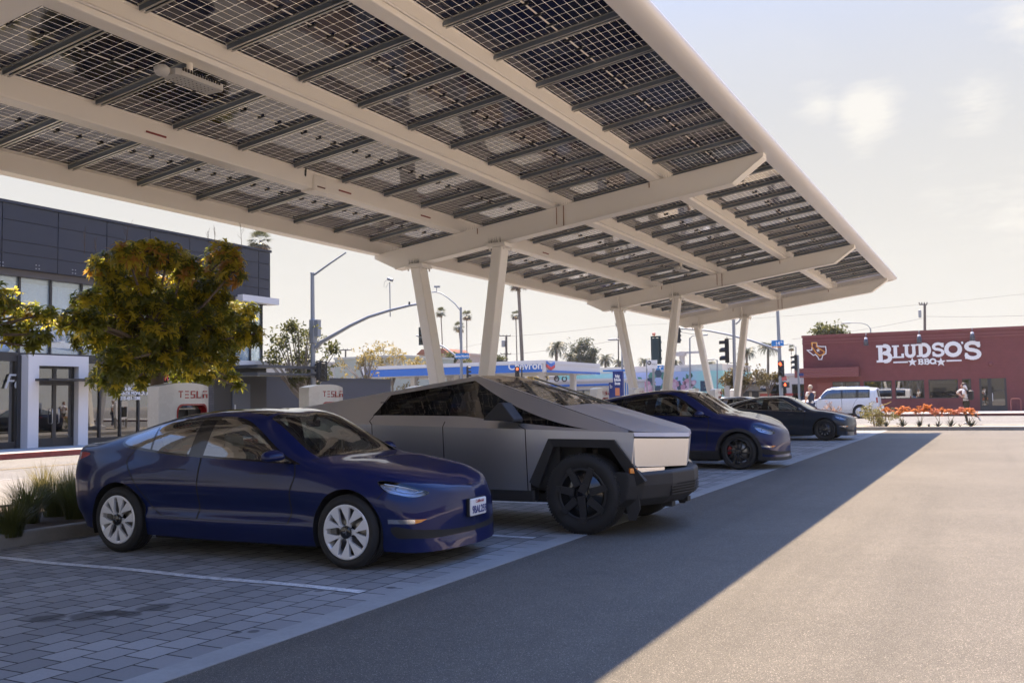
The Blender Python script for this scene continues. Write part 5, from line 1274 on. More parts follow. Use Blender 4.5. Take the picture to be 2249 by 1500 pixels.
for s_ in (1, -1):
    m = lambda p: (p.x, s_*p.y, p.z)
    a = rl_(xw); e = Vector((2.42, .955, 1.134)); hd.add([m(a), m(cen(xw)), m(nose_k), m(nose_c), m(e)], [(0, 1, 2, 3, 4)])
recalc(hd.obj('bonnet', M_ss, CT))
hl_ = MB()   # bright leading edge, then a dark light-bar slot, then the flat steel face
Q = [Vector((2.42, .965, 1.126)), nose_c, nose_k, Vector((2.62, -.50, 1.105)), Vector((2.42, -.965, 1.126))]
def band(mb, d0, d1, o0=0., o1=0., mi=0):
    for i in range(4):
        a, b = Q[i], Q[i+1]; ex = lambda p, o: Vector((p.x+o, p.y, p.z))
        mb.add([ex(a, o0)-Vector((0, 0, d0)), ex(b, o0)-Vector((0, 0, d0)), ex(b, o1)-Vector((0, 0, d1)), ex(a, o1)-Vector((0, 0, d1))], [(3, 2, 1, 0)], mi)
    return mb
recalc(band(MB(), 0, .045, 0, .008).obj('bonnet_edge', mat('pale_light_bar', (.50, .50, .58), .3, .3, var=.05), CT))
recalc(band(MB(), .045, .065, -.01, -.01).obj('light_bar_slot', M_gap, CT))
recalc(band(MB(), .065, .375, .004, -.035).obj('front_panel', M_ss, CT))
lm = MB()
lm.add([(2.60, .93, .735), (2.735, .50, .725), (2.725, .50, .695), (2.59, .93, .70)], [(0, 1, 2, 3)])
for s_ in (1, -1):
    b = MB(); b.bar((2.415, s_*.955, .715), (2.60, s_*.52, .70), .035, .05); b.obj('headlamp', M_refl, CT)
    MB().bar((2.37, s_*.985, .712), (2.435, s_*.93, .71), .04, .055).obj('turn_lamp', M_amber, CT)
# front bumper: black, proud of the face, with a slatted intake
bp = MB(); O = [(2.36, 1.0), (2.50, .90), (2.70, .50), (2.80, .0)]; O = O+[(x, -y) for x, y in O[-2::-1]]
def loop(z, d): return [(x+d, y, z) for x, y in O]+[(2.0, -.96, z), (2.0, .96, z)]
n = len(O)+2; zs_ = [(.69, -.03), (.665, .0), (.545, .0), (.40, -.03), (.315, -.14)]
vs = []; 
for z, d in zs_: vs += loop(z, d)
bp.add(vs, [(k*n+i, k*n+(i+1) % n, (k+1)*n+(i+1) % n, (k+1)*n+i) for k in range(len(zs_)-1) for i in range(n)]+[tuple(range(n)), tuple(range((len(zs_)-1)*n, len(zs_)*n))])
o = recalc(bp.obj('front_bumper', M_clad, CT)); bevel(o, .012, 2, 25)
it = MB()
for s_ in (1, -1): it.add([(2.68, s_*.52, .54), (2.797, 0, .545), (2.775, 0, .405), (2.66, s_*.52, .41)], [(0, 1, 2, 3)])
it.v = [(x+.012, y, z) for x, y, z in it.v]; recalc(it.obj('intake', M_gap, CT))
gr = MB()
for z in (.425, .455, .485, .515):
    for s_ in (1, -1): gr.bar((2.69, s_*.52, z), (2.80, 0, z+.003), .02, .01)
gr.obj('grille_slats', M_clad, CT)
for s_ in (1, -1): MB().box((2.52, s_*.3-.06, .27), (2.64, s_*.3+.06, .325)).obj('tow_point', M_clad, CT)
# arch cladding: flat-faced trapezoid hoops, wheel wells, sills, tail
for cx in (XFr, XRr):
    for s_ in (1, -1):
        A = arch_poly(cx); I = [(cx-.56, .50), (cx-.345, .965), (cx+.325, .955), (cx+.60, .54)]
        yo_ = lambda x, z: float(flank(np.array([x]), np.array([min(0, z-float(shoulder([x])[0, 2]))]))[0, 1])
        b = MB(); oa = [(x, s_*(yo_(x, z)+.035), z) for x, z in A]; ob = [(x, s_*(yo_(x, z)+.02), z) for x, z in I]; ba = [(x, s_*(yo_(x, z)-.05), z) for x, z in A]; bb = [(x, s_*.45, z+.01) for x, z in I]
        b.add(oa+ob+ba+bb, [(i, i+1, 5+i, 4+i) for i in range(3)]+[(i, i+1, 9+i, 8+i) for i in range(3)]+[(4+i, 5+i, 13+i, 12+i) for i in range(3)]+[(0, 4, 12, 8), (3, 7, 15, 11)])
        o = recalc(b.obj('arch_cladding', M_clad, CT)); 
        w = MB().add([(x, s_*.45, z+.012) for x, z in I], [(0, 1, 2, 3)]); w.obj('wheel_well', M_liner, CT)
    MB().tube([(cx+.02, -.62, .80), (cx+.02, -.66, .93)], .035, 8).tube([(cx+.02, .62, .80), (cx+.02, .66, .93)], .035, 8).obj('damper', M_disc, CT)
for s_ in (1, -1):
    MB().box((XRr+.70, min(s_*.80, s_*.945), .33), (XFr-.62, max(s_*.80, s_*.945), .48), bev=.02).obj('sill', M_clad, CT)
    # mud flap ahead of the sill
    MB().prism([(2.16, .60), (2.42, .66), (2.46, .30), (2.40, .17), (2.33, .17), (2.30, .32)], lambda u, v: (u, s_*.90, v), (0, s_*.03, 0)).obj('air_deflector', M_clad, CT)
MB().box((-2.7, -.8, .32), (2.3, .8, .42)).obj('underbody', M_liner, CT)
tl = MB().add([(-2.92, .955, 1.275), (-2.92, -.955, 1.275), (-2.92, -.93, .72), (-2.92, .93, .72), (-2.92, .80, 1.36), (-2.92, -.80, 1.36)], [(0, 1, 2, 3), (0, 4, 5, 1)]); tl.obj('tailgate', M_ss, CT)
bevel(MB().box((-3.02, -.95, .50), (-2.5, .95, .72)).obj('rear_bumper', M_clad, CT), .02)
MB().box((-2.935, -.9, 1.20), (-2.922, .9, 1.225)).obj('tail_lamp', M_tail, CT)
# mirrors
for s_ in (1, -1):
    b = MB(); y0, y1 = 1.0, 1.24; b.prism([(.80, 1.275), (1.20, 1.255), (1.20, 1.285), (1.05, 1.47), (1.0, 1.47), (.82, 1.30)], lambda u, v: (u-.1, s_*y0, v), (0, s_*(y1-y0), 0)); o = recalc(b.obj('door_mirror', M_clad, CT)); bevel(o, .012)
    MB().bar((1.0, s_*.93, 1.25), (1.0, s_*1.06, 1.28), .12, .03).obj('mirror_arm', M_clad, CT)
# cabin
cb = MB(); cb.box((-1.0, -.8, .45), (1.6, .8, .5)); cb.box((1.0, -.75, .7), (1.75, .75, 1.14), bev=.04); cb.box((-1.02, -.8, .5), (-.95, .8, 1.5))
for s_ in (1, -1): cb.box((-.9, s_*.86-.03, .5), (1.5, s_*.86+.03, 1.22))
cb.obj('cabin', M_dash, CT)
for x in (.35, -.65):
    for y in (-.42, .42):
        s_ = MB(); s_.box((x-.05, y-.27, .58), (x+.5, y+.27, .74), bev=.05); M = Matrix.Translation((x, y, .7)) @ Matrix.Rotation(radians(-14), 4, 'Y')
        s_.box((-.14, -.27, 0), (.02, .27, .62), 0, M, bev=.05); s_.box((-.1, -.13, .66), (0, .13, .84), 0, M, bev=.03); s_.obj('seat', mat('grey_seat', (.22, .22, .22), .6), CT)
MB().box((1.0, -.2, 1.14), (1.02, .2, 1.36)).obj('screen', M_trim, CT)
w = MB(); c0 = Vector((.85, .42, 1.16)); w.tube([c0+Matrix.Rotation(radians(-25), 3, 'Y') @ Vector((0, .18*cos(a), .14*sin(a))) for a in np.linspace(0, 2*pi, 21)], .018, 6); w.tube([c0, c0+Vector((.25, 0, -.1))], .03, 6); w.obj('steering_wheel', M_dash, CT)
# giant wiper along the screen edge
MB().bar((xw+.05, .80, 1.43-.02), (.45, .66, 1.79), .05, .02).obj('wiper', M_trim, CT)
add_wheels(CT, wheel_meshes(.445, .285, .29, 'core', M_clad, 'truck'), .445, (XFr, XRr), 1.02, -.0)
# ================================================================== STREET FURNITURE
M_pole = mat('pole_grey', (.26, .28, .31), .5, .3, var=.12, vs=3)
M_sigb = mat('signal_black', (.020, .022, .026), .5, var=.1)
M_sigg = mat('signal_green_black', (.03, .05, .055), .5, var=.1)
M_sblue = mat('sign_blue', (.02, .20, .55), .45, var=.04)
M_lampoff = mat('lamp_off', (.03, .03, .035), .2, var=0)
M_redon = mat('lamp_red_on', (.3, .01, .01), .4, var=0, emit=(1., .10, .03), es=1.6)
M_wood = mat('weathered_pole', (.10, .085, .075), .85, var=.25, vs=6)
def cyl(mb, a, b, r0, r1=None, mi=0, seg=12): return mb.tube([a, b], [r0, r1 or r0], seg, mi)
def signal_head(parent, c, h, face, on_=None, back=False, backplate=True, m=None):
    """three-lens head centred at c, height h, facing the direction 'face' (unit vector in plan)"""
    f = Vector((face[0], face[1], 0)).normalized(); r = Vector((-f.y, f.x, 0)); m_ = m or M_sigb; C_ = Vector(c); w = h*.30; d = h*.17; b = MB()
    M = Matrix((( r.x, f.x, 0, C_.x), (r.y, f.y, 0, C_.y), (0, 0, 1, C_.z), (0, 0, 0, 1)))
    b.box((-w/2, -d, -h/2), (w/2, 0, h/2), 0, M, bev=w*.08)
    if backplate: b.box((-w*.72, -d*.62, -h*.57), (w*.72, -d*.5, h*.57), 0, M)
    for k in range(3):
        z = h/3*(1-k); rr_ = w*.40; n = 16
        vs = [(rr_*cos(2*pi*i/n), .004, z+rr_*sin(2*pi*i/n)) for i in range(n)]
        b.add([M @ Vector(v) for v in vs], [tuple(range(n))], 2 if on_ == k else 1)
        vz = []; a0, a1 = radians(-25), radians(205)
        for i in range(13): a = a0+(a1-a0)*i/12; vz += [(rr_*1.08*cos(a), 0, z+rr_*1.08*sin(a)), (rr_*1.02*cos(a), w*.75, z+rr_*1.02*sin(a)-.01)]
        b.add([M @ Vector(v) for v in vz], [(2*i, 2*i+1, 2*i+3, 2*i+2) for i in range(12)], 0)
    o = b.obj('signal_head', [m_, M_lampoff, M_redon], parent); return o
def rel(T, p): return Vector(p)-T.location
TOCAM = lambda p: (Vector((0, 0, 0))-Vector((p[0], p[1], 0))).normalized()
def sign_plate(parent, c, w, h, txt, m, face, size, lift=.02, sup=None):
    f = Vector((face[0], face[1], 0)).normalized(); r = Vector((0, 0, 1)).cross(f); c = Vector(c)
    b = MB(); M = Matrix(((r.x, f.x, 0, c.x), (r.y, f.y, 0, c.y), (0, 0, 1, c.z), (0, 0, 0, 1)))
    b.box((-w/2, -.015, -h/2), (w/2, .015, h/2), 0, M); s_ = b.obj('sign_plate', m, parent)
    text('lettering', txt, size, c+f*.018+Vector((0, 0, -size*.36))-r*0, r, UP, M_lettw, s_, .003, .008, 'CENTER')
    if sup: text('lettering', sup[0], size*.5, c+f*.018+r*sup[1]+Vector((0, 0, size*.05)), r, UP, M_lettw, s_, .003, .004, 'CENTER')
    return s_

# tall pole with curved mast arm on the far pavement
Y1 = 33.9
b0 = onY(688, 880, Y1); T = thing('signal_pole', 'tall grey signal pole with a long curved mast arm and a camera on a riser', 'traffic light', (b0.x, Y1, .15))
A = lambda px, py: rel(T, onY(px, py, Y1))
top = A(686, 601)
m = MB(); cyl(m, (0, 0, 0), (0, 0, 1.2), .17, .13); cyl(m, (0, 0, 1.2), top, .115, .085); m.lathe([(0, .06), (.1, .04), (.1, 0)], 'z', 12, 0, top); m.obj('pole', M_pole, T)
MB().tube([A(694, 765), A(705, 752), A(735, 735), A(770, 715), A(810, 696), A(855, 682), A(900, 671), A(934, 665)], [.10, .095, .085, .075, .07, .06, .055, .045], 10).obj('mast_arm', M_pole, T)
MB().tube([A(690, 604), A(722, 581), A(760, 555)], [.05, .045, .035], 8).obj('lamp_arm', M_pole, T)
m = MB(); cyl(m, A(857, 696), A(856, 620), .022); cyl(m, A(852, 612), A(862, 616), .07); m.tube([A(851, 614), A(844, 620), A(843, 630), A(848, 632), A(853, 622)], .008, 5); m.obj('traffic_camera', M_pole, T)
m = MB(); cyl(m, A(899, 671), A(899, 663), .04); m.obj('detector', M_sigb, T)
m = MB(); p = A(697, 722); m.box((p.x-.11, -.12, p.z-.35), (p.x+.11, .12, p.z+.4)); p = A(688, 728); m.box((p.x-.14, -.14, p.z-.55), (p.x+.14, .14, p.z+.55), 0, None, .03); m.obj('control_box', M_pole, T)
signal_head(T, A(716, 816)+Vector((.0, -.2, 0)), .78, (.55, -.8), None); signal_head(T, A(700, 814), .78, (-.9, .3), None)
signal_head(T, A(927, 697)+Vector((0, .15, 0)), .8, (.5, -.8), None)

Y2 = 66.
b0 = onY(1014, 880, Y2); T = thing('signal_pole', 'slender pale signal pole between the raking columns with a blue street name sign', 'traffic light', (b0.x, Y2, .15))
A = lambda px, py: rel(T, onY(px, py, Y2))
m = MB(); cyl(m, (0, 0, 0), A(1012, 675), .14, .09); m.obj('pole', M_pole, T)
MB().tube([A(1011, 682), A(1000, 668), A(985, 655), A(970, 645), A(957, 641), A(948, 642)], .05, 8).obj('lamp_arm', M_pole, T)
m = MB(); cyl(m, A(959, 641), A(959, 632), .03); m.bar(A(954, 630), A(966, 630), .12, .15); m.obj('traffic_camera', M_pole, T)
MB().tube([A(1011, 788), A(990, 773), A(973, 761), A(945, 748), A(915, 737)], .07, 8).obj('mast_arm', M_pole, T)
signal_head(T, A(926, 738), 1.3, (.3, -1), None, m=M_sigg); signal_head(T, A(1029, 817), .9, (.9, .3), None)
sign_plate(T, A(1018, 782)+Vector((0, -.2, 0)), 1.12, .42, 'Santa Monica', M_sblue, (.25, -1), .24)
Y2b = 60.
b0 = onY(1146, 880, Y2b); T = thing('signal_post', 'short signal post with its red light lit in front of the blue fuel canopy', 'traffic light', (b0.x, Y2b, .15))
A = lambda px, py: rel(T, onY(px, py, Y2b))
m = MB(); cyl(m, (0, 0, 0), A(1146, 806), .05); m.tube([A(1146, 812), A(1140, 812)], .02, 6); m.tube([A(1146, 826), A(1140, 826)], .02, 6); m.obj('pole', M_sigb, T)
signal_head(T, A(1136, 818), .72, (.52, -.85), 0)

# near corner group: backs and sides of big heads, bus stop pole, blue totem
Y3 = 44.6
b0 = onY(1614, 880, Y3); T = thing('signal_pole', 'grey signal pole with a dark side-on signal head on brackets, by the last raking column', 'traffic light', (b0.x, Y3, .15))
A = lambda px, py: rel(T, onY(px, py, Y3))
m = MB(); cyl(m, (0, 0, 0), A(1610, 640), .085, .07); m.obj('pole', M_pole, T)
signal_head(T, A(1592, 770)+Vector((0, 0, 0)), 1.16, (-1, -.25), None)
m = MB(); m.tube([A(1600, 744), A(1615, 745)], .018, 6); m.tube([A(1602, 797), A(1615, 797)], .018, 6); m.obj('bracket', M_sigb, T)
MB().tube([A(1616, 712), A(1624, 705), A(1632, 690)], .04, 6).obj('lamp_arm', M_pole, T)
b0 = onY(1435, 880, Y3); T = thing('signal_post', 'post carrying the broad dark back of a signal head and a small blue street sign', 'traffic light', (b0.x, Y3, .15))
A = lambda px, py: rel(T, onY(px, py, Y3))
m = MB(); cyl(m, (0, 0, 0), A(1435, 806), .06); m.obj('pole', M_pole, T)
h_ = signal_head(T, A(1440, 769)+Vector((0, .2, 0)), 1.22, (.05, 1), None, m=M_sigg)
m = MB(); p = A(1436, 735); m.lathe([(0, .12), (.08, .08), (.09, 0), (.05, -.06)], 'z', 10, 0, p); m.obj('beacon', mat('salmon_beacon', (.6, .25, .18), .4), T)
sign_plate(T, A(1448, 807)+Vector((0, .1, 0)), .36, .22, '4', M_sblue, (.1, -1), .2, sup=('th', .1))
b0 = onY(1421, 880, 44.1); T = thing('bus_stop', 'white bus stop sign with a round black emblem on a thin post', 'bus stop', (b0.x, 44.1, .15))
A = lambda px, py: rel(T, onY(px, py, 44.1))
m = MB(); cyl(m, (0, 0, 0), A(1420, 790), .03); m.obj('pole', M_pole, T)
c = A(1432, 800); s_ = MB().box((c.x-.27, -.02, c.z-.2), (c.x+.27, .0, c.z+.2)).obj('sign_plate', M_lettw, T)
m = MB().lathe([(0, 0), (.1, 0), (.1, .008), (0, .008)], 'y', 20, 0, (c.x-.13, -.03, c.z+.07)); m.obj('round_emblem', M_gap, s_)
text('lettering', 'M', .13, (c.x-.13, -.034, c.z+.025), RX, UP, M_lettw, s_, .002, .006, 'CENTER'); text('lettering', 'Metro', .10, (c.x+.0, -.024, c.z-.03), RX, UP, mat('grey_text', (.2, .2, .2)), s_, .002)
YK = 46.5
b0 = onY(1357, 880, YK); T = thing('transit_totem', 'tall deep blue transit totem with white wording and an orange notice', 'totem', (b0.x, YK, 0))
A = lambda px, py: rel(T, onY(px, py, YK))
M_tot = mat('totem_blue', (.012, .03, .17), .4, var=.06); a, c = A(1347, 815), A(1368, 815)
bevel(MB().box((a.x, -.12, 0), (c.x, .12, a.z)).obj('panel', M_tot, T), .02)
for k, w in enumerate(('big', 'blue', 'bus')): text('lettering', w, .21, ((a.x+c.x)/2, -.135, a.z-.33-.19*k), RX, UP, M_lettw, T, .004, .01, 'CENTER')
p, q = A(1353, 852), A(1363, 869); MB().box((p.x, -.13, q.z), (q.x, -.121, p.z)).obj('notice', mat('orange_notice', (.62, .22, .10), .5), T)
b0 = onY(1340, 880, YK+.6); T = thing('bus_shelter', 'low blue and white bus shelter with a thin blue roof left of the totem', 'bus shelter', (b0.x, YK+.6, .15))
A = lambda px, py: rel(T, onY(px, py, YK+.6))
p, q = A(1330, 814), A(1381, 812); MB().box((p.x, -.4, p.z-.06), (q.x, 1., p.z+.02)).obj('roof', M_sblue, T)
m = MB(); 
for px in (1337, 1374): s_ = A(px, 820); cyl(m, (s_.x, .7, 0), (s_.x, .7, p.z), .04)
m.obj('posts', M_tot, T); a, c = A(1334, 840), A(1346, 840); MB().box((a.x, .2, .2), (c.x, .25, a.z)).obj('end_panel', M_tot, T); text('lettering', 'b', .3, (a.x+.05, .19, a.z-.3), RX, UP, M_lettw, T, .004)
a, c = A(1369, 840), A(1383, 840); m = MB()
for k in range(4): m.box((a.x+(c.x-a.x)*k/3-.02, .3, .2), (a.x+(c.x-a.x)*k/3+.02, .34, a.z))
m.obj('railing', M_sblue, T)

Y4 = 68.2
b0 = onY(1717, 885, Y4); T = thing('signal_pole', 'grey signal pole with a blue numbered street sign, a lit red signal and red hand', 'traffic light', (b0.x, Y4, .15))
A = lambda px, py: rel(T, onY(px, py, Y4))
m = MB(); cyl(m, (0, 0, 0), A(1706, 640), .15, .10); m.obj('pole', M_pole, T)
MB().tube([A(1713, 772), A(1690, 762), A(1650, 748), A(1600, 735), A(1555, 726), A(1500, 722), A(1480, 722)], [.1, .09, .08, .075, .07, .06, .05], 8).obj('mast_arm', M_pole, T)
MB().tube([A(1490, 728), A(1520, 733), A(1545, 737)], .035, 6).obj('stay', M_pole, T)
signal_head(T, A(1716, 810)+Vector((0, -.2, 0)), 1.02, (-.08, -1), 0)
c = A(1727, 845)+Vector((0, -.25, 0)); m = MB().box((c.x-.24, -.3, c.z-.21), (c.x+.24, -.05, c.z+.21), bev=.02); po = m.obj('crossing_signal', M_sigb, T)
hnd = MB()
hnd.box((-.05, 0, -.08), (.055, .01, .03), bev=.004)
for k, (x, l) in enumerate(((-.042, .10), (-.014, .125), (.016, .12), (.043, .09))): hnd.box((x-.012, 0, .02), (x+.012, .01, .02+l))
hnd.add([(-.05, 0, -.05), (-.05, .01, -.05), (-.10, 0, .02), (-.10, .01, .02), (-.085, 0, .035), (-.05, 0, -.01)], [(0, 2, 4, 5)])
hnd.v = [(x+c.x-.02, y-.312, z+c.z-.02) for x, y, z in hnd.v]; hnd.obj('red_hand', M_redon, po)
sign_plate(T, A(1709, 754)+Vector((0, -.18, 0)), .84, .40, '14', M_sblue, (.0, -1), .33, sup=('th', .28))
MB().box((A(1722, 760).x-.8, -.2, A(1709, 762).z-.03), (A(1722, 762).x-.1, -.17, A(1709, 762).z+.02)).obj('sign_edge', M_amber, T)
c = A(1723, 831); MB().box((c.x-.16, -.1, c.z-.16), (c.x+.16, -.08, c.z+.16)).obj('notice', mat('pink_red_notice', (.5, .12, .12), .5), T)
signal_head(T, A(1491, 737)+Vector((0, -.1, 0)), 1.0, (.2, 1), None)
Y5 = 62.
b0 = onY(1756, 885, Y5); T = thing('signal_post', 'signal post with a dark side-on head at the left corner of the maroon restaurant', 'traffic light', (b0.x, Y5, .15))
A = lambda px, py: rel(T, onY(px, py, Y5)); m = MB(); cyl(m, (0, 0, 0), A(1752, 780), .07); m.obj('pole', M_pole, T); signal_head(T, A(1745, 796), 1.0, (-1, -.1), None)
p = A(1758, 823); MB().box((p.x-.15, -.05, p.z-.08), (p.x+.2, -.03, p.z+.1)).obj('sign_plate', M_tot, T)

def street_lamp(px, y0, y1, Y, arm, lab):
    b0 = onY(px, y0, Y); T = thing('street_lamp', lab, 'street lamp', (b0.x, Y, 0)); A = lambda a, b: rel(T, onY(a, b, Y))
    m = MB(); cyl(m, (0, 0, 0), A(px, y1), .11, .06); m.obj('pole', M_pole, T); MB().tube([A(*p) for p in arm], .04, 6).obj('arm', M_pole, T)
    e = A(*arm[-1]); d = 1 if arm[-1][0] > px else -1; MB().box((min(e.x, e.x+.8*d), -.15, e.z-.08), (max(e.x, e.x+.8*d), .15, e.z+.06), bev=.03).obj('lantern', M_pole, T)
street_lamp(1912, 735, 722, 92, [(1912, 722), (1905, 714), (1893, 710), (1868, 709)], 'curved street lamp rising behind the restaurant roof')
street_lamp(1515, 870, 742, 84, [(1515, 744), (1520, 738), (1535, 736)], 'street lamp with a short arm beside the mural, right of the middle column pair')
street_lamp(1366, 870, 746, 74, [(1366, 748), (1360, 745), (1356, 745)], 'thin dark street lamp left of the middle raking column')
street_lamp(1575, 870, 790, 96, [(1575, 791), (1570, 789), (1568, 789)], 'far thin lamp in front of the turquoise mural')
street_lamp(1748, 870, 762, 110, [(1748, 764), (1742, 757), (1732, 756)], 'far street lamp arm left of the restaurant gable')

def utility_pole(px, y0, y1, Y, arms, lab, box=None, r=.14):
    b0 = onY(px, y0, Y); T = thing('utility_pole', lab, 'utility pole', (b0.x, Y, 0)); A = lambda a, b: rel(T, onY(a, b, Y))
    m = MB(); cyl(m, (0, 0, 0), A(px, y1), r, r*.7); m.obj('pole', M_wood, T); m = MB()
    for (x0, x1, y) in arms:
        m.bar(A(x0, y), A(x1, y), .1, .12)
        for k in range(4): q = A(x0+(x1-x0)*k/3, y); m.lathe([(0, .25), (.05, .2), (.05, .06)], 'z', 6, 0, q)
    m.obj('cross_arm', M_wood, T)
    if box: p, q = A(*box[:2]), A(*box[2:]); MB().box((p.x, -.3, q.z), (q.x, .1, p.z), bev=.05).obj('transformer', M_pole, T)
    return T
utility_pole(1112, 880, 737, 125, [(1097, 1121, 738), (1100, 1122, 778)], 'wooden utility pole with a grey transformer behind the fuel canopy', (1103, 748, 1110, 762), .22)
utility_pole(2031, 880, 668, 98, [(2019, 2036, 669)], 'dark utility pole standing up behind the restaurant sign', (2017, 681, 2024, 698), .16)
utility_pole(759, 880, 767, 96, [(745, 772, 769)], 'small utility pole cross arm between the bare street trees', None, .14)
utility_pole(1358, 870, 712, 130, [(1352, 1364, 713), (1353, 1363, 717)], 'utility pole top left of the middle raking column', None, .12)
M_wire = mat('wire', (.10, .10, .11), .6, var=0)
def wire(pts, lab, r=.012):
    P = [onY(*p) for p in pts]; a, b = P[0], P[-1]; L = [a.lerp(b, k/14)+Vector((0, 0, -((b-a).length*.010)*4*(k/14)*(1-k/14))) for k in range(15)]
    MB().tube(L, r, 5).obj('power_line', M_wire, label=lab, cat='power line', group='overhead wires beyond the junction')
wire([(1112, 739, 125), (1360, 714, 130)], 'thin wire from the transformer pole to the next pole', .02)
wire([(1112, 779, 125), (1360, 747, 130)], 'lower thin wire right of the transformer pole', .02)
wire([(2032, 695, 98), (2330, 690, 98)], 'wire running off to the right above the restaurant roof', .014)
wire([(1740, 745, 110), (2032, 698, 98)], 'wire rising to the dark pole behind the restaurant', .014)
wire([(1360, 716, 130), (2400, 628, 150)], 'highest long thin wire across the pale sky above the restaurant', .014)
wire([(870, 790, 110), (1112, 742, 125)], 'thin wire left of the transformer pole', .016)
# tower crane far away
T = thing('tower_crane', 'faint tower crane far off between the middle and last raking columns', 'crane', (onY(1498, 870, 260).x, 260, 0)); A = lambda a, b: rel(T, onY(a, b, 260))
m = MB(); cyl(m, (0, 0, 0), A(1498, 772), .8); m.bar(A(1478, 776), A(1545, 773), .6, .6); m.box((A(1495, 780).x-1.2, -1, A(1495, 782).z), (A(1502, 780).x+.5, 1, A(1502, 773).z)); m.obj('mast', mat('crane_grey', (.45, .42, .42), .7), T)

# ================================================================== FUEL STATION, MURAL WALL, FAR BUILDINGS
YG = 76.
M_fblue = mat('fuel_blue', (.015, .14, .52), .4, var=.05, vs=.5); M_fwh = mat('fuel_white', (.66, .65, .65), .45, var=.05, vs=.8)
cR = onY(1196, 792, YG); cL = onY(796, 806, YG); zt, zb_ = cR.z, onY(1196, 817, YG).z
T = thing('fuel_canopy', 'long fuel station canopy with a blue fascia, white lettering and a white end', 'fuel station', (cR.x, YG, 0)); A = lambda a, b, y=YG: rel(T, onY(a, b, y))
Lx = (cL-cR).x
MB().box((Lx, .0, zb_), (0, 13, zt)).obj('deck', M_fwh, T)
MB().box((Lx+.35, -.06, zb_+.02), (-.25, -.002, zt-.30)).obj('blue_fascia', M_fblue, T)
MB().box((Lx-.1, -.08, zb_-.03), (Lx+.3, 13, zt+.04)).box((Lx+.3, -.09, zt-.26), (.05, 13.05, zt+.05)).obj('white_trim', M_fwh, T)
MB().box((.05, .3, zb_-.02), (.10, 12.9, zb_+.18)).obj('blue_strip', M_fblue, T)
p = A(1117, 812); text('lettering', 'Chevron', .96, (p.x, -.10, p.z-.02), RX, UP, M_lettw, T, .03, .012)
q = Vector((.06, 1.1, zb_+.47)); 
for k, (dz, m_) in enumerate(((.26, M_fblue), (-.02, mat('emblem_red', (.6, .03, .05), .4)))):
    MB().prism([(-.5, .24), (-.0, .0), (.5, .24), (.5, -.02), (0, -.28), (-.5, -.02)], lambda u, v: (q.x+.06, q.y+u*1.7, q.z+v+dz), (-.06, 0, 0)).obj('emblem', m_, T)
for x, y in ((Lx+4, 3), (Lx+9, 3), (-1.2, 2.), (-1.2, 9.), (Lx+4, 10)): MB().box((x-.25, y-.25, 0), (x+.25, y+.25, zb_)).obj('pillar', M_fwh, T)
for x, y, l in ((-1.3, 2.6, 'near'), (Lx+5, 4, 'far')):
    D2_ = MB().box((x-.45, y-.3, 0), (x+.45, y+.3, 1.7), bev=.05); D2_.obj('pump', M_fblue, T)
for px in (1197, 1222, 1239):
    p = A(px, 832, 78); m = MB().lathe([(.18, 0), (.26, .02), (.26, .1), (.18, .12)], 'y', 16, 0, p); m.obj('hose_reel', M_blk, T)
# pale shop and yard behind
def block(name, lab, px0, px1, pyt, Y, depth, col, rough=.8, extra=None):
    a, b = onY(px0, pyt, Y), onY(px1, pyt, Y); cx = (a.x+b.x)/2; T = thing(name, lab, 'building', (cx, Y, 0)); w = (b.x-a.x)/2; z = (a.z+b.z)/2
    MB().box((-w, 0, 0), (w, depth, z)).obj('wall', mat(lab[:18].replace(' ', '_'), col, rough, var=.10, vs=.5), T)
    MB().box((-w-.1, -.1, z), (w+.1, depth+.1, z+.25)).obj('parapet', mat('parapet_'+lab[:10].replace(' ', '_'), tuple(min(1, c*1.15) for c in col), rough), T)
    return T, w, z
T, w, z = block('corner_shop', 'low white service building behind the fuel canopy', 1190, 1345, 838, 92, 10, (.50, .49, .48))
for k in range(5):
    x = -w+1+k*(2*w-2)/5; wn_ = MB().box((x, -.05, 1.0), (x+1.6, -.005, 2.4)).obj('window', M_frame, T); MB().box((x+.08, -.07, 1.08), (x+1.52, -.055, 2.32)).obj('pane', M_dglass, wn_)
MB().box((-w, -.12, z-.5), (w, -.02, z-.3)).obj('blue_band', M_fblue, T)
T, w, z = block('tiled_house', 'house with a red tiled roof seen under the fuel canopy', 1240, 1312, 846, 118, 8, (.50, .44, .38))
MB().prism([(-w-.4, z), (0, z+1.3), (w+.4, z)], lambda u, v: (u, -.5, v), (0, 9, 0)).obj('roof', mat('red_tiles', (.26, .10, .06), .8, var=.3, vs=3), T)
T, w, z = block('pink_house', 'pinkish building top with a tiled edge behind the left raking column', 921, 985, 778, 110, 10, (.46, .36, .31))
MB().prism([(-w-.3, z), (w+.3, z), (w-.6, z+.7), (-w+.6, z+.7)], lambda u, v: (u, -.4, v), (0, 6, 0)).obj('roof', mat('red_tiles', ()), T)
YM = 104.
aL, aR = onY(1225, 824, YM), onY(1588, 816, YM)
T = thing('mural_wall', 'long low building painted with a turquoise and lilac rose mural', 'building', ((aL.x+aR.x)/2, YM, 0)); A = lambda a, b: rel(T, onY(a, b, YM)); w = (aR.x-aL.x)/2
t = NT('mural_paint'); v = t.coord(); sp_ = t.n.new('ShaderNodeSeparateXYZ'); t.ln(v, sp_.inputs[0]); n1 = t.noise(v, .22, 2); 
cr = t.ramp(t.math('MULTIPLY_ADD', sp_.outputs[0], .5/w, t.math('MULTIPLY_ADD', n1, .10, .45)), [(.0, (.22, .52, .48)), (.34, (.26, .50, .56)), (.46, (.33, .40, .66)), (.75, (.32, .42, .66)), (.88, (.28, .55, .56)), (1., (.32, .58, .54))])
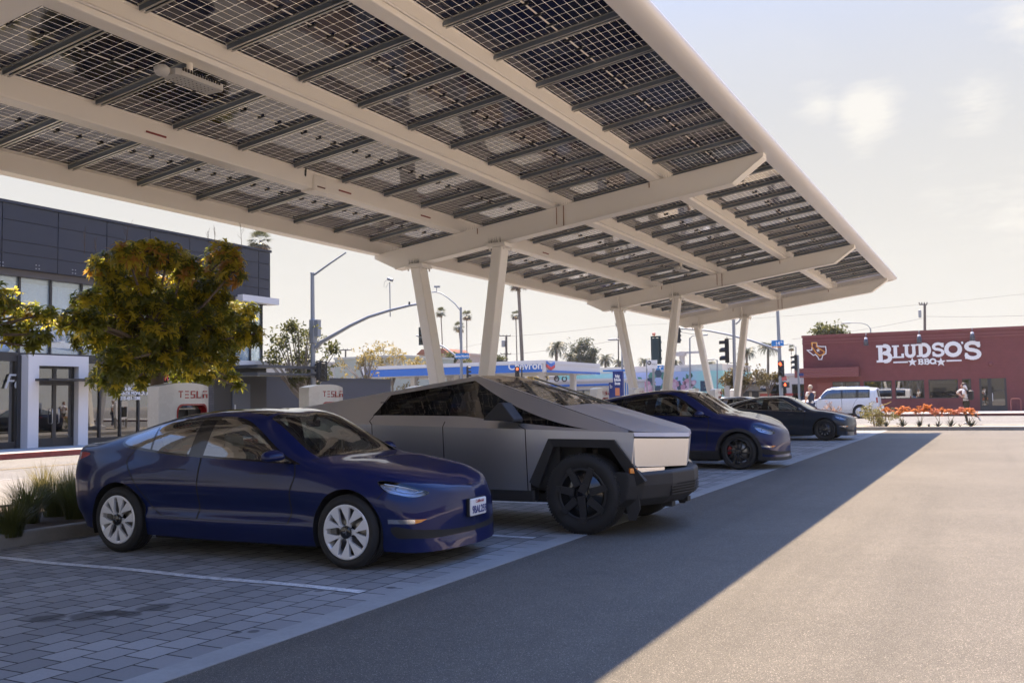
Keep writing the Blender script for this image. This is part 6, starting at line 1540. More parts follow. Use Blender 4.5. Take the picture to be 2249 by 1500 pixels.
t.ln(cr, t.b.inputs['Base Color']); t.set(Roughness=.8)
MB().box((-w, 0, 0), (w, 14, aL.z)).obj('wall', t.m, T)
MB().box((-w-.2, .5, aL.z), (w*.98, 14, aL.z+.75)).obj('roof_edge', mat('pale_roof', (.52, .48, .44), .8, var=.15, vs=.3), T)
p, q = A(1495, 808), A(1512, 817); MB().box((p.x, .1, q.z), (q.x, .45, p.z)).obj('roof_unit', mat('roof_unit_grey', (.35, .38, .42), .6), T)
M_mnavy = mat('mural_navy', (.02, .05, .09), .7, var=.1); M_rose = mat('mural_rose', (.42, .22, .30), .7, var=.35, vs=1.5); M_rose2 = mat('mural_rose_light', (.50, .36, .44), .7, var=.3, vs=2); M_mleaf = mat('mural_leaf', (.06, .20, .16), .7, var=.2)
for ch, px in (('U', 1488), ('E', 1539)):
    p, q = A(px, 857), A(px, 838); text('mural_letter', ch, (q.z-p.z)*1.40, (p.x, -.02, p.z), RX, UP, M_mnavy, T, .01, .12, xs=1.1)
rr = random.Random(3)
for px, py, r in ((1422, 845, 1.0), (1478, 844, .7), (1508, 850, .8), (1516, 842, .8), (1430, 855, .7), (1475, 855, .6)):
    c = A(px, py); m = MB()
    for k in range(16):
        a = rr.uniform(0, 2*pi); d = r*(.1+.75*rr.random()); s_ = r*(.5-.25*d/r); n = 7
        m.add([(c.x+d*cos(a)+s_*cos(2*pi*i/n), -.012-.002*k, c.z+d*sin(a)*.85+s_*.8*sin(2*pi*i/n)) for i in range(n)], [tuple(range(n))], k % 2)
    for k in range(5):
        a = rr.uniform(0, 2*pi); e = Vector((cos(a), 0, sin(a)))*r; f_ = Vector((-sin(a), 0, cos(a)))*r*.25
        m.add([c+e*.7+Vector((0, -.01, 0)), c+e*1.1+f_+Vector((0, -.01, 0)), c+e*1.5+Vector((0, -.01, 0)), c+e*1.1-f_+Vector((0, -.01, 0))], [(0, 1, 2, 3)], 2)
    m.obj('mural_rose', [M_rose, M_rose2, M_mleaf], T)
c = A(1446, 838); m = MB()
for k in range(8): a = 2*pi*k/8; m.add([(c.x+1.*cos(a)+.5*cos(2*pi*i/6), -.02-.002*k, c.z+.9*sin(a)+.5*sin(2*pi*i/6)) for i in range(6)], [tuple(range(6))], k % 2)
m.obj('mural_shape', [M_mnavy, M_mleaf], T)
T, w, z = block('white_shop', 'small white shop with a red stripe left of the restaurant', 1668, 1760, 826, 98, 10, (.55, .53, .50))
MB().box((-w, -.06, z-2.0), (w, -.01, z-1.75)).obj('red_stripe', mat('red_stripe', (.42, .07, .06), .6), T)
for x in (-w+1, -w+3.2, w-3): f_ = MB().box((x, -.04, .6), (x+1.5, -.005, 2.6)).obj('window', M_frame, T); MB().box((x+.1, -.06, .7), (x+1.4, -.045, 2.5)).obj('pane', M_dglass, f_)
T, w, z = block('cream_house', 'cream low building with a dark awning behind the small street trees', 1590, 1672, 836, 99, 8, (.48, .44, .37))
MB().prism([(0, 0), (-1.4, -.9), (-1.4, -1.0), (0, -.1)], lambda u, v: (-w+2.2, u-.0, v+2.9), (3.4, 0, 0)).obj('awning', mat('black_awning_cloth', (.02, .02, .022), .95, var=.1, spec=.1), T)
for k in range(3): MB().box((w-3+k*1., -.05, .4), (w-2.3+k*1., -.005, 2.4)).obj('window', M_frame, T)
for i, (px0, px1, py, Y, col, lab) in enumerate(((560, 700, 800, 120, (.40, .38, .35), 'distant beige block behind the bare street tree'), (700, 960, 815, 140, (.46, .42, .36), 'distant cream terrace behind the blue fascia'), (1560, 1790, 842, 160, (.45, .42, .39), 'distant pale terrace behind the red signals'), (960, 1260, 832, 150, (.42, .40, .40), 'distant grey block behind the fuel canopy'), (1330, 1600, 838, 190, (.45, .40, .38), 'distant row of roofs above the mural'), (2100, 2900, 760, 150, (.4, .36, .33), 'distant block behind the restaurant'))):
    block('distant_block', lab, px0, px1, py, Y, 12, col)
# bicycle loop by the restaurant door
p = onY(2232, 905, 73.8); T = MB().tube([(-.3, 0, 0), (-.3, 0, .75), (-.22, 0, .85), (.22, 0, .85), (.3, 0, .75), (.3, 0, 0)], .035, 8).obj('bicycle_rack', mat('maroon_trim', ()), None, (p.x, 73.8, .15), label='plain bent tube bicycle rack right of the restaurant door', cat='bicycle rack')
# ================================================================== PLANTS
def leafm(name, a, b, tr=.45, rough=.45, thr=None):
    t = NT(name); g = t.n.new('ShaderNodeNewGeometry'); c = t.mix(g.outputs['Random Per Island'], a, b)
    n = t.noise(t.coord(), 1.3, 3); c = t.mix(t.math('MULTIPLY_ADD', n, 1.2, -.3, True), tuple(k*.7 for k in a), c)
    t.ln(c, t.b.inputs['Base Color']); t.set(Roughness=rough); tl = t.n.new('ShaderNodeBsdfTranslucent'); t.ln(t.mix(.5, c, tuple(min(1, k*1.6) for k in b), 'MIX'), tl.inputs[0])
    ms = t.n.new('ShaderNodeMixShader'); ms.inputs[0].default_value = tr; t.ln(t.b.outputs[0], ms.inputs[1]); t.ln(tl.outputs[0], ms.inputs[2]); t.ln(ms.outputs[0], t.out.inputs[0]); return t.m
M_lfg = leafm('broad_leaf_green', (.09, .115, .014), (.25, .25, .03), .55); M_lfy = leafm('broad_leaf_sunlit', (.42, .35, .025), (.68, .52, .06), .65); M_lfr = leafm('broad_leaf_red', (.42, .20, .04), (.55, .32, .06), .6)  # gold leaf: yellow-green with sunlight put into its colour
M_smg = leafm('small_leaf_green', (.06, .075, .02), (.15, .15, .04), .4); M_smy = leafm('small_leaf_yellow', (.20, .16, .045), (.34, .26, .08), .45)
M_frond = leafm('palm_frond', (.045, .06, .035), (.10, .11, .055), .25); M_frondg = leafm('fan_palm_frond', (.06, .075, .03), (.12, .12, .05), .25); M_dead = mat('dead_frond', (.16, .11, .06), .9, var=.3)
M_bark = mat('bark_grey_brown', (.13, .10, .08), .9, var=.3, vs=9, bump=.6, bs=30); M_barkp = mat('pale_bark', (.24, .21, .18), .85, var=.25, vs=6, bump=.4, bs=25); M_palmb = mat('palm_bark', (.15, .125, .105), .9, var=.25, vs=5, bump=.5, bs=12)
M_twig = mat('bare_twig', (.22, .17, .15), .9, var=.2)
def frame_of(d):
    d = Vector(d).normalized(); a = d.cross(Vector((0, 0, 1))); a = a.normalized() if a.length > 1e-3 else Vector((1, 0, 0)); return d, a, a.cross(d)
def leaf(mb, o, d, n, L, w, droop, mi):
    d = Vector(d).normalized(); s_ = d.cross(n); s_ = s_.normalized() if s_.length > 1e-4 else d.orthogonal().normalized(); n = s_.cross(d)
    p0 = o; p1 = o+d*L*.38+n*.04*L; p2 = o+d*L*.72-n*droop*L*.18; p3 = o+d*L*.97-n*droop*L*.5
    mb.add([p0, p1+s_*w*.5+n*w*.16, p1, p1-s_*w*.5+n*w*.16, p2+s_*w*.42+n*w*.12, p2, p2-s_*w*.42+n*w*.12, p3], [(0, 2, 1), (0, 3, 2), (1, 2, 5, 4), (2, 3, 6, 5), (4, 5, 7), (5, 6, 7)], mi, True)
def limb(mb, pts, r0, r1, seg=7):
    n = len(pts); mb.tube(pts, [r0+(r1-r0)*i/(n-1) for i in range(n)], seg)
def wander(a, b, n, amp, rr):
    a, b = Vector(a), Vector(b); return [a.lerp(b, k/n)+Vector((rr.uniform(-1, 1), rr.uniform(-1, 1), rr.uniform(-.5, .5)))*amp*sin(pi*k/n) for k in range(n+1)]
def broad_tree(lab, base, blobs, seed, per=24, LL=.24, fork=None, name='broadleaf_tree', twigs=True, yscale=1.0, sunlit_share=.45, trunk_r=.13):
    rr = random.Random(seed); T = thing(name, lab, 'tree', base); B = Vector(base); tr = MB(); cr = MB(); F = Vector(fork)-B
    limb(tr, wander((0, 0, 0), F, 5, .05, rr), trunk_r, trunk_r*.75, 10)
    zs = [b[0].z for b in blobs]; z0, z1 = min(zs), max(zs)
    for c, r in blobs:
        C_ = c-B; mid = F.lerp(C_, .5)+Vector((rr.uniform(-.2, .2), rr.uniform(-.2, .2), .1)); limb(tr, [F, F.lerp(mid, .5)+Vector((0, 0, .08)), mid, mid.lerp(C_, .6), C_], trunk_r*.3, .010, 6)
        n = int(per*(r/.45)**1.6)
        for k in range(n):
            d = Vector((rr.gauss(0, 1), rr.gauss(0, 1)*yscale, rr.gauss(0, .85))).normalized(); rad = r*(.55+.5*rr.random()**.6)
            p = C_+Vector((d.x*rad, d.y*rad, d.z*rad*.85))
            if k % 3 == 0: limb(tr, [C_.lerp(p, .15), C_.lerp(p, .6)+Vector((0, 0, -.03)), p], .012, .004, 4)
            ax = (d*.8+Vector((0, 0, .65))+Vector((rr.uniform(-.3, .3), rr.uniform(-.3, .3), 0))).normalized(); a, u, v = frame_of(ax)
            up = (p.z+B.z-z0)/(z1-z0+.01); m = 1 if rr.random() < sunlit_share*(.35+up) else 0  # more gold leaves higher up: sun on the crown painted in
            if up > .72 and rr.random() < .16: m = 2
            nl = rr.randint(8, 13); ph = rr.random()*6
            for j in range(nl):
                w = ph+2*pi*j*.382; op = rr.uniform(.75, 1.35); dr = a*cos(op)+(u*cos(w)+v*sin(w))*sin(op)
                leaf(cr, p+a*rr.uniform(-.05, .03), dr, a, LL*rr.uniform(.65, 1.1), LL*.27, rr.uniform(.3, 1.3), m)
    if twigs:
        for k in range(7):
            c, r = rr.choice(blobs[:4]); p = c-B+Vector((rr.uniform(-.4, .4), rr.uniform(-.3, .3), r*.7)); q = p+Vector((rr.uniform(-.08, .08), 0, rr.uniform(.2, .42)))
            limb(tr, [p, q], .006, .003, 4)
            for j in range(4): limb(tr, [p.lerp(q, .3+.17*j), p.lerp(q, .3+.17*j)+Vector((rr.uniform(-.09, .09), rr.uniform(-.05, .05), rr.uniform(.06, .14)))], .003, .002, 3)
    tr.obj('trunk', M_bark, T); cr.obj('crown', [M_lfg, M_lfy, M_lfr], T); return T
XT = -12.15
def pb(px, py, r, dx=0.):
    p = onX(px, py, XT); k = mpp(p); p = on(px, py, 0, XT+dx); return (p, r*k)
rr = random.Random(11)
bl = [(240, 590, 42), (320, 568, 42), (330, 552, 30), (490, 566, 40), (400, 590, 40), (290, 640, 60), (385, 640, 55), (465, 650, 42), (200, 668, 38), (165, 702, 26), (140, 712, 18), (530, 690, 34), (235, 735, 52), (330, 715, 58), (430, 712, 55), (505, 740, 45), (548, 735, 26), (265, 795, 42), (345, 785, 45), (430, 785, 42), (490, 790, 30), (220, 830, 24), (250, 855, 14), (505, 830, 18), (525, 850, 10), (190, 745, 30), (395, 820, 26), (270, 690, 50), (370, 670, 50), (200, 705, 30), (470, 700, 48), (300, 760, 50), (395, 765, 48), (470, 760, 36), (230, 650, 36), (440, 620, 40), (510, 600, 26), (280, 560, 30), (370, 560, 30), (250, 830, 24), (310, 830, 24), (450, 820, 24)]
blobs = [pb(x, y, r, rr.uniform(-.75, .75)) for x, y, r in bl]
f0 = onX(347, 838, XT); broad_tree('round broadleaf tree with painted sunlit gold leaves and reddish tips behind the charging post', (f0.x, f0.y, .11), blobs, 5, per=125, LL=.14, fork=(f0.x, f0.y, f0.z+.35))
bl = [(20, 668, 34), (60, 690, 30), (100, 690, 20), (40, 730, 36), (-30, 660, 50), (-60, 720, 60), (85, 735, 24), (75, 762, 14), (-100, 680, 60), (105, 712, 14)]
blobs = [pb(x, y, r, rr.uniform(-.4, .4)) for x, y, r in bl]; f0 = onX(-75, 800, XT)
broad_tree('leafy branch of a broadleaf tree reaching in at the left picture edge', (f0.x, f0.y, .11), blobs, 8, per=80, LL=.135, fork=(f0.x, f0.y, f0.z+.2), twigs=False, sunlit_share=.25)

def small_tree(lab, Y, px, base_y, blobs, seed, m, n=220, ls=.12, stems=6, name='street_tree', bark=None, group=None, z0=.0, tr=.10, spread=1., axisX=None):
    rr = random.Random(seed); P = (lambda a, b: onX(a, b, axisX)) if axisX else (lambda a, b: onY(a, b, Y)); b0 = P(px, base_y); base = Vector((b0.x, b0.y, z0)); T = thing(name, lab, 'tree', base, 0, group); tb = MB(); cb = MB()
    fk = P(px, base_y)-base; fk.z = max(fk.z, .5)
    limb(tb, wander((0, 0, 0), fk, 3, .03, rr), tr, tr*.8, 8)
    for (x, y, r, *w_) in blobs:
        p = P(x, y); k = mpp(p); R_ = r*k; C_ = p-base+Vector((rr.uniform(-.4, .4), rr.uniform(-.5, .5), 0)); 
        for s_ in range(max(1, stems)): e = C_+Vector((rr.uniform(-1, 1), rr.uniform(-1, 1), rr.uniform(-.6, .9)))*R_*.8; limb(tb, wander(fk, e, 4, R_*.16, rr), tr*.42, .012, 5)
        q = int(n*(w_[0] if w_ else 1))
        cl = [C_+Vector((rr.gauss(0, .45), rr.gauss(0, .5), rr.gauss(0, .42)))*R_ for _ in range(max(4, q//9))]
        for c in cl:
            for _ in range(9):
                d = Vector((rr.gauss(0, 1), rr.gauss(0, 1), rr.gauss(0, .8)+.2)).normalized(); nn = Vector((rr.gauss(0, 1), rr.gauss(0, 1), rr.gauss(0, 1)+.5)).normalized()
                leaf(cb, c+d*ls*.5*spread, d, nn, ls*rr.uniform(.7, 1.4), ls*.5, .5, 0)
    tb.obj('trunk', bark or M_barkp, T); cb.obj('crown', m, T); return T
small_tree('many-stemmed street tree with sparse dark green tufts right of the showroom', None, 664, 880, [(625, 750, 26), (660, 735, 30), (700, 745, 28), (620, 790, 26), (665, 785, 30), (710, 785, 28), (640, 720, 16), (720, 815, 20), (690, 825, 22), (640, 835, 18), (675, 845, 14), (735, 770, 14)], 21, M_smg, 260, .15, 4, axisX=-28.2, z0=.15, tr=.16)
small_tree('thin golden street tree just left of the blue fuel fascia', 46, 805, 850, [(785, 780, 20), (810, 775, 20), (825, 790, 18), (795, 800, 14), (812, 835, 18), (830, 845, 14), (760, 800, 16, .5), (755, 830, 16, .5)], 22, M_smy, 170, .13, 4, tr=.09)
small_tree('sparse bare-looking street tree above the blue fuel fascia', 80, 862, 850, [(850, 765, 18), (872, 770, 18), (860, 790, 16), (880, 785, 12), (845, 800, 10)], 23, M_smy, 150, .22, 4, tr=.13)
small_tree('low golden shrub tree behind the left raking column', 82, 912, 850, [(900, 800, 14), (915, 795, 12), (930, 800, 12), (905, 850, 16), (890, 855, 14)], 24, M_smy, 140, .24, 3, tr=.1)
small_tree('low golden shrub under the right end of the fuel fascia', 95, 1180, 850, [(1175, 830, 14), (1160, 826, 12), (1195, 825, 12)], 25, M_smy, 140, .24, 2, tr=.1)
small_tree('dark green hedge-like tree behind the blue street name sign', 108, 1000, 800, [(985, 790, 16), (1000, 785, 14), (1030, 800, 14), (970, 800, 12)], 26, M_smg, 240, .35, 2, tr=.15)
small_tree('dark bushy tree between the right raking column and utility pole', 112, 1085, 800, [(1078, 795, 14), (1100, 798, 12), (1092, 788, 10)], 27, M_smg, 220, .35, 2, tr=.15)
M_euc = leafm('grey_green_leaf', (.07, .09, .055), (.14, .15, .09), .3)
small_tree('taller pale eucalyptus right of the big date palm', 150, 1275, 830, [(1272, 770, 18), (1282, 758, 14), (1265, 785, 14), (1276, 792, 14)], 28, M_euc, 900, .3, 3, tr=.3)
small_tree('second pale eucalyptus nearer the white fuel fascia end', 150, 1297, 830, [(1297, 775, 13), (1290, 790, 14), (1303, 795, 12)], 29, M_euc, 800, .3, 3, tr=.25)
small_tree('spreading dark street tree with bronze top in front of the mural end', 72, 1628, 868, [(1610, 830, 20, 1.4), (1635, 818, 22, 1.5), (1655, 825, 18), (1600, 838, 12), (1645, 838, 16), (1622, 842, 16)], 30, leafm('bronze_leaf', (.07, .065, .02), (.17, .12, .04), .35), 420, .17, 3, tr=.16, bark=M_bark)
small_tree('small round street tree left of the lit red signal', 76, 1688, 868, [(1680, 832, 13, 1.3), (1695, 830, 12, 1.2), (1688, 840, 12)], 31, leafm('bronze_leaf_b', (.08, .07, .02), (.17, .13, .04), .35), 360, .16, 3, tr=.11, bark=M_bark)
small_tree('round green tree top rising behind the restaurant roof', 105, 1822, 760, [(1805, 732, 16, 1.3), (1825, 728, 18, 1.4), (1842, 734, 14), (1820, 745, 16)], 32, M_smg, 420, .3, 2, tr=.25)
small_tree('low dark shrub beside the mural right end', 100, 1592, 870, [(1587, 862, 8, .7), (1594, 866, 8, .7)], 33, M_smg, 200, .2, 2, tr=.06)

# ---- palms
def palm(lab, px, py_c, py_b, Y, R_px, kind, seed, trunk_px=None, bend=0., group=None, lean=0.):
    rr = random.Random(seed); c = onY(px, py_c, Y); b = onY(px+lean, py_b, Y); k = mpp(c); T = thing('palm_tree', lab, 'palm', (b.x, Y, 0), 0, group); C_ = c-T.location; R_ = R_px*k
    tr = MB(); w = (trunk_px or 3)*k/2; n = 10
    P = [Vector((C_.x*(q/n)**1.5+bend*k*sin(pi*q/n), 0, C_.z*q/n)) for q in range(n+1)]
    tr.tube(P, [w*(1.25-.3*q/n)*(1+.06*(q % 2)) for q in range(n+1)], 9); tr.obj('trunk', M_palmb, T)
    fr = MB()
    if kind == 'fan':
        for i in range(46):
            a = rr.uniform(0, 2*pi); e = rr.uniform(-.9, 1.35); d = Vector((cos(a)*cos(e), sin(a)*cos(e), sin(e))); st = C_+d*R_*.42; fr.add([C_, st+Vector((.02, 0, .0)), st], [(0, 1, 2)], 0)
            _, u, v = frame_of(d); m = 1 if e < -.55 else 0
            for j in range(9):
                w_ = (j-4)*.24; dd = (d*cos(w_)+u*sin(w_)).normalized(); tip = st+dd*R_*rr.uniform(.5, .68)+Vector((0, 0, -R_*.12*abs(w_)-.1*R_)); sd = dd.cross(v).normalized()*R_*.035
                fr.add([st, st.lerp(tip, .5)+sd, tip, st.lerp(tip, .5)-sd], [(0, 1, 2, 3)], m)
        for i in range(30):
            a = rr.uniform(0, 2*pi); q = C_+Vector((0, 0, -R_*rr.uniform(.1, .5))); e = q+Vector((cos(a)*R_*.25, sin(a)*R_*.25, -R_*.35)); s_ = Vector((-sin(a), cos(a), 0))*R_*.06; fr.add([q, e+s_, e-s_], [(0, 1, 2)], 1)
    else:
        for i in range(64):
            a = rr.uniform(0, 2*pi); e0 = rr.uniform(-.35, 1.45); hd = Vector((cos(a), sin(a), 0)); p = C_.copy(); e = e0; pts = [p.copy()]; L = R_*rr.uniform(.95, 1.2)
            for q in range(8): p = p+(hd*cos(e)+Vector((0, 0, sin(e))))*L/8; e -= .20+.07*(1 if e > 0 else .3); pts.append(p.copy())
            sd = Vector((-sin(a), cos(a), 0))
            for q in range(1, 8):
                for sgn in (1, -1):
                    for hh in (0, .5):
                        o = pts[q].lerp(pts[q+1], hh) if q < 8 else pts[q]; dd = (pts[min(q+1, 8)]-pts[q-1]).normalized(); l = R_*.26*(1-.55*abs(q-4)/4); t_ = o+(sd*sgn*.8+dd*.75+Vector((0, 0, -.45))).normalized()*l; th = dd*R_*.022
                        fr.add([o-th, o+th, t_], [(0, 1, 2)], 0)
            for q in range(8): fr.add([pts[q]+Vector((0, 0, R_*.012)), pts[q+1]+Vector((0, 0, R_*.01)), pts[q+1]-Vector((0, 0, R_*.01)), pts[q]-Vector((0, 0, R_*.012))], [(0, 1, 2, 3)], 0)
    fr.obj('crown', [M_frondg if kind == 'fan' else M_frond, M_dead], T)
G1_ = 'slender fan palms on the skyline'; G2_ = 'bushy date palms on the skyline'
palm('fan palm top peeping over the showroom roof edge', 572, 528, 870, 78, 32, 'fan', 1, 5, group=G1_)
palm('leftmost slim fan palm between the raking columns, trunk bending right', 968, 686, 860, 150, 15, 'fan', 2, 2.2, 6, group=G1_, lean=-2)
palm('shaggy fan palm just left of the slender signal pole', 1008, 718, 860, 140, 16, 'fan', 3, 3, group=G1_, lean=12)
palm('slim fan palm just right of the slender signal pole', 1025, 692, 860, 150, 15, 'fan', 4, 2.2, group=G1_, lean=1)
palm('slim fan palm standing against the thick palm trunk', 1133, 692, 860, 150, 14, 'fan', 5, 2.2, group=G1_, lean=4)
palm('tall thick palm trunk whose crown is cut by the canopy edge', 1138, 620, 860, 110, 26, 'fan', 6, 7, group=G1_, lean=12)
palm('tiny far fan palm left of the restaurant corner', 1738, 764, 860, 170, 9, 'fan', 16, 1.4, group=G1_)
for i, (px, py, Y, R_, lab, tw_) in enumerate(((1222, 763, 120, 27, 'biggest date palm behind the white end of the fuel canopy', 6), (1252, 785, 135, 20, 'date palm half hidden between the big one and the eucalyptus', 5), (1330, 788, 125, 22, 'date palm at the tip of the white fuel fascia', 5), (1362, 800, 140, 20, 'date palm just left of the middle raking column', 4), (1415, 795, 150, 18, 'date palm right of the middle left column', 4), (1484, 798, 150, 16, 'low date palm right of the middle right column', 4), (1640, 775, 120, 23, 'date palm just right of the last raking column', 5), (1687, 764, 118, 25, 'date palm left of the numbered street sign', 5), (1560, 800, 170, 14, 'small far date palm above the turquoise mural', 3))):
    palm(lab, px, py, 868, Y, R_, 'date', 40+i, tw_, group=G2_)

# ---- grass tufts in the planter
M_gr = leafm('grass_blade', (.075, .095, .022), (.19, .19, .05), .4); M_gry = leafm('sunlit_grass_blade', (.20, .17, .05), (.32, .27, .10), .4)  # yellow blades have the sunlight put into their colour
def tuft(x, y, h, seed, m, lab, n=700):
    rr = random.Random(seed); mb = MB()
    for k in range(n):
        a = rr.uniform(0, 2*pi); r0 = rr.random()**.7*.14; p = Vector((cos(a)*r0, sin(a)*r0, 0)); out = Vector((cos(a+rr.uniform(-.5, .5)), sin(a+rr.uniform(-.5, .5)), 0)); L = h*rr.uniform(.55, 1.15); ln_ = rr.uniform(.15, .85); s_ = Vector((-out.y, out.x, 0))*rr.uniform(.002, .0035)
        P = [p+out*L*ln_*t_**1.8*.9+Vector((0, 0, L*(t_-.38*ln_*t_*t_))) for t_ in (0, .35, .7, 1)]
        mb.add([P[0]-s_, P[0]+s_, P[1]-s_, P[1]+s_, P[2]-s_*.7, P[2]+s_*.7, P[3]], [(0, 1, 3, 2), (2, 3, 5, 4), (4, 5, 6)], 0, True)
    mb.obj('ornamental_grass', m, None, (x, y, .11), label=lab, cat='grass clump', group='long grass clumps in the planter')
gp = [(60, 1120, 'arching green grass clump nearest the left charging post'), (120, 1105, 'fullest dark green grass clump in the left planter'), (168, 1110, 'green grass clump touching the blue saloon tail'), (20, 1150, 'low grass at the foot of the left charging post')]
for i, (px, py, lab) in enumerate(gp): p = on(px, py+28, 2, .11); tuft(p.x, p.y, .62 if i < 3 else .45, 60+i, M_gr, lab)
for i, (px, py, lab) in enumerate(((150, 1092, 'yellow grass clump with sunlight put into its colour, behind the green ones'), (185, 1085, 'yellow grass clump hidden behind the blue saloon tail'), (95, 1080, 'sparse yellow grass clump at the back of the planter'))): p = on(px, py+10, 2, .11); tuft(p.x, p.y, .6, 70+i, M_gry, lab, 300)
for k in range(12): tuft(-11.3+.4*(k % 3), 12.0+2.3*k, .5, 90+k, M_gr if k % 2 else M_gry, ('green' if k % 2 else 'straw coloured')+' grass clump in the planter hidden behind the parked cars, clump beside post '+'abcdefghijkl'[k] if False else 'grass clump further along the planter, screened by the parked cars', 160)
# ---- aloes with orange flower heads on the far planting strip
M_aloe = leafm('aloe_leaf', (.05, .065, .04), (.10, .11, .07), .1); M_orange = leafm('orange_flower', (.62, .16, .02), (.75, .27, .04), .4); M_coral = leafm('coral_flower', (.60, .17, .08), (.7, .27, .14), .4); M_stalk = mat('flower_stalk', (.16, .13, .07), .8)
YA_ = 42.55
heads = [(1985, 898, 13, 0), (1974, 905, 8, 0), (2012, 901, 10, 0), (2033, 894, 12, 0), (2029, 901, 6, 0), (2053, 903, 11, 1), (2070, 901, 9, 0), (2084, 902, 7, 0), (2098, 904, 9, 1), (2112, 899, 11, 1), (2133, 903, 13, 0), (1946, 900, 10, 0)]
alo = [(1982, 932, 13, 'aloe below the leftmost orange flower heads'), (2020, 932, 11, 'aloe below the second orange flower head'), (2061, 933, 10, 'narrow aloe in the middle of the orange flower row'), (2088, 933, 13, 'wide aloe left of the running person'), (2132, 933, 15, 'big aloe under the rightmost orange flower head'), (1947, 933, 10, 'aloe beside the yellow green shrub'), (2040, 934, 5, 'smallest aloe between two larger ones'), (2108, 934, 5, 'tiny aloe sprout left of the big one')]
own = {}
for h in heads: own.setdefault(min(range(len(alo)), key=lambda i: abs(alo[i][0]-h[0])+(20 if alo[i][2] < 6 else 0)), []).append(h)
for i, (px, py, r, lab) in enumerate(alo):
    rr = random.Random(200+i); p = onY(px, py, YA_); T = thing('aloe_plant', lab, 'aloe', (p.x, YA_, .13), 0, 'aloes in the far planting strip'); k = mpp(p); R_ = r*k*1.25; mb = MB()
    for j in range(22):
        a = rr.uniform(0, 2*pi); e = rr.uniform(.35, 1.25); d = Vector((cos(a)*cos(e), sin(a)*cos(e), sin(e))); s_ = Vector((-sin(a), cos(a), 0))*R_*.10; L = R_*rr.uniform(.8, 1.2); m_ = d*L*.5+Vector((0, 0, -.02*L)); t_ = d*L+Vector((0, 0, .12*L))
        mb.add([-s_, s_, m_+s_*.85, m_-s_*.85, t_, m_+Vector((0, 0, -R_*.05)), Vector((0, 0, -.02))], [(0, 1, 2, 3), (3, 2, 4), (6, 0, 3, 5), (1, 6, 5, 2), (5, 3, 4), (2, 5, 4)], 0)
    mb.obj('leaf_rosette', M_aloe, T)
    for (hx, hy, hr, kind) in own.get(i, []):
        c = onY(hx, hy, YA_)-T.location; st = MB(); limb(st, wander((0, 0, .05), c, 4, .06, rr), .012, .008, 5); hr_ = hr*k; hm = MB()
        for j in range(int(34*hr/10)):
            q = c+Vector((rr.gauss(0, .55)*hr_, rr.gauss(0, .5)*hr_, rr.gauss(0, .28)*hr_)); limb(st, [c+Vector((0, 0, -hr_*.5)), q], .005, .003, 3)
            for l in range(12): a = rr.uniform(0, 2*pi); d = Vector((cos(a), sin(a), rr.uniform(-.9, .5))).normalized(); leaf(hm, q, d, Vector((0, 0, 1)), .07, .03, .6, 0)
        st.obj('flower_stalk', M_stalk, T); hm.obj('flower_head', M_coral if kind else M_orange, T)
small_tree('loose yellow green shrub at the left end of the planting strip', 42.6, 1920, 934, [(1905, 910, 18, 1.3), (1925, 905, 20, 1.4), (1940, 915, 16), (1915, 925, 18), (1930, 928, 16)], 50, leafm('shrub_leaf', (.16, .15, .045), (.28, .25, .09), .35), 330, .07, 3, name='garden_shrub', tr=.03, z0=.13, bark=M_twig)
p = onY(1928, 905, 42.7); MB().tube([(0, 0, 0), (.0, 0, .25), (.12, 0, .42), (.35, 0, .48), (.55, 0, .58)], [.02, .02, .022, .02, .012], 6).obj('bent_flower_spike', mat('straw_spike', (.45, .34, .12), .8), None, (p.x, 42.7, p.z-.15), label='bent straw coloured flower spike above the yellow green shrub', cat='plant')
small_tree('low pinkish seed-head plants before the white sport utility', 42.4, 1830, 925, [(1812, 893, 12, .5), (1835, 890, 12, .5), (1850, 897, 10, .4), (1825, 905, 12, .5)], 51, leafm('pink_seed', (.40, .22, .15), (.5, .32, .22), .4), 110, .05, 4, name='seed_head_plant', tr=.012, z0=.13, bark=M_twig)

# ================================================================== PEOPLE
M_skin = mat('skin', (.42, .24, .17), .5, var=.08); M_hair = mat('brown_hair', (.05, .03, .02), .6, var=.2); M_tee = mat('white_cotton', (.66, .66, .66), .85, var=.08); M_dark_c = mat('olive_black_cloth', (.035, .035, .028), .85, var=.15); M_navyc = mat('navy_cloth', (.02, .035, .08), .85, var=.1); M_shoe = mat('pale_shoe', (.5, .5, .5), .6); M_bag = mat('black_bag', (.015, .016, .02), .6, var=.1); M_eye = mat('eye', (.02, .015, .012), .3, var=0); M_lip = mat('lips', (.35, .13, .11), .5, var=0)
def skin_mesh(name, V, E, R, m, parent, levels=2):
    me = bpy.data.meshes.new(name); me.from_pydata([tuple(v) for v in V], E, []); o = bpy.data.objects.new(name, me); COL.objects.link(o)
    md = o.modifiers.new('skin', 'SKIN'); md.use_smooth_shade = True
    for i, r in enumerate(R): d = me.skin_vertices[0].data[i]; d.radius = (r, r) if not isinstance(r, tuple) else r
    me.skin_vertices[0].data[0].use_root = True
    ss = o.modifiers.new('sub', 'SUBSURF'); ss.levels = ss.render_levels = levels
    nm = bpy.data.meshes.new_from_object(o.evaluated_get(bpy.context.evaluated_depsgraph_get())); bpy.data.objects.remove(o); nm.materials.clear(); nm.materials.append(m); nm.name = name
    return link(name, nm, parent)
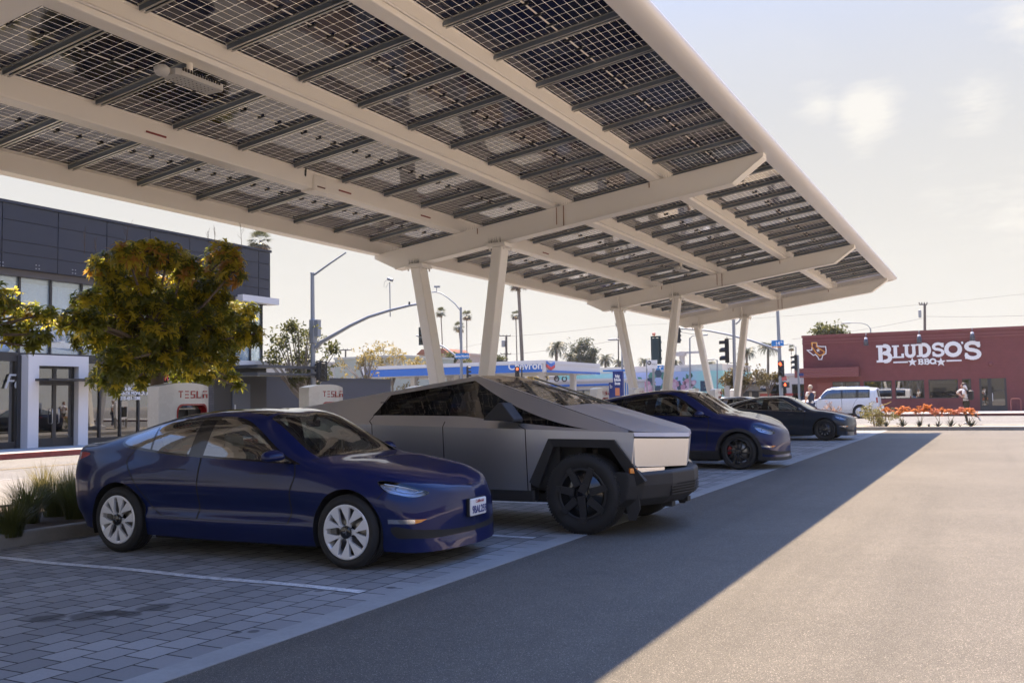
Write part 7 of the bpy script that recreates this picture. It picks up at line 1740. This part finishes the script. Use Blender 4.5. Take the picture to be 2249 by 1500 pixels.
def person(lab, loc, rz, J, shirt, legs, shoes, hairm=M_hair, sleeve=True, hair=True, legcut=1.):
    """J: joint positions in the person's frame (+x ahead, +y left, z up)"""
    T = thing('person', lab, 'person', loc, rz); g = {k: Vector(v) for k, v in J.items()}
    V, E, R = [], [], []; idx = {}
    def add(n, p, r, par=None):
        idx[n] = len(V); V.append(p); R.append(r)
        if par is not None: E.append((idx[par], idx[n]))
    add('pel', g['pel'], (.115, .09)); add('waist', g['pel'].lerp(g['chest'], .5), (.105, .085), 'pel'); add('chest', g['chest'], (.125, .10), 'waist'); add('neck0', g['chest'].lerp(g['head'], .5), .072, 'chest'); add('neck', g['chest'].lerp(g['head'], .68), .062, 'neck0')
    add('jaw', g['head']+Vector((.015, 0, -.05)), .078, 'neck'); add('head', g['head']+Vector((0, 0, .02)), (.098, .098), 'jaw'); add('crown', g['head']+Vector((-.01, 0, .075)), .085, 'head')
    for s_ in 'lr':
        add('sh'+s_, g['sh'+s_], .058, 'chest'); add('el'+s_, g['el'+s_], .040, 'sh'+s_); add('wr'+s_, g['wr'+s_], .027, 'el'+s_)
        d = (g['wr'+s_]-g['el'+s_]).normalized(); pal = g['wr'+s_]+d*.06; add('pa'+s_, pal, (.034, .020), 'wr'+s_)
        sd = d.cross(Vector((0, 0, 1))); sd = sd.normalized() if sd.length > .1 else Vector((0, 1, 0)); nn = sd.cross(d)
        for k, (o_, l) in enumerate(((-.028, .070), (-.010, .080), (.010, .076), (.027, .060))):
            add('f%d' % k+s_, pal+d*.03+sd*o_, .0095, 'pa'+s_); add('g%d' % k+s_, pal+d*(.03+l*.55)+sd*o_*1.1-nn*.008, .0085, 'f%d' % k+s_); add('h%d' % k+s_, pal+d*(.03+l*.85)+sd*o_*1.1-nn*.03, .0075, 'g%d' % k+s_)
        add('t0'+s_, pal-d*.02+sd*.042, .011, 'pa'+s_); add('t1'+s_, pal+d*.025+sd*.06-nn*.012, .009, 't0'+s_)
        add('hp'+s_, g['hp'+s_], .082, 'pel'); add('kn'+s_, g['kn'+s_], .055, 'hp'+s_); add('an'+s_, g['an'+s_], .036, 'kn'+s_); add('to'+s_, g['to'+s_], (.036, .026), 'an'+s_)
    body = skin_mesh('body', V, E, R, M_skin, T)
    V2 = [g['pel']+Vector((0, 0, -.04)), g['pel'].lerp(g['chest'], .5), g['chest'], g['chest'].lerp(g['head'], .38)]; E2 = [(0, 1), (1, 2), (2, 3)]; R2 = [(.135, .11), (.128, .105), (.145, .122), .07]
    for s_ in 'lr':
        k = len(V2); V2 += [g['sh'+s_], g['sh'+s_].lerp(g['el'+s_], .62 if sleeve else .95)]; E2 += [(2, k), (k, k+1)]; R2 += [.075, .064]
    skin_mesh('top', V2, E2, R2, shirt, T)
    V3 = [g['pel']]; E3 = []; R3 = [(.132, .11)]
    for s_ in 'lr':
        k = len(V3); V3 += [g['hp'+s_], g['kn'+s_], g['kn'+s_].lerp(g['an'+s_], legcut*.9)]; E3 += [(0, k), (k, k+1), (k+1, k+2)]; R3 += [.095, .066, .052]
    skin_mesh('trousers', V3, E3, R3, legs, T)
    for s_ in 'lr':
        d = (g['to'+s_]-g['an'+s_]); skin_mesh('shoe', [g['an'+s_]+Vector((0, 0, -.02)), g['an'+s_].lerp(g['to'+s_], .5), g['to'+s_]+d.normalized()*.03], [(0, 1), (1, 2)], [.05, .045, (.045, .032)], shoes, T, 1)
    h = g['head']; fm = MB()
    for s_ in (1, -1): fm.lathe([(0, .012), (.012, .008), (.014, 0)], 'z', 8, 0, h+Vector((.076, s_*.032, .015)))
    fm.obj('eyes', M_eye, body); MB().add([h+Vector((.080, -.012, -.02)), h+Vector((.080, .012, -.02)), h+Vector((.080, 0, .02)), h+Vector((.112, 0, -.018))], [(0, 1, 3), (1, 2, 3), (2, 0, 3)]).obj('nose', M_skin, body)
    MB().box(h+Vector((.080, -.022, -.052)), h+Vector((.092, .022, -.042))).obj('mouth', M_lip, body)
    for s_ in (1, -1): MB().lathe([(0, .008), (.025, .006), (.028, -.004)], 'y', 10, 0, h+Vector((-.005, s_*.088, 0))).obj('ear', M_skin, body)
    if hair:
        hm_ = MB(); n = 9; hm_.lathe([(max(.0005, .100*sin(pi*k/n)), .100*cos(pi*k/n)) for k in range(n+1)], 'z', 16, 0, h+Vector((-.030, 0, .048)))
        hm_.obj('hair', hairm, T)
    return T, g
# running person on the far pavement, moving left, towel over the head, arms folded up, rear foot lifted
pr = onY(2124, 925, 44.6)
J = dict(pel=(0, 0, .93), chest=(.05, 0, 1.33), head=(.10, 0, 1.62), shl=(.06, .17, 1.41), shr=(.06, -.17, 1.41), ell=(.10, .24, 1.14), elr=(.12, -.24, 1.14), wrl=(.27, .02, 1.26), wrr=(.28, -.04, 1.32), hpl=(0, .09, .90), hpr=(0, -.09, .90), knl=(.06, .09, .50), knr=(-.10, -.09, .52), anl=(-.02, .09, .09), anr=(-.44, -.09, .30), tol=(.13, .09, .035), tor=(-.50, -.09, .16))
T, g = person('person in a white tee and dark trousers running left with a towel on the head', (pr.x, 44.6, .145), pi, J, M_tee, M_dark_c, M_shoe)
skin_mesh('towel', [g['head']+Vector((-.0, 0, .08)), g['head']+Vector((-.09, 0, .0)), g['head']+Vector((-.04, .07, -.16)), g['chest']+Vector((.18, .1, .12)), g['chest']+Vector((.30, .03, -.02)), g['head']+Vector((-.16, -.02, -.18))], [(0, 1), (1, 2), (2, 3), (3, 4), (1, 5)], [.10, .09, (.07, .05), (.05, .04), (.05, .04), (.06, .03)], M_tee, T)
bk = MB().box((-.30, -.14, 1.02), (-.10, .14, 1.44), bev=.05); bk.tube([(-.12, .1, 1.42), (.06, .12, 1.47), (.17, .12, 1.30), (.10, .13, 1.10), (-.12, .12, 1.06)], .015, 6).tube([(-.12, -.1, 1.42), (.06, -.12, 1.47), (.17, -.12, 1.30), (.10, -.13, 1.10), (-.12, -.12, 1.06)], .015, 6)
bk.obj('backpack', M_bag, None, (pr.x, 44.6, .145), label='black backpack on the back of the running person', cat='backpack').rotation_euler = (0, 0, pi)
# man standing by the planting strip, seen over the grey car
ps = onY(1781, 885, 43.9)
J = dict(pel=(0, 0, .95), chest=(.0, 0, 1.36), head=(.03, 0, 1.66), shl=(0, .19, 1.44), shr=(0, -.19, 1.44), ell=(.02, .26, 1.14), elr=(.05, -.25, 1.14), wrl=(.16, .2, .95), wrr=(.22, -.15, 1.0), hpl=(0, .09, .92), hpr=(0, -.09, .92), knl=(.02, .1, .5), knr=(.0, -.1, .5), anl=(-.02, .1, .09), anr=(-.02, -.1, .09), tol=(.13, .12, .035), tor=(.13, -.12, .035))
T, g = person('man in a white long sleeved shirt and navy waistcoat standing behind the grey car', (ps.x, 43.9, .145), pi*.8, J, M_tee, M_navyc, M_shoe, mat('grey_hair', (.35, .30, .26), .6))
skin_mesh('waistcoat', [g['pel']+Vector((-.01, 0, .04)), g['pel'].lerp(g['chest'], .5)+Vector((-.015, 0, 0)), g['chest']+Vector((-.015, 0, 0)), g['chest']+Vector((-.01, .12, .06)), g['chest']+Vector((-.01, -.12, .06))], [(0, 1), (1, 2), (2, 3), (2, 4)], [(.145, .12), (.14, .115), (.155, .13), .085, .085], M_navyc, T)
# driver of the crossover, holding a phone
L3o = car3.location
J = dict(pel=(0, 0, .62), chest=(-.10, 0, 1.04), head=(-.06, 0, 1.34), shl=(-.08, .18, 1.12), shr=(-.08, -.18, 1.12), ell=(.10, .24, .90), elr=(.12, -.24, .92), wrl=(.33, .12, 1.02), wrr=(.30, -.10, 1.12), hpl=(.02, .1, .62), hpr=(.02, -.1, .62), knl=(.44, .12, .70), knr=(.44, -.12, .70), anl=(.74, .12, .40), anr=(.74, -.12, .40), tol=(.88, .12, .44), tor=(.88, -.12, .44))
T, g = person('driver in a pale top sitting in the blue crossover looking at a phone', (L3o.x+.02, L3o.y+.37, 0), 0, J, mat('beige_top', (.42, .36, .30), .85), M_dark_c, M_bag)
MB().box((.36, -.04, 1.14), (.372, .04, 1.28)).obj('phone', M_bag, None, (L3o.x+.02, L3o.y+.30, 0), label='dark phone in the hand of the crossover driver', cat='phone')

# ================================================================== BEHIND THE VIEWPOINT (blocks and trees added out of view to darken reflections)
T = thing('reflection_block', 'dark block added out of view to darken reflections on the parked cars', 'building', (-14, -62, 0))
MB().box((-26, -10, 0), (15, 0, 4.6)).obj('wall', mat('dark_reflection_wall', (.12, .115, .105), .8, var=.1, vs=.4), T)
for k in range(9): f_ = MB().box((-24+4.3*k, .002, 1.0), (-21.4+4.3*k, .06, 2.6)); f_.obj('window', M_frame, T)
T = thing('brick_reflection_block', 'brown brick block added out of view for reflections across the car park', 'building', (34, -8, 0))
MB().box((0, -30, 0), (10, 34, 5.5)).obj('wall', brickm('reflection_brick', (.10, .055, .04), (.13, .07, .05), (.14, .13, .12), 1, .4, .12, .01, 'yz'), T)
for k in range(9): MB().box((-.06, -27+7*k, 1), (-.002, -24+7*k, 3.4)).obj('window', M_frame, T)
small_tree('leafy tree reflected in the side glass of the blue saloon', None, 1124, 700, [], 77, M_smg, name='street_tree') if False else None
for i, (x, y, s_) in enumerate(((-19, -24, 1.), (-5, -30, 1.2), (8, -26, .9), (-26, -12, 1.1))):
    bl = [(Vector((x+a*s_, y+b*s_, c*s_)), r*s_) for a, b, c, r in ((0, 0, 4.2, 1.2), (1.1, .4, 3.6, 1.), (-1.2, .2, 3.8, 1.), (.3, -.9, 4.8, .9), (-.4, .9, 3.2, .9))]
    broad_tree(('short', 'tall', 'slim', 'wide')[i]+' broadleaf tree added out of view for reflections in the parked cars', (x, y, 0), bl, 300+i, per=7, LL=.45, fork=(x, y, 2.2), twigs=False, sunlit_share=.1, name='reflected_tree')

# ================================================================== THIN SEA HAZE
hz_ = NT('haze_air'); hz_.n.remove(hz_.b); pv = hz_.new('ShaderNodeVolumePrincipled', Density=.00024, Anisotropy=.1); pv.inputs['Color'].default_value = (.92, .93, .95, 1); hz_.ln(pv.outputs[0], hz_.out.inputs['Volume'])
MB().box((-1450, -950, -1.2), (1450, 1950, 34)).obj('haze', hz_.m, kind='stuff')
